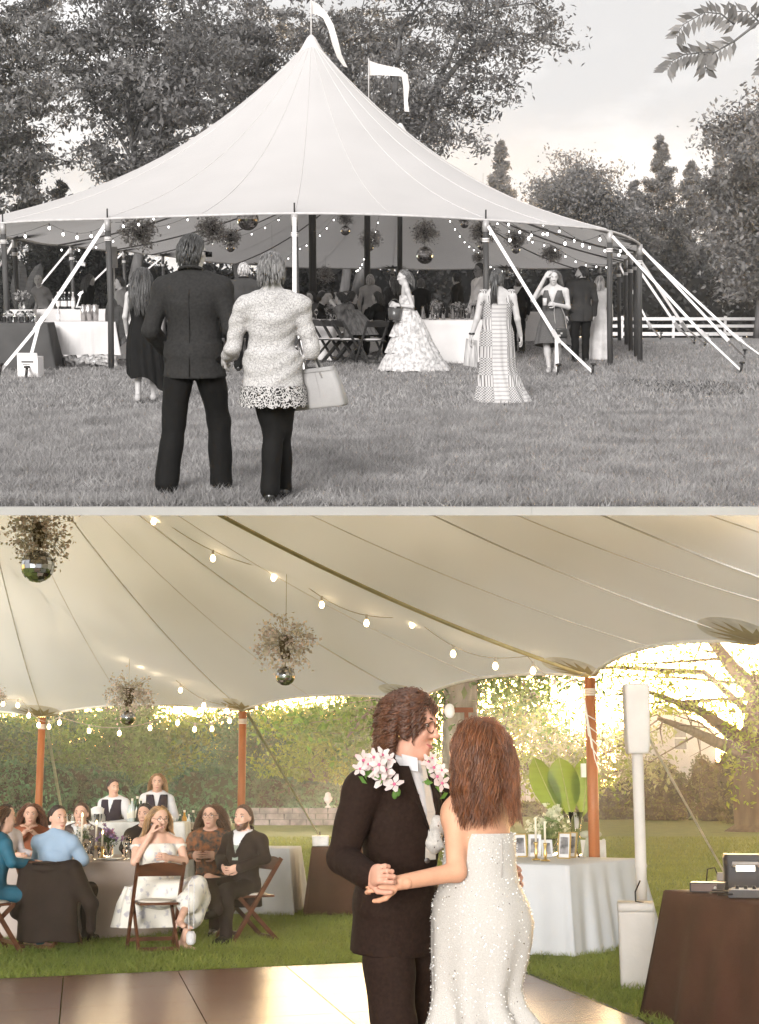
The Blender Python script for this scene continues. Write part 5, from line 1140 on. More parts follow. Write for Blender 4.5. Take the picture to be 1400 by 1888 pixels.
# --- man in dark suit walking away
p = U.gnd(362, 914); t = person('man in a dark suit walking away arm in arm towards the tent', p, rad(-4))
J, s = stand(1.79, 1.03, feet=dict(knR=A3(.14, .14, .5), anR=A3(.15, .12, .085), knL=A3(-.14, -.02, .49), anL=A3(-.18, -.12, .09)), arms=((.265, -.05, 1.13), (.26, .17, 1.00)), armsL=((.275, -.05, 1.12), (.21, .2, .96)), sh=.185)
Rh = hframe(J, rad(22), rad(-6)); b = body(t, J, s, 1.0, Rh, SK_G, .012, dict(L=dict(curl=.8), R=dict(curl=.8)), bare=False)
jacket(t, J, s, 1.05, suit_g, None, None, length=-.15, inf=.024, vox=.0105, noise=.0045, seed=4); trousers(t, J, s, 1.05, trs_g, .0115, .02, .078, noise=.005)
for q in 'LR': shoe(J, q, s, shoe_g, t)
do_hair(t, J, s, Rh, H_DK, style='back', n=330, length=.08, seed=11, thick=.008, comb=(0, -.8, -.3), coll=[(J['nek'], A3(.075, .075, .1))], low=-.72, vol=1.02, stiff=.6)
part('glasses', MB().tube([J['hed'] + Rh @ A3(.085, -.03, .01) * s, J['hed'] + Rh @ A3(.088, .06, .015) * s, J['hed'] + Rh @ A3(.08, .10, .012) * s], .004, 5).box(J['hed'] + Rh @ A3(.06, .105, .005) * s, (.045, .012, .035)), M('glasses_black', G(.01), .3), t, True)
# --- woman in lace
lace = M('lace_cream', G(.60), .85, bump=1.0, bscale=34, lo=G(.42), scale=40)
def lace_nodes(m, thr, holes):
    tr = m.node_tree; n = tr.nodes; l = tr.links; b = n['Principled BSDF']; co = [x for x in n if x.bl_idname == 'ShaderNodeTexCoord'][0]
    v = n.new('ShaderNodeTexVoronoi'); v.feature = 'DISTANCE_TO_EDGE'; v.inputs['Scale'].default_value = 52 if not holes else 58; nz_ = n.new('ShaderNodeTexNoise'); nz_.inputs['Scale'].default_value = 14; mxv = n.new('ShaderNodeMixRGB'); mxv.inputs['Fac'].default_value = .10
    l.new(co.outputs['Object'], nz_.inputs['Vector']); l.new(co.outputs['Object'], mxv.inputs['Color1']); l.new(nz_.outputs['Color'], mxv.inputs['Color2']); l.new(mxv.outputs[0], v.inputs['Vector'])
    r = n.new('ShaderNodeValToRGB'); r.color_ramp.elements[0].position = thr * .5; r.color_ramp.elements[1].position = thr; r.color_ramp.elements[0].color = (*G(.50), 1); r.color_ramp.elements[1].color = (*(G(.02) if holes else G(.46)), 1)
    if not holes: r.color_ramp.elements[0].color = (*G(.30), 1); r.color_ramp.elements[1].color = (*G(.48), 1)
    l.new(v.outputs['Distance'], r.inputs[0]); l.new(r.outputs[0], b.inputs['Base Color'])
    bp = n.new('ShaderNodeBump'); bp.inputs['Strength'].default_value = .8; bp.inputs['Distance'].default_value = .006; l.new(v.outputs['Distance'], bp.inputs['Height']); l.new(bp.outputs[0], b.inputs['Normal'])
lace_nodes(lace, .10, False); laceh = M('lace_open', G(.6), .85); lace_nodes(laceh, .16, True)
p = U.gnd(506, 926); t = person('woman in a cream lace cardigan and black trousers walking away', p, rad(3))
J, s = stand(1.655, 1.1, feet=dict(knR=A3(.05, .10, .5), anR=A3(.07, .16, .085), knL=A3(.0, .02, .5), anL=A3(-.03, -.1, .09)), arms=((.275, .0, 1.08), (.28, .24, 1.10)), armsL=((.285, .0, 1.10), (.34, .18, 1.02)), sh=.17)
Rh = hframe(J, rad(6), rad(-4)); b = body(t, J, s, 1.0, Rh, SK_G, .012, dict(L=dict(curl=.9), R=dict(curl=1.0)), bare=False)
S = SDF(); torso(S, J, s, 1.0, .018, 1.12); limb_arm(S, J, s, 1.05, .017, .02, stop=.72); up = A3(0, 0, 1); bt = J['pel'] - up * .17 * s
S.cone(bt, (.222 * s, .18 * s), J['pel'] + up * .12 * s, (.19 * s, .155 * s), (1, 0, 0), .03); S.cut(bt + up * .004, -up); S.cut(J['nek'] + up * .02 * s, (0, .3, 1)); cd = part('cardigan', S.mesh(.0105, .007, 24, 6), lace, t, True)
hz_ = J['pel'][2] - .165 * s; hr = []
for z, k in ((.05, 1.02), (0, 1.05), (-.05, 1.07), (-.085, 1.09)):
    hr.append([A3(.225 * s * k * math.cos(a), .183 * s * k * math.sin(a), hz_ + z * s - (.018 * abs(math.sin(a * 9)) if z < -.08 else 0)) for a in np.linspace(0, 2 * math.pi, 73)[:-1]])
part('lace_hem', MB().loft(hr), laceh, cd, True); trousers(t, J, s, 1.06, trs_g, .0115, .016, .062, noise=.007)
for q in 'LR': shoe(J, q, s, shoe_g, t)
do_hair(t, J, s, Rh, hair_mat('hair_streaked_grey', G(.14)), style='back', n=360, length=.105, seed=12, thick=.008, comb=(0, -.9, .1), coll=[(J['nek'], A3(.07, .07, .09))], low=-.6, vol=1.10, stiff=.62)
# her tote bag, hanging from the forearm
c = p + A3(.36, .1, 0) + A3(0, 0, .62); bgt = thing('tote_bag', 'pale leather tote bag hanging from the lace-clad arm', 'bag', A3(*(U.at(592, 752, p[1] + .08))), rad(-6)); bag_m = M('bag_leather', G(.32), .45, var=.08, scale=5, bump=.1, bscale=60)
rr = [[A3(x, y, z) for x, y in rr_(wx, wy, .03)] for z, wx, wy in ((0, .35, .13), (.015, .37, .14), (.15, .32, .12), (.27, .25, .09))]; part('bag_body', MB().loft(rr, True, True), bag_m, bgt, True); bgt.rotation_euler = (0, rad(-7), rad(-14)); part('bag_seam', MB().tube([A3(.03, -.072, .01), A3(.02, -.062, .14), A3(.0, -.047, .262)], .003, 4), M('bag_trim', G(.3), .5), bgt); part('bag_rim', MB().loft([[A3(x, y, .265) for x, y in rr_(.255, .105, .03)], [A3(x, y, .245) for x, y in rr_(.262, .112, .03)]], True), M('bag_trim', G(.3), .5), bgt)
for q in (-1, 1): part('handle', MB().tube([A3(-.09, q * .05, .2), A3(-.085, q * .045, .3), A3(-.10, q * .02, .46), A3(-.075, q * .015, .49), A3(-.03, q * .025, .42), A3(.05, q * .05, .2)], .008, 6), bag_m, bgt, True)
# --- woman in black dress (back)
p = U.gnd(268, 742); t = person('woman with long curly dark hair in a black high-low dress, walking away', p, rad(6))
J, s = stand(1.66, .95, feet=dict(knR=A3(.09, .10, .5), anR=A3(.10, .16, .09), knL=A3(-.08, -.02, .5), anL=A3(-.09, -.10, .1)), arms=((.235, -.03, 1.12), (.22, .1, .9))); Rh = hframe(J, rad(8), 0); body(t, J, s, .95, Rh, SK_G, .0135)
blk = M('dress_black', G(.008), .8, var=.3, scale=4); z = lambda k: k * s
part('dress', skirt(0, [(z(1.30), (0, 0), .165, .125, 0), (z(1.18), (0, 0), .16, .12, .2), (z(1.08), (0, 0), .15, .115, .3), (z(.98), (0, -.01), .18, .15, .5), (z(.8), (0, -.02), .21, .18, .8), (z(.55), (.01, -.03), .23, .2, .9), (z(.34), (.03, -.05), .24, .21, 1.0)], amp=.02, folds=11, seed=2, hem=lambda th: .12 * math.cos(th - 2.6) + .06 * math.sin(3 * th)), blk, t, True)
part('strap', MB().tube([A3(-.11, -.11, 1.24), A3(-.11, -.05, 1.41), A3(-.1, .1, 1.24)], .006, 5).tube([A3(.11, -.11, 1.24), A3(.11, -.05, 1.41), A3(.1, .1, 1.24)], .006, 5), blk, t)
for q in 'LR': shoe(J, q, s, M('heel_grey', G(.4), .4), t)
do_hair(t, J, s, Rh, H_BR, style='back', n=260, length=.52, seed=13, wave=.012, freq=26, thick=.012, coll=back_coll(J, s, .95), comb=(0, -.8, 0))
part('hair_clip', MB().box(J['hed'] + A3(.0, -.12, .03) * s, (.03, .02, .06)), M('clip_grey', G(.6), .3), t)
# --- woman in plaid maxi dress (back)
plaid = M('plaid_dress', G(.5), .85)
def plaid_nodes(m):
    tr = m.node_tree; n = tr.nodes; l = tr.links; b = n['Principled BSDF']; co = [x for x in n if x.bl_idname == 'ShaderNodeTexCoord'][0]
    sp = n.new('ShaderNodeSeparateXYZ'); l.new(co.outputs['Object'], sp.inputs[0])
    def mth(op, a, b_=None, c_=None):
        q = n.new('ShaderNodeMath'); q.operation = op
        for i, v in enumerate((a, b_, c_)):
            if v is None: continue
            if hasattr(v, 'links'): l.new(v, q.inputs[i])
            else: q.inputs[i].default_value = v
        return q.outputs[0]
    x, zz = sp.outputs['X'], sp.outputs['Z']
    def band(v, per, wd_): return mth('LESS_THAN', mth('FRACT', mth('MULTIPLY', v, 1 / per)), wd_)
    chx = band(x, .032, .5); chz = band(zz, .032, .5); chk = mth('ABSOLUTE', mth('SUBTRACT', chx, chz))
    zone = mth('LESS_THAN', mth('ABSOLUTE', mth('SUBTRACT', mth('FRACT', mth('MULTIPLY', x, 2.6)), .5)), .26); zz2 = mth('LESS_THAN', mth('FRACT', mth('MULTIPLY', zz, 2.9)), .62)
    stripes = mth('MULTIPLY', band(zz, .05, .35), .5); vst = band(x, .032, .4)
    inz = mth('ADD', mth('MULTIPLY', chk, zz2), mth('MULTIPLY', vst, mth('SUBTRACT', 1, zz2))); f_ = mth('ADD', mth('MULTIPLY', inz, zone), mth('MULTIPLY', stripes, mth('SUBTRACT', 1, zone)))
    r = n.new('ShaderNodeValToRGB'); r.color_ramp.elements[0].color = (*G(.50), 1); r.color_ramp.elements[1].color = (*G(.16), 1); l.new(f_, r.inputs[0]); l.new(r.outputs[0], b.inputs['Base Color'])
plaid_nodes(plaid)
p = U.gnd(915, 742); t = person('woman with a dark ponytail in a long checked and striped dress, walking away', p, rad(8))
J, s = stand(1.64, 1.08, step=.08, arms=((.27, -.02, 1.10), (.34, .08, .88)), armsL=((.27, .0, 1.10), (.33, .03, .90))); Rh = hframe(J, rad(18), 0); body(t, J, s, 1.08, Rh, SK_G, .0135, legs=False); z = lambda k: k * s
part('dress', skirt(0, [(z(1.30), (0, -.01), .185, .135, 0), (z(1.15), (0, 0), .18, .13, .1), (z(1.04), (0, 0), .175, .135, .2), (z(.92), (0, -.01), .205, .165, .3), (z(.7), (0, -.01), .215, .18, .5), (z(.5), (.01, -.01), .215, .19, .7), (z(.42), (.01, -.02), .23, .21, .7), (z(.2), (.04, -.03), .29, .27, 1), (z(.02), (.07, -.05), .36, .33, 1)], amp=.02, folds=15, seed=5), plaid, t, True)
for q in (-1, 1):
    part('strap', MB().bar((q * .11, -.115, z(1.26)), (q * .13, -.02, z(1.47)), .05, .008).bar((q * .13, -.02, z(1.47)), (q * .12, .12, z(1.26)), .05, .008), plaid, t)
    part('bow', MB().ell((q * .17, -.02, z(1.47)), (.06, .025, .022), 10, 6).bar((q * .17, -.04, z(1.46)), (q * .20, -.05, z(1.28)), .05, .006, (1, 0, 0)), plaid, t, True)
do_hair(t, J, s, Rh, H_BR, style='back', n=200, length=.11, seed=14, thick=.009, comb=(0, -1, .3), low=-.5); pt = [J['hed'] + Rh @ A3(*q) * s for q in ((0, -.09, .05), (0, -.135, .04), (-.01, -.15, -.08), (-.02, -.145, -.2), (-.01, -.15, -.32))]; mb = MB()
for k in range(26): o = RNG.normal(size=3) * .018; mb.tube([q + o * (.3 + .35 * i) for i, q in enumerate(pt)], [.012, .016, .015, .012, .003], 5)
part('ponytail', mb, H_BR, t, True); part('bracelet', MB().lathe([(.036, -.012), (.04, 0), (.036, .012)], J['wrL'] + A3(0, 0, .01), 12), shoe_g, t, True)
bgp = J['wrL'] + A3(-.03, .0, -.1); cl = single('clutch_bag', MB().prism([(-.09, -.3), (.08, -.33), (.10, 0), (-.06, .03)], .03, A3(*p) + bgp + A3(.02, 0, .02)), M('clutch_stripe', G(.62), .6, lo=G(.15), scale=26, stretch=(1, 1, .1)), 'striped flat bag held low by the woman in the checked dress', 'bag', A3(*p) + bgp)
# --- woman in tiered floral gown, in profile
floral = M('floral_gown', G(.56), .8, lo=G(.30), scale=17, detail=5); r_ = node_of(floral, 'ShaderNodeValToRGB'); r_.color_ramp.elements[0].position = .36; r_.color_ramp.elements[1].position = .56
p = U.gnd(752, 684); t = person('woman in a strapless tiered floral gown striding past the tables', p, rad(98))
J, s = stand(1.70, .92, step=.12, arms=((.19, -.04, 1.12), (.10, .2, 1.16)), armsL=((.19, -.05, 1.12), (.10, .2, 1.14)), lean=.05); Rh = hframe(J, rad(-10), rad(-12)); body(t, J, s, .92, Rh, SK_G, .0135, legs=False); z = lambda k: k * s
rg = [(z(1.31), (0, .02), .15, .12, 0), (z(1.2), (0, .02), .155, .13, .1), (z(1.05), (0, 0), .135, .11, .2)]; tiers = [(1.05, .86, .15, .24), (.90, .60, .22, .34), (.64, .32, .31, .46), (.36, .02, .42, .62)]
gw = part('dress', skirt(0, rg, folds=10, amp=.01), floral, t, True)
for i, (a, b_, r0, r1) in enumerate(tiers): part('ruffle_tier', skirt(0, [(z(a), (0, -.03 * i), r0 * .9, r0, .3), (z((a + b_) / 2), (0, -.03 * i), (r0 + r1) / 2 * .92, (r0 + r1) / 2, .7), (z(b_), (0, -.04 * i), r1 * .85, r1, 1)], folds=16 + 3 * i, amp=.024, seed=20 + i, twist=1.2, hem=lambda th: .012 * math.sin(9 * th)), floral, gw, True)
do_hair(t, J, s, Rh, H_MD, style='back', n=220, length=.26, seed=15, wave=.01, freq=20, thick=.012, coll=back_coll(J, s, .9), comb=(0, -1, -.1)); face_parts(t, J, s, Rh, LIP_G, BR_G)
bk = A3(*p) + A3(-.1, .02, .95); bg_ = thing('bucket_bag', 'dark leather bucket bag carried by the woman in the floral gown', 'bag', U.at(728, 590, p[1] - .22)); part('bag_body', MB().lathe([(.085, 0), (.10, .02), (.115, .2), (.105, .2), (.09, .03), (.004, .03)], (0, 0, 0), 16), M('bucket_leather', G(.06), .3, spec=.6), bg_, True); part('handle', MB().tube([A3(.1 * math.cos(a), 0, .19 + .16 * math.sin(a)) for a in np.linspace(0, math.pi, 9)], .006, 6), MATS['bucket_leather'], bg_, True)
# --- woman in grey sleeveless dress, facing us
p = U.gnd(1018, 687); t = person('woman in a sleeveless grey dress holding a drink, hand raised to her forehead', p, rad(168))
J, s = stand(1.69, 1.12, arms=((.34, .06, 1.24), (.13, .12, 1.63)), armsL=((.26, -.02, 1.12), (.06, .2, 1.17)), feet=dict(anR=A3(.05, .02, .085), anL=A3(-.06, -.03, .085))); Rh = hframe(J, rad(-14), rad(-10)); body(t, J, s, 1.12, Rh, SK_G, .0135, dict(R=dict(d=A3(-.6, -.1, .8), palm=A3(-.3, -1, 0), curl=.5), L=dict(curl=.9)), bust=.07); z = lambda k: k * s
gd = M('dress_knit_grey', G(.115), .85, lo=G(.075), scale=40, stretch=(1, 1, 3), bump=.25, bscale=70); S = SDF(); torso(S, J, s, 1.14, .012, 1.05, bust=.075)
def vcut(X, Y, Z): zz = Z - z(1.17); return np.maximum(np.abs(X) - np.clip(zz / .3, 0, 1) * .1, np.maximum(-Y + .02, -zz))
S.sub(vcut); S.cut(A3(0, 0, z(1.41)), (0, 0, 1)); S.cut(A3(.15, 0, z(1.40)), (1, 0, .2)); S.cut(A3(-.15, 0, z(1.40)), (-1, 0, .2)); dr = part('dress', S.mesh(.012), gd, t, True)
part('skirt', skirt(0, [(z(1.05), (0, 0), .185, .15, 0), (z(.95), (0, 0), .21, .17, .3), (z(.75), (0, 0), .255, .21, .7), (z(.47), (0, 0), .30, .25, 1)], folds=9, amp=.02, seed=7, hem=lambda th: .05 * math.sin(th)), gd, dr, True)
do_hair(t, J, s, Rh, H_MD, style='part', n=200, length=.3, seed=16, thick=.010, coll=back_coll(J, s), comb=(0, -1, 0)); face_parts(t, J, s, Rh, LIP_G, BR_G)
for q in 'LR': shoe(J, q, s, M('sandal_grey', G(.35), .5), t)
single('drink_glass', MB().lathe([(.03, 0), (.036, .12), (.034, .12), (.028, .01), (.002, .01)], U.at(1005, 563, p[1] - .27), 12), M('drink_grey', G(.55), .1, spec=.6), 'clear tumbler of iced drink held by the woman in the sleeveless dress', 'glass', U.at(1005, 563, p[1] - .27), smooth=True)
bg_ = thing('shoulder_bag', 'small black chain-strap bag on the sleeveless-dress woman', 'bag', U.at(1035, 622, p[1] - .2)); part('bag_body', MB().loft([[A3(x, y, zz) for x, y in rr_(wx, .07, .02)] for zz, wx in ((0, .19), (.02, .205), (.13, .19), (.15, .17))], True, True, True), shoe_g, bg_, True); part('clasp', MB().box((0, -.04, .07), (.03, .01, .03)), silver_g, bg_); part('chain', MB().tube([A3(-.09, 0, .14), A3(-.12, .03, .4), A3(-.1, .08, .62)], .006, 5).tube([A3(.09, 0, .14), A3(.06, .03, .35), A3(-.02, .08, .55)], .006, 5), silver_g, bg_)
# --- suited men and others
def suited(lab, px, py, H, rz, w=1.0, yaw=0, hm=H_DK, back=True, sm=suit_k, seed=0, front=False, beard=False, glasses=False, vox=.015, arms=None, tie=None, hl=.06, skin=SK_G, p=None, pants=None, step=0.0, group=None, **kw):
    p = U.gnd(px, py) if p is None else p; t = person(lab, p, rz, group); J, s = stand(H, w, step=step, arms=arms or ((.25, -.03, 1.13), (.26, .06, .88))); Rh = hframe(J, yaw, rad(-6)); body(t, J, s, w, Rh, skin, .015, bare=False)
    jacket(t, J, s, w, sm, shirt_g if front else None, tie, vox=vox, seed=seed, **kw); trousers(t, J, s, w, pants or trs_g, .015)
    for q in 'LR': shoe(J, q, s, shoe_g, t)
    do_hair(t, J, s, Rh, hm, style='back', n=190, length=hl, seed=seed, thick=.01, comb=(0, -.6, .2), low=-.6)
    if front or beard: face_parts(t, J, s, Rh, LIP_G, BR_G, beard=H_DK if beard else None, glasses=M('shades', G(.01), .2) if glasses else None)
    return t
suited('bearded man in a black suit seen from behind, talking near the eave poles', 1070, 668, 1.79, rad(8), 1.05, rad(-72), seed=31, beard=True, sm=M('suit_charcoal', G(.03), .8))
suited('man in a black suit and open white shirt looking aside', 955, 652, 1.66, rad(150), 1.0, rad(-62), seed=32, front=True, beard=True, p=U.gnd(955, 652), open_=True, skin=SK_GD, vw=.10)
suited('man in a dark suit standing behind the glass-laden table, in profile', 842, 648, 1.70, rad(70), 1.0, rad(30), seed=33, front=True, p=U.gnd(842, 645))
suited('tall man in sunglasses and pale shirt, half behind the strapped pole', 885, 668, 1.86, rad(120), .98, 0, seed=34, front=True, glasses=True, sm=M('shirt_pale', G(.62), .8), pants=M('slacks_grey', G(.12), .8), skin=SK_GD, p=U.gnd(884, 664))
suited('white-haired man in a dark suit walking ahead of the couple', 452, 692, 1.80, rad(4), 1.08, rad(6), hm=H_LT, seed=35, sm=M('suit_slate', G(.045), .8), step=.12)
suited('blond-headed guest almost hidden by the suited man in front', 336, 672, 1.72, rad(0), .95, rad(10), hm=H_LT, seed=36, sm=M('jacket_pale', G(.45), .8), hl=.12)
def woman(lab, p, H, rz, hm, dm, hl=.3, wave=0, w=.95, yaw=0, front=False, seed=0, hem=.02, top=1.36, sleeves=True, seated=False, lean=.05, arms=None, slim=1.0, bottom=None, wid=.26, group=None, skin=SK_G, glasses=None, hn=150, knit=False):
    t = person(lab, p, rz, group); J, s = (sit(H, w, lean=lean, **({'arms': arms} if arms else {})) if seated else stand(H, w, lean=lean * .5, **({'arms': arms} if arms else {}))); Rh = hframe(J, yaw, rad(-5)); body(t, J, s, w, Rh, skin, .015, bare=not seated)
    if sleeves: jacket(t, J, s, w, dm, None, None, length=-.12, inf=.018, vox=.015, seed=seed, name='top', stop=.9)
    else:
        S = SDF(); torso(S, J, s, w, .01, 1.0, bust=.06); S.cut(J['che'] + A3(0, 0, .09) * s, (0, 0, 1)); part('bodice', S.mesh(.014), dm, t, True)
    if not seated: part('skirt', skirt(0, [(1.0 * s, (0, 0), .16 * w, .13, 0), (.85 * s, (0, 0), .2 * w, .16, .4), (.5 * s, (0, 0), (.2 + wid) / 2, .2, .8), (hem, (0, 0), wid, wid * .9, 1)], folds=10, amp=.018, seed=seed), bottom or dm, t, True)
    else: trousers(t, J, s, w, bottom or dm, .016)
    do_hair(t, J, s, Rh, hm, style='part' if front else 'back', n=hn, length=hl, seed=seed, wave=wave, freq=22, thick=.012, coll=back_coll(J, s, w), comb=(0, -.8, 0))
    if front: face_parts(t, J, s, Rh, LIP_G if skin in (SK_G, SK_GD) else LIP_C, BR_G if skin in (SK_G, SK_GD) else BR_C, glasses=glasses)
    return t
woman('woman in a long pale gown beside the corner pole, seen from behind', U.gnd(1103, 664), 1.62, rad(-20), H_LT, M('gown_pale', G(.52), .6), .22, seed=41, wid=.25)
woman('fair-haired woman in a pale cardigan standing at the far table', U.gnd(683, 645) , 1.68, rad(0), H_LT, M('cardigan_pale', G(.36), .85), .16, seed=42, bottom=trs_g)
woman('woman with wavy hair in a dark printed top, behind the floral gown', U.gnd(728, 656), 1.62, rad(40), H_MD, M('top_dark_print', G(.05), .8, lo=G(.02), scale=30), .34, .012, seed=43, bottom=trs_g)
woman('woman with pinned-up hair seated beyond the floral gown', U.gnd(775, 650) , 1.58, rad(-20), H_MD, suit_k, .1, seed=44)
# seated and standing guests round the long table
tbl_y = 30.0
def gp(px, Y): q = U.at(px, 600, Y); q[2] = gz(Y); return q
guests = [(588, 31.0, 'guest with short dark hair seated at the near end of the table', H_DK, suit_k, .09, rad(-100), False), (607, 33.2, 'woman with long dark straight hair seated behind the first center pole', H_DK, suit_k, .4, rad(180), True), (640, 33.5, 'woman with long streaked hair seated facing us across the table', H_MD, suit_k, .4, rad(170), True), (600, 35.0, 'blonde woman standing and bending at the far side of the table', H_LT, M('top_mid', G(.2), .8), .3, rad(120), False), (622, 36.5, 'short-haired man seated beyond the long-haired women', H_DK, M('shirt_print', G(.12), .8), .06, rad(170), True), (634, 30.6, 'dark-haired guest bent low over the table', H_DK, suit_k, .12, rad(-60), False), (702, 31.2, 'woman with dark hair in a black dress seated beside the bag', H_DK, suit_k, .2, rad(60), False), (577, 33.0, 'guest with dark hair half hidden by the first center pole', H_DK, M('top_check', G(.1), .8), .2, rad(150), True)]
for i, (px, Y, lab, hm, dm, hl, rz, fr) in enumerate(guests): woman(lab, gp(px, Y), 1.70 + .03 * (i % 3), rz, hm, dm, hl, seed=50 + i, seated=True, front=fr, lean=.16 if i == 5 else .06, hn=110)
fluffy = M('fluffy_shawl', G(.20), .9, lo=G(.09), scale=16, bump=.9, bscale=35, stretch=(1, 1, .4))
p = gp(655, 29.6); t = person('woman wrapped in a ruffled shawl leaning over the table', p, rad(70)); J, s = sit(1.68, 1.05, lean=.26, arms=((.25, .22, .95), (.12, .42, 1.10))); Rh = hframe(J, rad(0), rad(-18)); body(t, J, s, 1.0, Rh, SK_G, .015); jacket(t, J, s, 1.1, fluffy, None, None, inf=.07, noise=.035, vox=.015, length=-.05, seed=9, name='shawl', stop=.7); trousers(t, J, s, 1.05, suit_k, .016)
part('shawl_tail', skirt(0, [(.98, (0, .08), .2, .14, .5), (.75, (0, -.08), .27, .2, .9), (.5, (.0, -.22), .3, .22, 1)], folds=13, amp=.03, seed=12), fluffy, t, True)
do_hair(t, J, s, Rh, H_DK, style='back', n=120, length=.15, seed=60, coll=back_coll(J, s))
# bar people
woman('older woman with short white hair bending behind the bar', gp(84, 33.5) , 1.66, rad(150), H_LT, M('cardigan_grey', G(.22), .85), .06, seed=61, front=True, lean=.3, bottom=suit_k, yaw=rad(-30))
woman('woman with long mid-toned hair in a black top at the bar, turned away', gp(163, 34.5), 1.68, rad(-60), H_MD, suit_k, .34, .008, seed=62, lean=.1)
woman('guest in a grey dress standing behind the front tent pole', gp(228, 30.0), 1.60, rad(120), H_DK, M('dress_sheen', G(.17), .4), .1, seed=63, front=True, yaw=rad(0), lean=.1, wid=.3)
# --- tables
cloth_table('round_table', 'round table in a pale cloth crowded with glasses behind the floral gown', gp(838, 29.3) - A3(0, 0, 0), 0, 'round', .95, .95, .80, linen_g, legm_g, folds=11, flare=.03, amp=.02)
cloth_table('long_table', 'long guest table in a pale cloth behind the folding chairs', gp(612, 31.5), rad(-12), 'rect', .55, 2.2, .77, linen_g, legm_g, folds=20, flare=.04)
c = gp(838, 29.3); rng = np.random.default_rng(12)
for k in range(16): a = rng.random() * 6.28; r = .25 + .6 * rng.random() ** .5; glass(('wine', 'tumbler', 'flute')[k % 3], c + A3(r * math.cos(a), r * math.sin(a), .803), glass_g, 'clear %s on the round table behind the floral gown' % ('wine glass', 'tumbler', 'flute glass')[k % 3], 'glasses on the round table')
for k in range(3): bouquet(c + A3(-.35 + .4 * k, -.1 + .15 * k, .803), .16, .34, M('petal_grey', G(.5), .8, lo=G(.25), scale=20, island=.3), M('greens_grey', G(.12), .8), glass_g, ['small pale bouquet at the left of the glass-laden round table', 'central pale bouquet on the glass-laden round table', 'bouquet by the gown-side rim, on the glass-laden round table'][k] if k != 0 else 'small pale bouquet next to the floral gown, on the round table', 'bouquets on the round table', seed=k)
for k in range(7): q = c + A3(-.6 + .19 * k, .25 * math.sin(k * 2.1), .803); single('pillar_vase', MB().lathe([(.035, 0), (.037, .26), (.034, .26), (.03, .01), (.002, .01)], q, 10), glass_g, 'tall cylinder vase standing among glasses on the round table', 'vase', q, 'cylinder vases on the round table', smooth=True)
c2 = gp(612, 31.5)
for k in range(8): q = c2 + A3(-.25 + .2 * (k % 3), -1.7 + .35 * k, .773); glass('wine', q, glass_g, 'clear wine glass on the long guest table', 'glasses on the long table')
bouquet(c2 + A3(.05, -1.2, .773), .2, .3, MATS['petal_grey'], MATS['greens_grey'], glass_g, 'pale round bouquet on the long guest table', seed=9)
for k, (px, py, rz) in enumerate(((604, 668, rad(-60)), (624, 669, rad(-62)), (645, 670, rad(-64)), (686, 671, rad(28)), (560, 690, rad(-55)))):
    folding_chair('folding_chair', ['dark folding chair at the open end of the chair row, next to the tote bag', 'dark folding chair second in the row along the guest table', 'dark folding chair third in the row, at the shawled woman', 'dark folding chair pulled out sideways behind the shawled woman', 'dark folding chair half hidden by the lace cardigan'][k], U.gnd(px, py), rz, wood_g, pad_g, 'folding chairs at the long table')
# --- the bar
def gy(px, Y): return gp(px, Y)
cloth_table('bar_table', 'bar counter under a white gathered skirt, bottles on top', gy(178, 30.2), rad(0), 'rect', 1.10, .35, .98, linen_gw, legm_g, folds=40, amp=.022, flare=.02)
cloth_table('skirted_table', 'low white skirted table in front of the bar, ice bags beneath', gy(150, 27.6), rad(-3), 'rect', .70, .36, .80, linen_gw, legm_g, folds=34, amp=.02, flare=.03, drop=.58)
cloth_table('dark_table', 'table under a dark cloth with drink dispensers at the bar end', gy(14, 26.6), rad(4), 'rect', .75, .42, .80, linen_gd, legm_g, folds=9, amp=.012, flare=.05)
wm = M('wine_bottle_dark', G(.02), .1, spec=.8); wl_ = M('wine_label', G(.75), .7); wc = M('wine_bottle_clear', G(.5), .08, spec=.8); bt_ = gy(178, 30.2)
for k, (px, m) in enumerate(((108, wm), (115, wm), (121, wm), (128, wm), (136, wc), (97, wc))): bottle(A3(U.at(px, 560, 30.1)[0], 30.05 + .06 * (k % 2), .983), .33 if k < 5 else .2, m, wl_, 'dark wine bottle with a pale label on the bar counter' if m is wm else ('clear wine bottle at the end of the bottle row' if k == 4 else 'small clear bottle by the white-haired woman'), 'bottles on the bar counter')
bottle(A3(U.at(108, 595, 27.5)[0], 27.5, .803), .27, wc, wl_, 'clear spirit bottle with a large label on the skirted table', 'bottles on the skirted table')
for k, px in enumerate((155, 164, 175)): q = A3(U.at(px, 600, 27.6)[0], 27.55 + .05 * k, .803); tt = thing('steel_shaker', ['slim steel shaker on the skirted table', 'tall polished steel pitcher in the middle of the skirted table', 'steel ice pail at the pole side of the skirted table'][k], 'shaker', q, 0, 'steel barware'); part('body', MB().lathe([(.04 + .015 * (k > 0), 0), (.05 + .02 * (k > 0), .22 + .05 * (k > 0)), (.03, .25 + .05 * (k > 0)), (.028, .3), (.002, .3)], (0, 0, 0), 14), silver_g, tt, True); part('rim', MB().lathe([(.051 + .02 * (k > 0), .215 + .05 * (k > 0)), (.054 + .02 * (k > 0), .222 + .05 * (k > 0)), (.051 + .02 * (k > 0), .23 + .05 * (k > 0))], (0, 0, 0), 14), silver_g, tt, True)
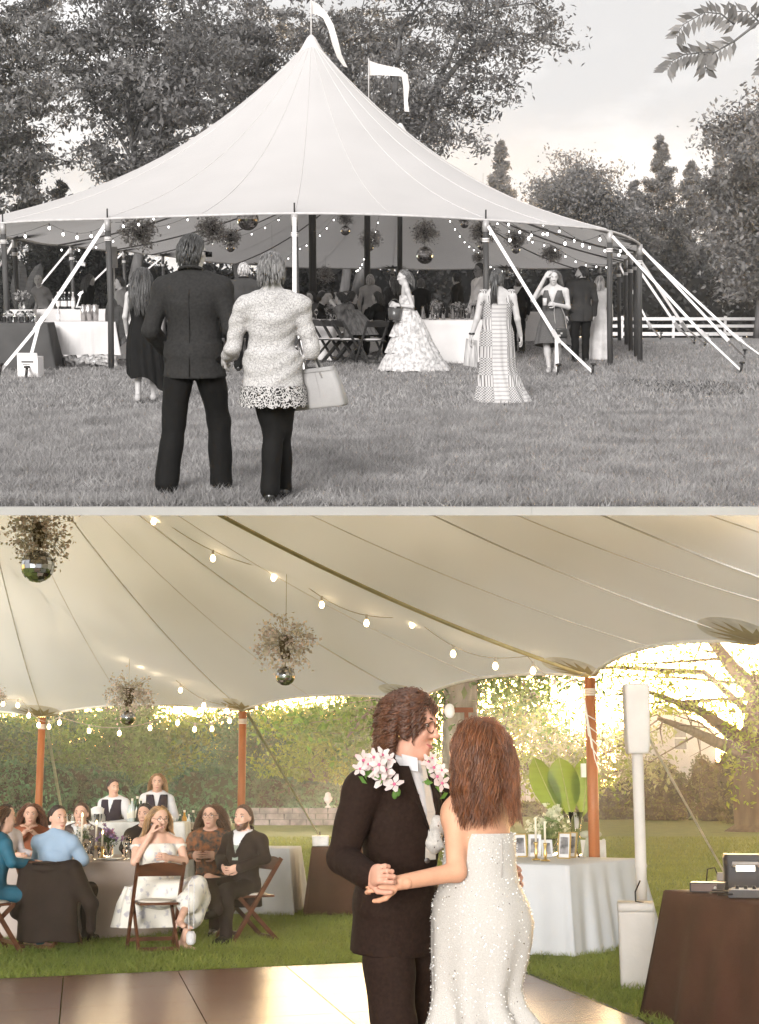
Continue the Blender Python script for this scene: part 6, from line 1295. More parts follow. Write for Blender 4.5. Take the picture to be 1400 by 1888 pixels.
tr_ = thing('serving_tray', 'dark tray with folded stand on the bar counter', 'tray', A3(U.at(155, 560, 30)[0], 29.95, .983)); part('tray', MB().loft([[A3(x, y, z_) for x, y in rr_(.36 * k, .26 * k, .05)] for z_, k in ((.0, .92), (.025, 1), (.02, .94), (.008, .9))], True, True, True), M('tray_dark', G(.06), .5), tr_); part('napkins', MB().box((-.06, 0, .04), (.13, .13, .03), rotm('Z', .3)), linen_gw, tr_)
for k in range(9): q = A3(U.at(2 + 7 * k, 598, 26.6)[0], 26.45 + .12 * (k % 3), .803); glass('tumbler', q, glass_g, 'plastic cup on the dark-clothed table', 'cups on the dark table', 'cup')
for k, px in enumerate((15, 38, 54)): q = A3(U.at(px, 598, 26.7)[0], 26.75, .803); dd = thing('drink_dispenser', ['rounded glass drink jar at the outer end of the dark table', 'cut-glass ice bowl on the dark table', 'clear plastic pitcher nearest the white tables'][k], 'jar', q, 0, 'jars on the dark table'); part('jar', MB().lathe([(.06, 0), (.095, .03), (.1, .14), (.06, .19), (.055, .2), (.09, .13), (.003, .01)], (0, 0, 0), 16), glass_g, dd, True); part('ice', MB().ell((0, 0, .08), (.075, .075, .06), 10, 6), M('ice_grey', G(.6), .2, trans=.3), dd)
bouquet(A3(U.at(40, 570, 29.5)[0], 29.5, .983), .17, .36, MATS['petal_grey'], MATS['greens_grey'], glass_g, 'pale bouquet standing on the bar end beside the banana leaves', seed=21); part('shelf', MB().box((U.at(40, 570, 29.5)[0] - bt_[0], 29.5 - bt_[1], .955), (.42, .35, .05)), legm_g, [o for o in U.tops if o.name.startswith('bar_table')][0]) if False else None
sd = single('side_stand', MB().box(A3(U.at(40, 570, 29.5)[0], 29.5, .49), (.5, .4, .98), None, .98), linen_gw, 'white draped stand under the pale bar bouquet', 'stand', A3(U.at(40, 570, 29.5)[0], 29.5, 0))
lf_g = M('banana_leaf_grey', G(.075), .4, lo=G(.045), scale=4, stretch=(1, 1, 5), trans=.2)
banana('vase of dark banana leaves behind the white-haired woman', A3(*gp(40, 36)[:2], 0), [((.05, 0, 2.0), .17, (-.1, 0, .1)), ((.5, 0, 1.95), .16, (-.05, 0, .2)), ((-.1, .1, 1.8), .15, (-.1, 0, .1))], lf_g, glass_g, U, vase_h=.9)
banana('vase of dark drooping banana leaves beside the front tent pole', U.gnd(208, 676), [((.02, 0, 1.25), .12, (.0, 0, .1)), ((.14, 0, 1.1), .15, (.08, 0, .1)), ((.2, .05, .8), .13, (.12, 0, .15))], lf_g, M('pot_white_grey', G(.6), .5), U, vase_h=.30, vr=.12)
spk = thing('speaker', 'pale loudspeaker on a stand behind the front tent pole', 'speaker', gp(213, 34)); part('cabinet', MB().loft([[A3(x, y, z_) for x, y in rr_(.15, .16, .03)] for z_ in (1.82, 1.84, 2.26, 2.28)], True, True, True), M('speaker_grey', G(.42), .6), spk); part('stand_pole', MB().tube([A3(0, 0, 0), A3(0, 0, 1.83)], .018, 8), M('stand_pale', G(.55), .5), spk, True)
for a in (0, 2.1, 4.2): part('leg', MB().tube([A3(0, 0, .5), A3(.4 * math.cos(a), .4 * math.sin(a), .02)], .013, 6), MATS['stand_pale'], spk, True)
q = U.gnd(57, 694); bx_ = thing('ice_box', 'white carton standing on the grass under the strap', 'box', q, rad(-8)); part('carton', MB().box((0, 0, .16), (.34, .26, .32)), white_g, bx_); part('flap', MB().box((0, -.13, .335), (.34, .012, .10), rotm('X', .5)), white_g, bx_); part('print', MB().box((0, -.1325, .24), (.2, .003, .03)).box((-.02, -.1325, .20), (.12, .003, .012)), M('print_dark', G(.15), .8), bx_)
ice_m = M('ice_bag_film', G(.58), .2, lo=G(.2), scale=18, bump=1.0, bscale=20, spec=.8)
for k, px in enumerate((133, 151, 170, 188)):
    q = A3(U.gnd(px, 676)[0], 27.25, 0); S = SDF(); rg_ = np.random.default_rng(k)
    for j in range(6): S.ell(A3(*(rg_.normal(size=2) * .06), .08 + .05 * rg_.random()), .07 + .03 * rg_.random(), None, .03)
    S.cut((0, 0, .0), (0, 0, -1)); t_ = thing('ice_bag', ['crumpled clear bag of ice at the strap end under the skirted table', 'bulging clear bag of ice under the skirted table', 'clear plastic bag of ice, third in the row under the skirted table', 'clear bag of ice beside the tent pole'][k], 'bag', q, 0, 'ice bags under the skirted table'); part('bag', S.mesh(.014, .02, 45, k), ice_m, t_, True); part('knot', MB().lathe([(.02, .14), (.008, .17), (.03, .21), (.002, .22)], (.03, 0, 0), 8), ice_m, t_, True)
# far right: chair row at the fence side table
cloth_table('far_table', 'small far table in a white cloth beyond the pale gown', gp(975, 40), 0, 'rect', .9, .4, .75, linen_gw, legm_g, folds=14)
# ================================================================== lower place: dance floor, bride and groom, guests, tables
CURP[0] = L
# --- dance floor of square panels, laid with a metal edge
flo = M('floor_panel', (.20, .088, .054), .27, lo=(.13, .055, .034), scale=1.6, stretch=(1, 7, 1), bump=.03, bscale=40, spec=.5); edg = M('floor_edge', (.045, .04, .035), .45, metal=.4)
df = thing('dance_floor', 'glossy brown dance floor of square panels laid on the grass', 'dance floor', DFO); pw = .92
Md = lambda a, b, z=.0: DFU * a + DFV * b + A3(0, 0, z)
base = None
for i in range(6):
    for j in range(11):
        if base is None:
            g_ = .004; pts = [(-g_, g_), (-g_, pw - g_), (-pw + g_, pw - g_), (-pw + g_, g_)]; V = [Md(a, b, .028) for a, b in pts] + [Md(a, b, .0) for a, b in pts]
            base = part('panel', MB().add(V, [(0, 1, 2, 3), (0, 4, 5, 1), (1, 5, 6, 2), (2, 6, 7, 3), (3, 7, 4, 0)]), flo, df); q = base
        else: q = share(base, df)
        q.location = Vector([float(x) for x in Md(-pw * i, pw * j)])
for a, b in (((0.0, -.06), (-5.6, -.06)), ((.06, -.06), (.06, 10.2))):
    d = Md(*b) - Md(*a); sd = unit(np.cross(d, (0, 0, 1))); sd = sd if (sd @ (DFU if a[0] > 0 else -DFV)) > 0 else -sd; p0, p1 = Md(*a), Md(*b)
    part('edge_ramp', MB().add([p0 - sd * .055 + A3(0, 0, .029), p1 - sd * .055 + A3(0, 0, .029), p1 + sd * .04 + A3(0, 0, .004), p0 + sd * .04 + A3(0, 0, .004)], [(0, 1, 2, 3)]), edg, df)
# --- groom
suit_c = M('groom_suit', (.022, .011, .007), .85, lo=(.014, .007, .0045), scale=70, bump=.4, bscale=15); shirt_c = M('shirt_white', (.62, .605, .60), .8, var=.03, bump=.06, bscale=60); tie_c = M('tie_ivory', (.66, .60, .52), .7, var=.05)
H_GR = hair_mat('hair_chestnut', (.085, .032, .014)); H_BRD = hair_mat('hair_auburn', (.15, .052, .018)); D1 = 6.15
P = lambda px, py, Y=D1: L.at(px, py, Y)
p = L.at(735, 1460, D1); p[2] = .028; t = person('groom with curly hair, glasses and flowers on his dark suit, dancing with the bride', p, 0)
W = lambda px, py, Y=D1: L.at(px, py, Y) - p
J = dict(pel=W(735, 1672, 6.15), che=W(742, 1520, 6.12), nek=W(748, 1410, 6.12), hed=W(757, 1338, 6.13), shL=W(802, 1455, 6.38), shR=W(670, 1452, 5.98), elR=W(632, 1580, 5.92), wrR=W(682, 1618, 5.72), elL=W(850, 1560, 6.45), wrL=W(912, 1588, 6.22), hiR=W(715, 1690, 6.08), hiL=W(762, 1690, 6.22), knR=W(725, 1890, 6.02), knL=W(768, 1890, 6.3), anR=W(722, 2068, 6.1) * (1, 1, 0) + A3(0, 0, .085), anL=W(775, 2050, 6.3) * (1, 1, 0) + A3(0, 0, .085))
s = 1.03; Rh = hframe(J, rad(-14), rad(-10)); SKG = skin_mat('skin_groom', (.56, .29, .20))
b = body(t, J, s, .98, Rh, SKG, .0085, dict(R=None, L=dict(d=A3(.5, -.25, -.3), palm=A3(-.6, -.5, 0), side=1, curl=.45)), .005, jaw=1.08, bare=False)
hr_ = hand_geo(J['wrR'], A3(.25, -.55, .12), A3(.9, .35, -.1), -1, s * .95, 1.05, .0042); part('hand', hr_, SKG, b, True)
jk = jacket(t, J, s, 1.0, suit_c, shirt_c, tie_c, length=-.17, inf=.026, vox=.008, noise=.006, vz=-.06, vw=.085, seed=8, stop=.94); trousers(t, J, s, 1.0, suit_c, .009, .022, .085, noise=.009)
for q in 'LR': shoe(J, q, s, M('shoe_dark', (.02, .015, .012), .25), t)
do_hair(t, J, s, Rh, H_GR, style='part', n=700, dens=5, length=.19, rag=.45, temple=-.1, seed=71, wave=.020, freq=17, clumps=150, clumpf=.75, thick=.0042, coll=[(J['nek'], A3(.08, .08, .12))], comb=(0, -.5, .3), low=-.7, vol=1.07, face=.12, stiff=.55, seg=24)
face_parts(t, J, s, Rh, LIP_C, BR_C, glasses=M('glasses_brown', (.12, .06, .03), .3), smile=True)
part('earring', MB().ell(J['hed'] + Rh @ A3(.088, -.005, -.045) * s, (.008, .008, .014), 8, 6), brass, t, True)
part('button', MB().lathe([(.011, 0), (.011, .004), (.002, .005)], W(788, 1587, 5.97), 10, rotm('X', rad(90))), M('button_brown', (.03, .02, .015), .3), jk)
# flowers on his shoulders: five-petalled blossoms with leaves
pet = M('orchid_petal', (.74, .66, .62), .6, lo=(.62, .50, .48), scale=30, trans=.25); petc = M('orchid_heart', (.55, .12, .22), .6); lfm = M('spray_leaf', (.10, .20, .04), .5, trans=.3); rng = np.random.default_rng(77)
def blossom(par, c, r, nrm):
    nrm = unit(nrm); a = unit(np.cross(nrm, (0.1, .2, 1))); b_ = np.cross(nrm, a); mb = MB(); o = rng.random() * 6
    for k in range(5):
        an = o + k * 1.2566; d = a * math.cos(an) + b_ * math.sin(an); sd = np.cross(nrm, d); mb.add([c, c + d * r * .5 - sd * r * .3 + nrm * r * .18, c + d * r + nrm * r * .25 - sd * r * .12, c + d * r + nrm * r * .25 + sd * r * .12, c + d * r * .5 + sd * r * .3 + nrm * r * .18], [(0, 1, 2, 3, 4)])
    fl = part('petals', mb, pet, par); part('heart', MB().ell(c + nrm * r * .12, r * .16, 8, 6), petc, fl, True)
for lab, cl, nrm in (('white and pink blossom spray on the groom\'s near shoulder', [(672, 1402, 20), (690, 1396, 17), (705, 1393, 17), (664, 1418, 15), (700, 1410, 19), (712, 1420, 21), (706, 1437, 23), (728, 1447, 20), (690, 1420, 16), (718, 1400, 14), (680, 1410, 15)], A3(-.15, -1, .35)), ('white blossom spray on the groom\'s far shoulder', [(790, 1405, 16), (800, 1416, 17), (806, 1432, 17), (815, 1420, 13), (815, 1444, 16), (797, 1398, 12)], A3(.3, -1, .3))):
    fp = P(700 if cl[0][0] < 750 else 803, 1420, 5.84 if cl[0][0] < 750 else 6.03); cs = thing('corsage', lab, 'flowers', fp)
    for x, y, r in cl:
        c = P(x, y, fp[1] + .02 * rng.normal()) - fp; blossom(cs, c, r * fp[1] / F, nrm + rng.normal(size=3) * .25)
    mb = MB(); stem = MB()
    for k in range(10):
        x, y, r = cl[rng.integers(len(cl))]; c = P(x + rng.normal() * 8, y + 8 + rng.random() * 10, fp[1] + .02) - fp; d = unit(rng.normal(size=3) * (1, .3, 1)); mb.add([c, c + d * .02 + A3(0, -.004, .012), c + d * .045, c + d * .02 - A3(0, 0, .012)], [(0, 1, 2, 3)])
    stem.tube([P(cl[0][0], cl[0][1], fp[1] + .03) - fp, P(cl[4][0], cl[4][1], fp[1] + .03) - fp, P(cl[-1][0], cl[-1][1], fp[1] + .03) - fp], .004, 5)
    part('leaves', mb, lfm, cs, kind='stuff'); part('stem', stem, lfm, cs, True)
    for x, y in ((728, 1466), (734, 1461)) if cl[0][0] < 750 else (): c = P(x, y, 5.84) - fp; part('leaf', MB().ell(c, (.011, .005, .016), 8, 6), lfm, cs, True)
# --- bride
gownm = M('sequin_gown', (.50, .47, .43), .5, lo=(.41, .38, .34), scale=220, bump=.2, bscale=500, spec=.4)
def sequins(m):
    tr = m.node_tree; n = tr.nodes; l = tr.links; b_ = n['Principled BSDF']; co = [x for x in n if x.bl_idname == 'ShaderNodeTexCoord'][0]; v = n.new('ShaderNodeTexVoronoi'); v.inputs['Scale'].default_value = 190; l.new(co.outputs['Object'], v.inputs['Vector'])
    r = n.new('ShaderNodeValToRGB'); r.color_ramp.elements[0].position = .90; r.color_ramp.elements[1].position = .93; l.new(v.outputs['Color'], r.inputs[0]); l.new(r.outputs[0], b_.inputs['Metallic']); mr = n.new('ShaderNodeMapRange'); mr.inputs['To Min'].default_value = .55; mr.inputs['To Max'].default_value = .22; l.new(r.outputs[0], mr.inputs['Value']); l.new(mr.outputs[0], b_.inputs['Roughness'])
    bp = node_of(m, 'ShaderNodeBump'); ad = n.new('ShaderNodeMath'); ad.operation = 'ADD'; l.new(v.outputs['Distance'], ad.inputs[0]); l.new(bp.inputs['Height'].links[0].from_socket, ad.inputs[1]); l.new(ad.outputs[0], bp.inputs['Height'])
sequins(gownm); D2 = 5.95; SKB = skin_mat('skin_bride', (.60, .31, .19))
p = L.at(880, 1460, D2); p[2] = .028; t = person('bride with long auburn hair in a strapless sequinned mermaid gown, back turned', p, 0)
W = lambda px, py, Y=D2: L.at(px, py, Y) - p
J = dict(pel=W(885, 1665), che=W(884, 1535), nek=W(884, 1437), hed=W(872, 1384, 5.97), shL=W(838, 1494, 5.9), shR=W(932, 1487, 6.06), elL=W(842, 1608, 5.82), wrL=W(735, 1628, 5.7), elR=W(918, 1520, 6.38), wrR=W(850, 1490, 6.5), hiL=W(855, 1690), hiR=W(912, 1690), knL=W(860, 1850), knR=W(895, 1850), anL=W(865, 2010), anR=W(892, 2010))
s = .95; Rh = hframe(J, rad(0), rad(8)); SK_ = SDF()
torso(SK_, J, s, .88, -.004, .95); limb_arm(SK_, J, s, 1.0, -.003, .02, .051); head_sdf(SK_, J, s, Rh)
b = part('body', join(SK_.mesh(.0085), hand_geo(J['wrL'], A3(-.85, -.1, .02), A3(.1, .9, -.2), 1, s, 1.05, .0042), hand_geo(J['wrR'], A3(-.7, .1, .3), A3(0, -1, -.3), -1, s, .5, .006)), SKB, t, True)
pts = [(1536, 886, 62, .115, 0), (1556, 886, 64, .12, 0), (1590, 884, 66, .12, 0), (1630, 884, 72, .125, 0), (1665, 887, 86, .145, 0), (1700, 890, 92, .155, .1), (1740, 888, 90, .155, .15), (1780, 884, 85, .15, .2), (1820, 880, 79, .145, .3), (1850, 882, 80, .15, .7), (1880, 890, 92, .17, 1.0), (1920, 900, 118, .22, 1), (1990, 906, 150, .29, 1), (2085, 906, 190, .38, 1)]
rings = []
for py, cx, rw, ry, f in pts: c = W(cx, py); rings.append((c[2], (c[0], c[1]), rw * D2 / F, ry, f))
def bf(th): return 0
gw_ = skirt(0, rings, n=140, folds=9, amp=.03, seed=31, twist=.1)
g_ = part('gown', gw_, gownm, t, True)
rs = np.random.default_rng(90); V = np.array(gw_.v); nn_ = 140; kk = rs.integers(0, (len(rings) - 2) * nn_, 2600); i1 = (kk // nn_) * nn_ + (kk % nn_ + 1) % nn_; a_, b2 = rs.random((2600, 1)), rs.random((2600, 1))
sq = V[kk] * (1 - a_) * (1 - b2) + V[i1] * a_ * (1 - b2) + V[kk + nn_] * (1 - a_) * b2 + V[i1 + nn_] * a_ * b2; ce = np.array([[r_[1][0], r_[1][1], 0] for r_ in rings])[kk // nn_]; no_ = sq - ce; no_[:, 2] = 0; no_ /= np.linalg.norm(no_, axis=1)[:, None]
part('sequins', leaf_quads(sq + no_ * .004, np.full(2600, .0055), rs, 0, .9, Nn=no_ * 1.2), M('sequin', (.92, .90, .86), .08, spec=1.0, var=.03), g_, kind='stuff')
S = SDF(); S.ell(W(800, 1548, 6.05), (.04, .05, .06), None, .02); S.ell(W(808, 1522, 6.06), (.024, .04, .04), None, .02); part('bust_ruffle', S.mesh(.008, .008, 60, 3), gownm, g_, True)
zp = [W(925, y, D2 - .118 - (.01 if y < 1650 else .02)) for y in (1545, 1580, 1620)]; part('back_seam', MB().tube(zp, .0015, 5), M('seam_ivory', (.5, .46, .42), .7), g_, True)
coll = [(J['che'] + A3(0, 0, .02), A3(.165, .125, .21)), (J['nek'], A3(.06, .06, .1)), (W(840, 1490, 5.92), A3(.06, .06, .06)), (W(930, 1490, 6.02), A3(.06, .06, .06))]
do_hair(t, J, s, Rh, H_BRD, style='part', n=1100, dens=6.5, length=.30, rag=.5, seed=72, wave=.009, freq=11, clumps=140, clumpf=.3, thick=.0032, coll=coll, comb=(0, -.9, -.1), low=-.6, vol=1.07, face=.2, stiff=.6, seg=15)
# --- guests
def lsuit(lab, p, J, s, rz, w, sm, sh, tie, hm, hl, seed, skin=SK_C, beard=None, glasses=None, yaw=0, pitch=0, pants=None, smile=False, wave=0, hn=200, style='back', vest=None, hspec=None, shoes=True, jname='jacket', nojack=False, low=-.6, **kw):
    t = person(lab, p, rz); Rh = hframe(J, yaw, pitch); body(t, J, s, w, Rh, skin, .011, hspec, .006, bare=False)
    if nojack: jacket(t, J, s, w, sm, None, None, vox=.0115, seed=seed, name='shirt', length=-.08, inf=.018, **kw)
    else: jacket(t, J, s, w, sm, sh, tie, vox=.0105, seed=seed, name=jname, **kw)
    trousers(t, J, s, w, pants or sm, .0125)
    if shoes:
        for q in 'LR': shoe(J, q, s, MATS['shoe_dark'], t)
    do_hair(t, J, s, Rh, hm, style=style, n=hn, length=hl, seed=seed, wave=wave, freq=18, thick=.0095, coll=back_coll(J, s, w), comb=(0, -.6, .2), low=low)
    face_parts(t, J, s, Rh, LIP_C, BR_C, beard=beard, glasses=glasses, smile=smile); return t
def lg(px, Y): q = L.at(px, 1460, Y * 1.1); q[2] = 0; return q
H_C = {'dark': hair_mat('hair_dark', (.022, .012, .008)), 'brown': hair_mat('hair_brown', (.07, .032, .016)), 'blond': hair_mat('hair_blond', (.30, .17, .07)), 'red': hair_mat('hair_redbrown', (.11, .04, .02))}
blacks = M('suit_warm_black', (.02, .013, .01), .8, var=.2); TB = lg(150, 15.0); TR = .95
# man in suit, legs crossed, turned to us
J, s = sit(1.76, 1.0, arms=((.27, .02, .80), (.10, .22, .72)), lean=.0); J.update(knR=A3(.10, .46, .62), anR=A3(-.12, .62, .34), knL=A3(-.10, .44, .50), anL=A3(-.10, .42, .08))
lsuit('bearded man in a black suit and pale tie sitting with crossed legs', lg(452, 14.2), J, s, rad(150), 1.0, blacks, shirt_c, M('tie_sage', (.22, .25, .21), .7), H_C['brown'], .07, 81, beard=H_C['brown'], vw=.075, yaw=rad(-8))
J, s = sit(1.74, .96, arms=((.27, .08, .78), (.12, .28, .80)), lean=.04)
pat = M('patterned_shirt', (.30, .12, .05), .8, lo=(.035, .05, .05), scale=22, detail=2); lsuit('long-haired bearded man in glasses and a patterned brown shirt', lg(392, 15.0), J, s, rad(172), .96, pat, None, None, H_C['brown'], .5, 82, glasses=M('glasses_thin', (.05, .03, .02), .3), nojack=True, style='part', pants=blacks, hn=170)
# woman in strapless floral dress, leaning on her hand
flc = M('floral_dress', (.70, .66, .58), .8, lo=(.42, .40, .42), scale=14); r_ = node_of(flc, 'ShaderNodeValToRGB'); r_.color_ramp.elements[0].position = .36; r_.color_ramp.elements[1].position = .46
p = lg(290, 13.6); t = person('blonde woman in glasses and a strapless floral dress, chin on her hand', p, rad(200)); J, s = sit(1.68, 1.08, arms=((.24, .2, .80), (.10, .24, 1.06)), armsL=((.24, .2, .80), (.05, .36, .84)), lean=.12); J.update(knR=A3(.06, .46, .56), anR=A3(.42, .50, .30), knL=A3(-.02, .46, .48), anL=A3(.16, .40, .09)); Rh = hframe(J, rad(-8), rad(-6))
rot_ = rotm('Z', rad(-50))
for q in ('knR', 'anR', 'knL', 'anL'): J[q] = A3(*(rot_.T @ J[q]))
b = body(t, J, s, 1.05, Rh, SK_C, .011, dict(R=dict(d=A3(-.3, .2, .9), palm=A3(-1, 0, 0), curl=1.0), L=dict(curl=.4)), .006, bust=.08)
S = SDF(); torso(S, J, s, 1.1, .014, 1.1, bust=.085); S.cut(J['che'] + A3(0, 0, .09), (0, -.15, 1)); dr = part('dress', S.mesh(.011), flc, t, True)
S = SDF(); S.ell(J['pel'] - A3(0, 0, .02), (.24, .22, .14), None, .05)
for q in 'LR': S.cap(J['hi' + q], .13, J['kn' + q] + A3(0, 0, -.02), .10, .06); S.cap(J['kn' + q], .11, J['kn' + q] * .55 + J['an' + q] * .45, .12, .06)
part('skirt', S.mesh(.012, .010, 16, 4), flc, dr, True); part('skirt_drape', skirt(0, [(.56, (0, -.06), .27, .16, .3), (.40, (0, -.10), .32, .19, .8), (.18, (0.0, -.12), .36, .22, 1)], folds=9, amp=.022, seed=8), flc, dr, True)
for q in 'LR':
    an = J['an' + q]; f = unit(A3(*(rot_.T @ A3(.3, 1, 0)))); sh = part('shoe', MB().tube([an - f * .04 - A3(0, 0, .02), an + f * .05 - A3(0, 0, .055), an + f * .16 - A3(0, 0, .075)], [.03, .032, .012], 10, True, .7), M('pump_rose', (.58, .36, .28), .3), t, True); part('heel', MB().tube([an - f * .045 - A3(0, 0, .03), an - f * .05 - A3(0, 0, .085)], [.012, .005], 8), MATS['pump_rose'], sh, True)
do_hair(t, J, s, Rh, H_C['blond'], style='part', n=220, length=.26, seed=83, wave=.006, freq=14, thick=.01, coll=back_coll(J, s, 1.1), comb=(0, -.8, 0)); face_parts(t, J, s, Rh, LIP_C, BR_C, glasses=MATS['glasses_thin'], smile=True); part('earring', MB().ell(J['hed'] + Rh @ A3(.085, 0, -.05) * s, .010, 8, 6), silver_g, t, True)
pr = thing('pearl_purse', 'white beaded purse hanging by its strap from the floral-dress chair', 'bag', L.at(352, 1742, 13.3)); part('pouch', MB().lathe([(.025, 0), (.04, .02), (.042, .08), (.025, .11), (.002, .11)], (0, 0, 0), 14), M('beads', (.72, .70, .68), .4, bump=.9, bscale=120), pr, True); part('strap', MB().tube([A3(-.02, 0, .13), A3(-.03, 0, .5), A3(0, .02, .55), A3(.02, 0, .5), A3(.02, 0, .13)], .006, 6), MATS['beads'], pr, True)
# man in light blue shirt, his jacket over the chair
J, s = sit(1.76, .98, arms=((.26, .14, .80), (.10, .34, .84)), lean=.05); blue = M('shirt_blue', (.26, .35, .45), .8, var=.05, bump=.08); lsuit('dark-haired man in a pale blue shirt looking back over his shoulder', lg(100, 13.7), J, s, rad(-22), .98, blue, None, None, H_C['dark'], .05, 84, yaw=rad(118), nojack=True, pants=blacks, noise=.009)
J, s = sit(1.74, .96, lean=.05); woman('long-haired woman in a rust top resting her chin at the table', lg(60, 16.4), 1.70, rad(188), H_C['red'], M('top_rust', (.30, .10, .05), .8), .42, .008, seed=85, seated=True, front=True, arms=((.25, .2, .80), (.04, .26, 1.0)), skin=SK_C)
J, s = sit(1.76, 1.0, arms=((.27, .14, .82), (.12, .36, .84)), lean=.06); lsuit('curly-haired man in a grey-brown jacket seated across the candlelit table', lg(155, 16.6), J, s, rad(176), 1.0, M('jacket_greybrown', (.11, .085, .075), .8), shirt_c, None, H_C['brown'], .09, 86, vw=.08, wave=.012)
woman('dark-haired guest hidden behind the blonde woman', lg(272, 16.6), 1.70, rad(170), H_C['dark'], blacks, .12, seed=87, seated=True, front=True, skin=SK_C)
woman('woman in a deep blue dress at the near edge of the table, turned away', lg(-6, 13.3), 1.68, rad(-60), H_C['brown'], M('dress_teal', (.02, .10, .15), .6), .3, seed=88, seated=True, skin=SK_C)
woman('guest in a pale shirt beside the rust-topped woman', lg(4, 15.4), 1.68, rad(-120), H_C['dark'], M('top_pale', (.5, .45, .45), .8), .12, seed=89, seated=True, skin=SK_C, front=True)
# bartenders
vestm = M('vest_dark', (.03, .022, .03), .7); 
def bartender(lab, px, Y, hm, hl, seed, yaw, rz, ln, H=1.70, edge=None):
    p = lg(px, Y); t = person(lab, p, rz); J, s = stand(H, .95, arms=((.27, .05, 1.12), (.06, .24, 1.10))); Rh = hframe(J, yaw, rad(-5)); body(t, J, s, .95, Rh, SK_C, .013, bare=False)
    jacket(t, J, s, .97, shirt_c, None, None, vox=.0125, name='shirt', inf=.018, seed=seed, noise=.008); trousers(t, J, s, .95, blacks, .015); S = SDF(); torso(S, J, s, .99, .045); S.cut(J['nek'] - A3(0, 0, .02), (0, 0, 1)); S.cut(J['pel'] - A3(0, 0, .06), (0, 0, -1)); S.cut(J['che'] + A3(.15, 0, 0), (1, 0, 0)); S.cut(J['che'] - A3(.15, 0, 0), (-1, 0, 0))
    c0 = J['che'] - A3(0, 0, .06); S.sub(lambda X, Y_, Z: np.maximum(np.abs(X - c0[0]) - np.clip((Z - c0[2]) / .3, 0, 1) * .065, np.maximum(-(Y_ - c0[1]) + .01, -(Z - c0[2])))); part('vest', S.mesh(.0125), edge or vestm, t, True)
    do_hair(t, J, s, Rh, hm, style='part', n=150, length=hl, seed=seed, thick=.011, coll=back_coll(J, s), comb=(0, -.8, .1)); face_parts(t, J, s, Rh, LIP_C, BR_C)
bartender('bartender with tied-back hair in white shirt and dark vest, glancing aside', 210, 19.6, H_C['dark'], .07, 91, rad(-50), rad(165), 0, 1.62)
bartender('blonde bartender in white shirt and dark vest behind the bottles', 290, 19.8, H_C['blond'], .24, 92, rad(0), rad(185), 0, 1.70)
# --- tables and chairs
cloth_table('guest_table', 'round dinner table in a long taupe cloth with candles and glasses', TB, 0, 'round', .98, .98, .76, linen_c, legm_c, folds=13, flare=.05, amp=.03)
folding_chair('folding_chair', 'brown wooden folding chair under the woman in the floral dress', lg(292, 13.25), rad(18), wood_c, pad_c, 'folding chairs at the dinner table'); folding_chair('folding_chair', 'brown wooden folding chair, side-on, under the man in the black suit', lg(462, 14.15), rad(118), wood_c, pad_c, 'folding chairs at the dinner table')
folding_chair('folding_chair', 'brown folding chair carrying a draped black jacket', lg(98, 13.45), rad(-18), wood_c, pad_c, 'folding chairs at the dinner table'); folding_chair('folding_chair', 'brown folding chair under the woman in the deep blue dress', lg(-12, 13.1), rad(-60), wood_c, pad_c, 'folding chairs at the dinner table')
S = SDF(); jc = lg(98, 13.45); S.cone((0, .0, .10), (.31, .17), (0, -.03, .74), (.25, .07), (1, 0, 0), .04); S.cap((-.24, -.03, .76), .045, (.24, -.03, .76), .045, .05); S.cap((.24, .02, .74), .06, (.42, .05, .42), .07, .05); S.cap((.42, .05, .42), .07, (.40, .1, .2), .06, .05); S.cap((-.24, .0, .74), .06, (-.33, .0, .35), .07, .05)
jd = thing('draped_jacket', 'black suit jacket draped over the back of a chair', 'jacket', jc + A3(.05, -.24, 0), rad(-18)); part('cloth', S.mesh(.0125, .012, 14, 5), blacks, jd, True); part('collar', MB().tube([A3(-.16, -.05, .79), A3(0, -.08, .80), A3(.16, -.05, .79)], [.012, .018, .012], 8), blacks, jd, True)
for k, (a, r, kd) in enumerate(((4.6, .6, 'wine'), (5.0, .72, 'wine'), (5.25, .5, 'tumbler'), (4.2, .7, 'wine'), (5.6, .75, 'wine'), (3.9, .5, 'tumbler'), (4.8, .35, 'wine'), (5.9, .6, 'tumbler'), (.8, .6, 'wine'), (2.4, .6, 'wine'), (1.6, .7, 'wine'))): glass(kd, TB + A3(r * math.cos(a), r * math.sin(a), .763), glass_m, 'clear %s on the taupe dinner table' % ('wine glass' if kd == 'wine' else 'water tumbler'), 'glasses on the dinner table')
for k, (dx, dy, h) in enumerate(((.02, .0, .30), (.16, .08, .22), (.26, -.1, .12))): candle(TB + A3(dx, dy, .763), h, .12, ['tallest lit candle in a brass stick on the dinner table', 'middle lit candle on the dinner table, by the blue blossoms', 'short lit candle nearest the floral dress on the dinner table'][k], 'candles on the dinner table')
bouquet(TB + A3(.3, .05, .763), .16, .34, M('blossom_violet', (.22, .20, .42), .8, lo=(.35, .12, .14), scale=16, island=.3), M('greens', (.07, .11, .04), .8), glass_m, 'violet and plum flowers in a glass vase on the dinner table', seed=31); bouquet(TB + A3(-.02, .25, .763), .13, .36, M('blossom_white', (.62, .60, .52), .8, island=.2), MATS['greens'], glass_m, 'small white flower sprig at the candles on the dinner table', seed=32)
plate_m = M('plate_white', (.74, .72, .68), .3); pl0 = None
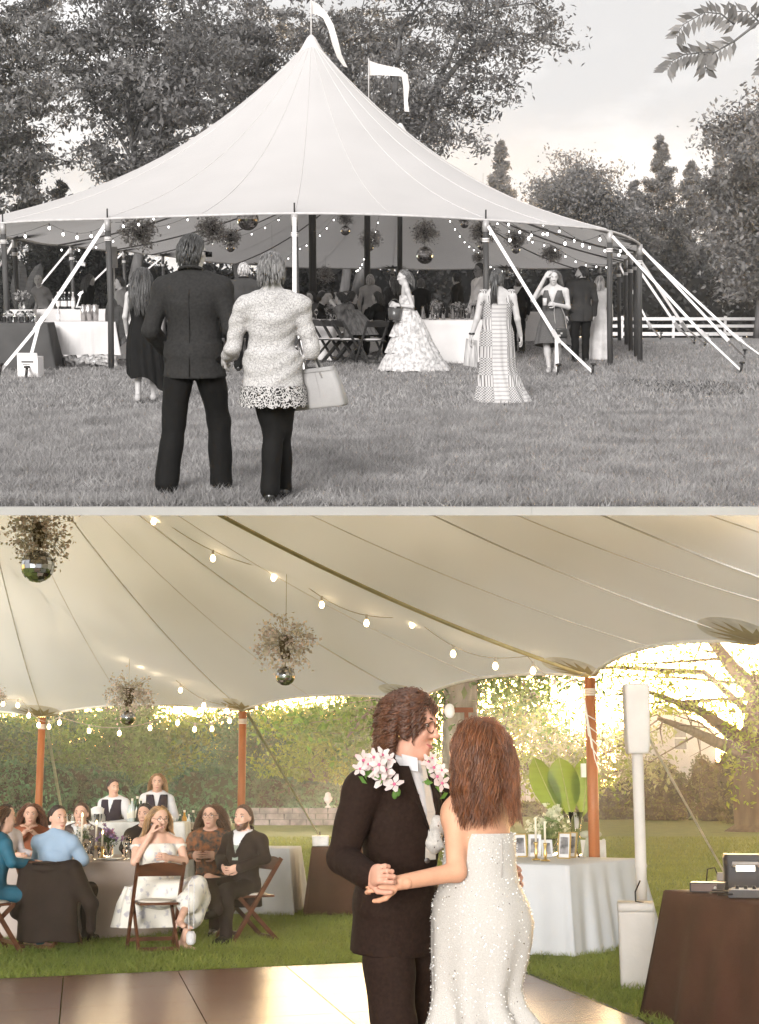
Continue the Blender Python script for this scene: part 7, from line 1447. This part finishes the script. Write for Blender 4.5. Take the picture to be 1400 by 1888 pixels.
for k, a in enumerate((3.6, 4.45, 5.35, .4, 2.0)):
    q = TB + A3(.72 * math.cos(a), .72 * math.sin(a), .763)
    if pl0 is None: pl0 = single('dinner_plate', MB().lathe([(.07, 0), (.08, .006), (.13, .016), (.128, .019), (.08, .009), (.003, .008)], (0, 0, 0), 20), plate_m, 'white dinner plate on the taupe tablecloth', 'plate', (0, 0, 0), 'plates on the dinner table', smooth=True); pl0.location = Vector(q.tolist())
    else: share(pl0, None, q, 0)
# small round cake-stand-like tray by the floral dress
cs_ = thing('dessert_stand', 'small white stand with folded napkins at the floral-dress elbow', 'stand', TB + A3(.80, -.25, .763)); part('plate', MB().lathe([(.05, 0), (.03, .05), (.10, .08), (.1, .09), (.002, .085)], (0, 0, 0), 18), plate_m, cs_, True); part('napkin', MB().ell((0, 0, .10), (.08, .06, .02), 10, 6), linen_w, cs_, True)
cloth_table('service_bar', 'bar counter in a pale pleated cloth where the bartenders stand', lg(215, 18.6), 0, 'rect', .95, .3, 1.06, M('linen_ivory', (.66, .64, .60), .9, bump=.1), legm_c, folds=46, amp=.018, flare=.02)
gm_ = M('bottle_green', (.02, .05, .02), .1, spec=.8); lm_ = M('label_cream', (.7, .66, .55), .7); am = M('bottle_amber', (.45, .22, .02), .1, spec=.8); cm = M('bottle_clear', (.5, .55, .52), .05, spec=.8)
for k, (px, m_, h, lab) in enumerate(((246, cm, .30, 'clear spirit bottle at the start of the bar bottle row'), (254, gm_, .33, 'tall green wine bottle on the service bar'), (262, gm_, .30, 'green wine bottle beside the amber ones'), (268, am, .26, 'amber bottle on the service bar, by the green wine'), (274, am, .24, 'short amber bottle before the blonde bartender'), (240, cm, .24, 'small clear bottle on the service bar'))): bottle(A3(L.at(px, 1460, 20.46)[0], 20.4 + .05 * (k % 2), 1.063), h, m_, lm_, lab, 'bottles on the service bar')
for k in range(7): glass('tumbler', A3(L.at(110 + 14 * k, 1460, 20.4)[0], 20.33 + .06 * (k % 2), 1.063), glass_m, 'clear tumbler lined up on the service bar', 'tumblers on the service bar')
ib = thing('ice_bucket', 'pale round ice bucket on the service bar', 'bucket', A3(L.at(180, 1460, 20.46)[0], 20.5, 1.063)); part('bucket', MB().lathe([(.07, 0), (.09, .17), (.085, .17), (.065, .01), (.002, .01)], (0, 0, 0), 16), plate_m, ib, True); part('ice', MB().ell((0, 0, .16), (.08, .08, .04), 10, 6), M('ice', (.75, .77, .78), .2, bump=.8, bscale=40), ib, True)
bt_ = cloth_table('bottle_table', 'dark-clothed table crowded with bottles and jars beside the bar', lg(365, 19.2), 0, 'rect', .52, .3, .90, linen_b, legm_c, folds=10, amp=.015)
for k in range(14):
    m_ = (cm, gm_, am, cm)[k % 4]; c_ = ('clear', 'green', 'amber', 'clear')[k % 4]; bottle(A3(L.at(328 + 6 * k, 1460, 21.1)[0], 20.93 + .12 * (k % 4), .903), .2 + .05 * (k * 7 % 3), m_, lm_, '%s bottle crowded on the dark table behind the long-haired man' % c_, '%s bottles on the dark table' % c_)
cloth_table('white_side_table', 'white-clothed side table behind the man in the black suit', lg(502, 17.4), rad(-6), 'rect', .30, .45, .78, linen_w, legm_c, folds=11, amp=.015, flare=.06)
cloth_table('brown_side_table', 'brown-clothed table just behind the groom', lg(626, 17.2), rad(0), 'rect', .32, .4, .80, linen_b, legm_c, folds=8, amp=.012, flare=.04)
chest('white_crate', 'white crate standing on the brown side table', 'crate', A3(L.at(592, 1460, 18.9)[0], 18.85, .803), .1, (.2, .18, .12), plate_m)
# memory table
MT = A3(1.64, 15.04, 0); cloth_table('memory_table', 'white-clothed table with picture frames, candles and flowers behind the bride', MT, rad(58), 'rect', .85, .6, .80, linen_w, legm_c, folds=19, amp=.05, flare=.11, seed=5)
mt = lambda px, py: L.gnd(px, py, .803)
frm = M('frame_gold', (.50, .36, .14), .35, metal=.7); mount = M('photo_mount', (.62, .62, .62), .6)
def photo_mat(name, seed):
    m = M(name, (.42, .40, .40), .35, lo=(.06, .06, .06), scale=9 + seed, detail=2, stretch=(1, 1, 1)); return m
for k, (px, py, wd_, hg, rz, tilt, Y) in enumerate(((960, 1581, .13, .22, rad(10), .15, 12.62), (986, 1580, .12, .21, rad(-14), .2, 12.75), (1010, 1581, .10, .16, rad(8), .2, 12.8), (1040, 1584, .13, .24, rad(-38), .12, 12.6), (1055, 1582, .10, .24, rad(-58), .12, 12.52))):
    q = mt(px, py); fr = thing('picture_frame', ['gold frame with a bright portrait next to the bride', 'pale frame leaning behind the candles', 'small frame half hidden between the candlesticks', 'tilted gold frame with two portraits, by the glass vase', 'narrow gold frame turned aside before the glass vase'][k], 'picture frame', q, rz, 'picture frames on the memory table'); R = rotm('X', -tilt)
    o_ = R @ A3(0, 0, hg / 2)
    for dx, dz, ww, hh in ((0, hg / 2, wd_, .012), (0, -hg / 2, wd_, .012), (wd_ / 2, 0, .012, hg + .012), (-wd_ / 2, 0, .012, hg + .012)): part('frame_bar', MB().box(o_ + R @ A3(dx, 0, dz) + A3(0, 0, .008), (ww, .014, hh), R), frm if k in (0, 3, 4) else mount, fr)
    pc = part('mount', MB().box(o_ + A3(0, .004, .008), (wd_ - .01, .006, hg - .01), R), mount, fr); part('portrait', MB().box(o_ + R @ A3(0, -.003, .008), (wd_ * .68, .004, hg * .68), R), photo_mat('portrait_%s' % 'abcde'[k], k), pc); part('strut', MB().bar(o_ + A3(0, .01, .03), A3(0, .09, .003), .02, .004), M('strut_dark', (.05, .03, .02), .7), fr)
for k, (px, Y, h) in enumerate(((989, 12.5, .20), (1006, 12.45, .17))): q = mt(px, 1588 if k else 1586); candle(q, h * 1.15, .17, ['unlit ivory taper in a brass stick, farther from the vase', 'unlit ivory taper in a brass stick, closer to the vase'][k], 'candles on the memory table', lit=False)
bouquet(mt(1016, 1578), .26, .46, M('petal_cream', (.70, .68, .52), .7, lo=(.5, .52, .34), scale=16, trans=.2), M('greens_pale', (.16, .22, .08), .7, trans=.3), glass_m, 'arching cream flowers in a glass vase on the memory table', seed=41, n=22)
bl = M('banana_leaf', (.10, .16, .03), .4, lo=(.06, .085, .02), scale=3, stretch=(1, 1, 6), trans=.35, tcol=(.25, .34, .03)); rbm = M('leaf_rib', (.26, .28, .10), .5)
banana('tall glass vase of big green banana leaves on the memory table', mt(1063, 1577), [((-.42, 0, 1.0), .13, (-.08, 0, .06)), ((-.16, .0, 1.0), .16, (-.02, -.05, .1)), ((.10, .05, 1.0), .14, (.12, 0, .1))], bl, glass_m, L, rbm, vase_h=.44, vr=.075)
# folded chair leaning at the pole
cq = L.at(1092, 1570, 16.6) * (1, 1, 0); cc_ = thing('bow_chair', 'pale folding chair with a tied ribbon standing behind the memory table', 'chair', cq); lin = M('ribbon_sage', (.50, .52, .42), .7)
for sx_ in (-.16, .16): part('leg', MB().tube([A3(sx_, 0, 0), A3(sx_ * .9, .12, .95)], .014, 8), plate_m, cc_, True); part('leg', MB().tube([A3(sx_, .3, 0), A3(sx_, 0, .46)], .012, 8), plate_m, cc_, True)
part('seat', MB().box((0, .12, .46), (.36, .34, .025)), plate_m, cc_); part('backrest', MB().box((0, .11, .84), (.33, .02, .2), rotm('X', -.12)), plate_m, cc_); part('ribbon', MB().ell((-.05, .07, 1.0), (.07, .03, .04), 10, 6).ell((.06, .07, 1.0), (.06, .03, .035), 10, 6).bar((-.02, .06, .98), (-.08, .03, .68), .06, .008).bar((.03, .06, .98), (.08, .03, .66), .06, .008), lin, cc_, True)
# speaker on its white post, subwoofer, DJ table
SP = L.at(1178, 1460, 12.4) * (1, 1, 0); sp = thing('covered_speaker', 'white fabric-covered loudspeaker on a tall white post', 'speaker', SP); wf = M('white_fabric', (.58, .54, .49), .85, var=.04, trans=.1, bump=.1)
hz0 = L.at(0, 1390, 12.4)[2]; hz1 = L.at(0, 1262, 12.4)[2]; part('cover', MB().loft([[A3(x * k, y * k, z_) for x, y in rr_(.20, .22, .03)] for z_, k in ((hz0, .82), (hz0 + .02, .86), (hz0 + .1, .92), (hz1 - .02, 1.0), (hz1, .97))], True, True, True), wf, sp, True); part('post_sleeve', MB().loft([[A3(.045 * k * math.cos(a), .045 * k * math.sin(a), z_) for a in np.linspace(0, 6.283, 17)[:-1]] for z_, k in ((.6, .95), (.85, 1.0), (.87, 1.15), (.89, 1.0), (1.5, 1.02), (hz0 + .01, 1.05))], True, True, True), wf, sp, True)
sb = L.at(1166, 1460, 11.95) * (1, 1, 0); chest('subwoofer', 'tall white-covered subwoofer box under the speaker post', 'speaker', sb, rad(-8), (.27, .34, .62), wf, wf, .03); part('cable', MB().tube([A3(.06, -.02, .62), A3(.0, -.06, .63), A3(.0, -.05, .70), A3(.04, 0, .78)], .006, 6), M('cable_black', (.015, .013, .012), .5), [o for o in L.tops if o.name.startswith('subwoofer')][0], True)
DJ = A3(2.44, 9.4, 0); cloth_table('dj_table', 'table under a long brown cloth carrying the sound equipment', DJ, rad(-78), 'rect', .92, .40, .82, linen_b, legm_c, folds=13, amp=.032, flare=.15, seed=9)
dk = M('gear_black', (.02, .016, .014), .4); gl_ = M('gear_grey', (.30, .27, .24), .4)
def dj(px, py, Y): return L.gnd(px, py, .824)
r1 = thing('rack_unit', 'flat black receiver box on the brown-clothed table', 'receiver', dj(1308, 1645, 9.55), rad(-20)); part('case', MB().box((0, 0, .032), (.22, .15, .06)), dk, r1); part('faceplate', MB().box((-.02, -.077, .032), (.16, .004, .045)), M('gear_brown', (.09, .06, .05), .4), r1); part('knob', MB().lathe([(.009, 0), (.008, .014), (.002, .014)], (.05, -.079, .032), 10, rotm('X', rad(90))), gl_, r1, True)
r2 = thing('amplifier', 'black angular amplifier with a carrying handle at the table end', 'amplifier', dj(1375, 1640, 9.75), rad(-10)); part('case', MB().loft([[A3(x * k, y, z_) for x, y in rr_(.28, .20, .03)] for z_, k in ((0, 1.0), (.12, .95), (.20, .98), (.225, .92))], True, True, True), dk, r2); part('handle', MB().tube([A3(-.08, -.11, .15), A3(-.08, -.125, .17), A3(.08, -.125, .17), A3(.08, -.11, .15)], .012, 8), gl_, r2, True); part('vent', MB().box((0, -.106, .15), (.12, .008, .06)), M('vent_silver', (.45, .43, .36), .3, metal=.6), r2)
r3 = thing('turntable_mixer', 'low mixing console with coiled black cables', 'mixer', dj(1392, 1655, 9.3), rad(-15)); part('console', MB().box((0, 0, .025), (.30, .2, .045)), dk, r3); part('panel', MB().box((0, 0, .0495), (.27, .17, .004)), gl_, r3)
for k in range(5): part('knob', MB().lathe([(.011, 0), (.010, .018), (.002, .018)], (-.1 + .05 * k, -.03, .0515), 10), dk, r3, True)
part('cable', MB().tube([A3(-.15 + .05 * math.cos(a) - .004 * a, -.09 + .04 * math.sin(a), .012 + .002 * a) for a in np.linspace(0, 15, 60)], .005, 5), dk, r3, True)
r4 = thing('power_adapter', 'small grey power adapter with a looping cable', 'adapter', dj(1330, 1630, 9.9), 0); part('plug', MB().box((0, 0, .05), (.05, .04, .055)), gl_, r4); part('strip', MB().box((0, 0, .012), (.12, .05, .022)), dk, r4); part('cable', MB().tube([A3(-.02, 0, .06), A3(-.04, 0, .11), A3(-.09, 0, .10), A3(-.10, 0, .02)], .005, 6), dk, r4, True)
# ================================================================== set the lower place on its slope
for o in L.tops: o.matrix_basis = SLOPE @ o.matrix_basis
# ------------------------------------------------------------------ evening air: one even, thin haze round everything
hm = bpy.data.materials.new('haze_air'); hm.use_nodes = True; hm.node_tree.nodes.clear()
ho_ = hm.node_tree.nodes.new('ShaderNodeOutputMaterial'); hv = hm.node_tree.nodes.new('ShaderNodeVolumePrincipled')
hv.inputs['Color'].default_value = (.95, .95, .95, 1); hv.inputs['Density'].default_value = HAZE; hv.inputs['Anisotropy'].default_value = .82
hm.node_tree.links.new(hv.outputs[0], ho_.inputs['Volume'])
hz_o = bpy.data.objects.new('haze', mesh_of('haze', MB().box((0, 60, -20), (150, 132, 64)), hm)); COL.objects.link(hz_o); hz_o['kind'] = 'stuff'
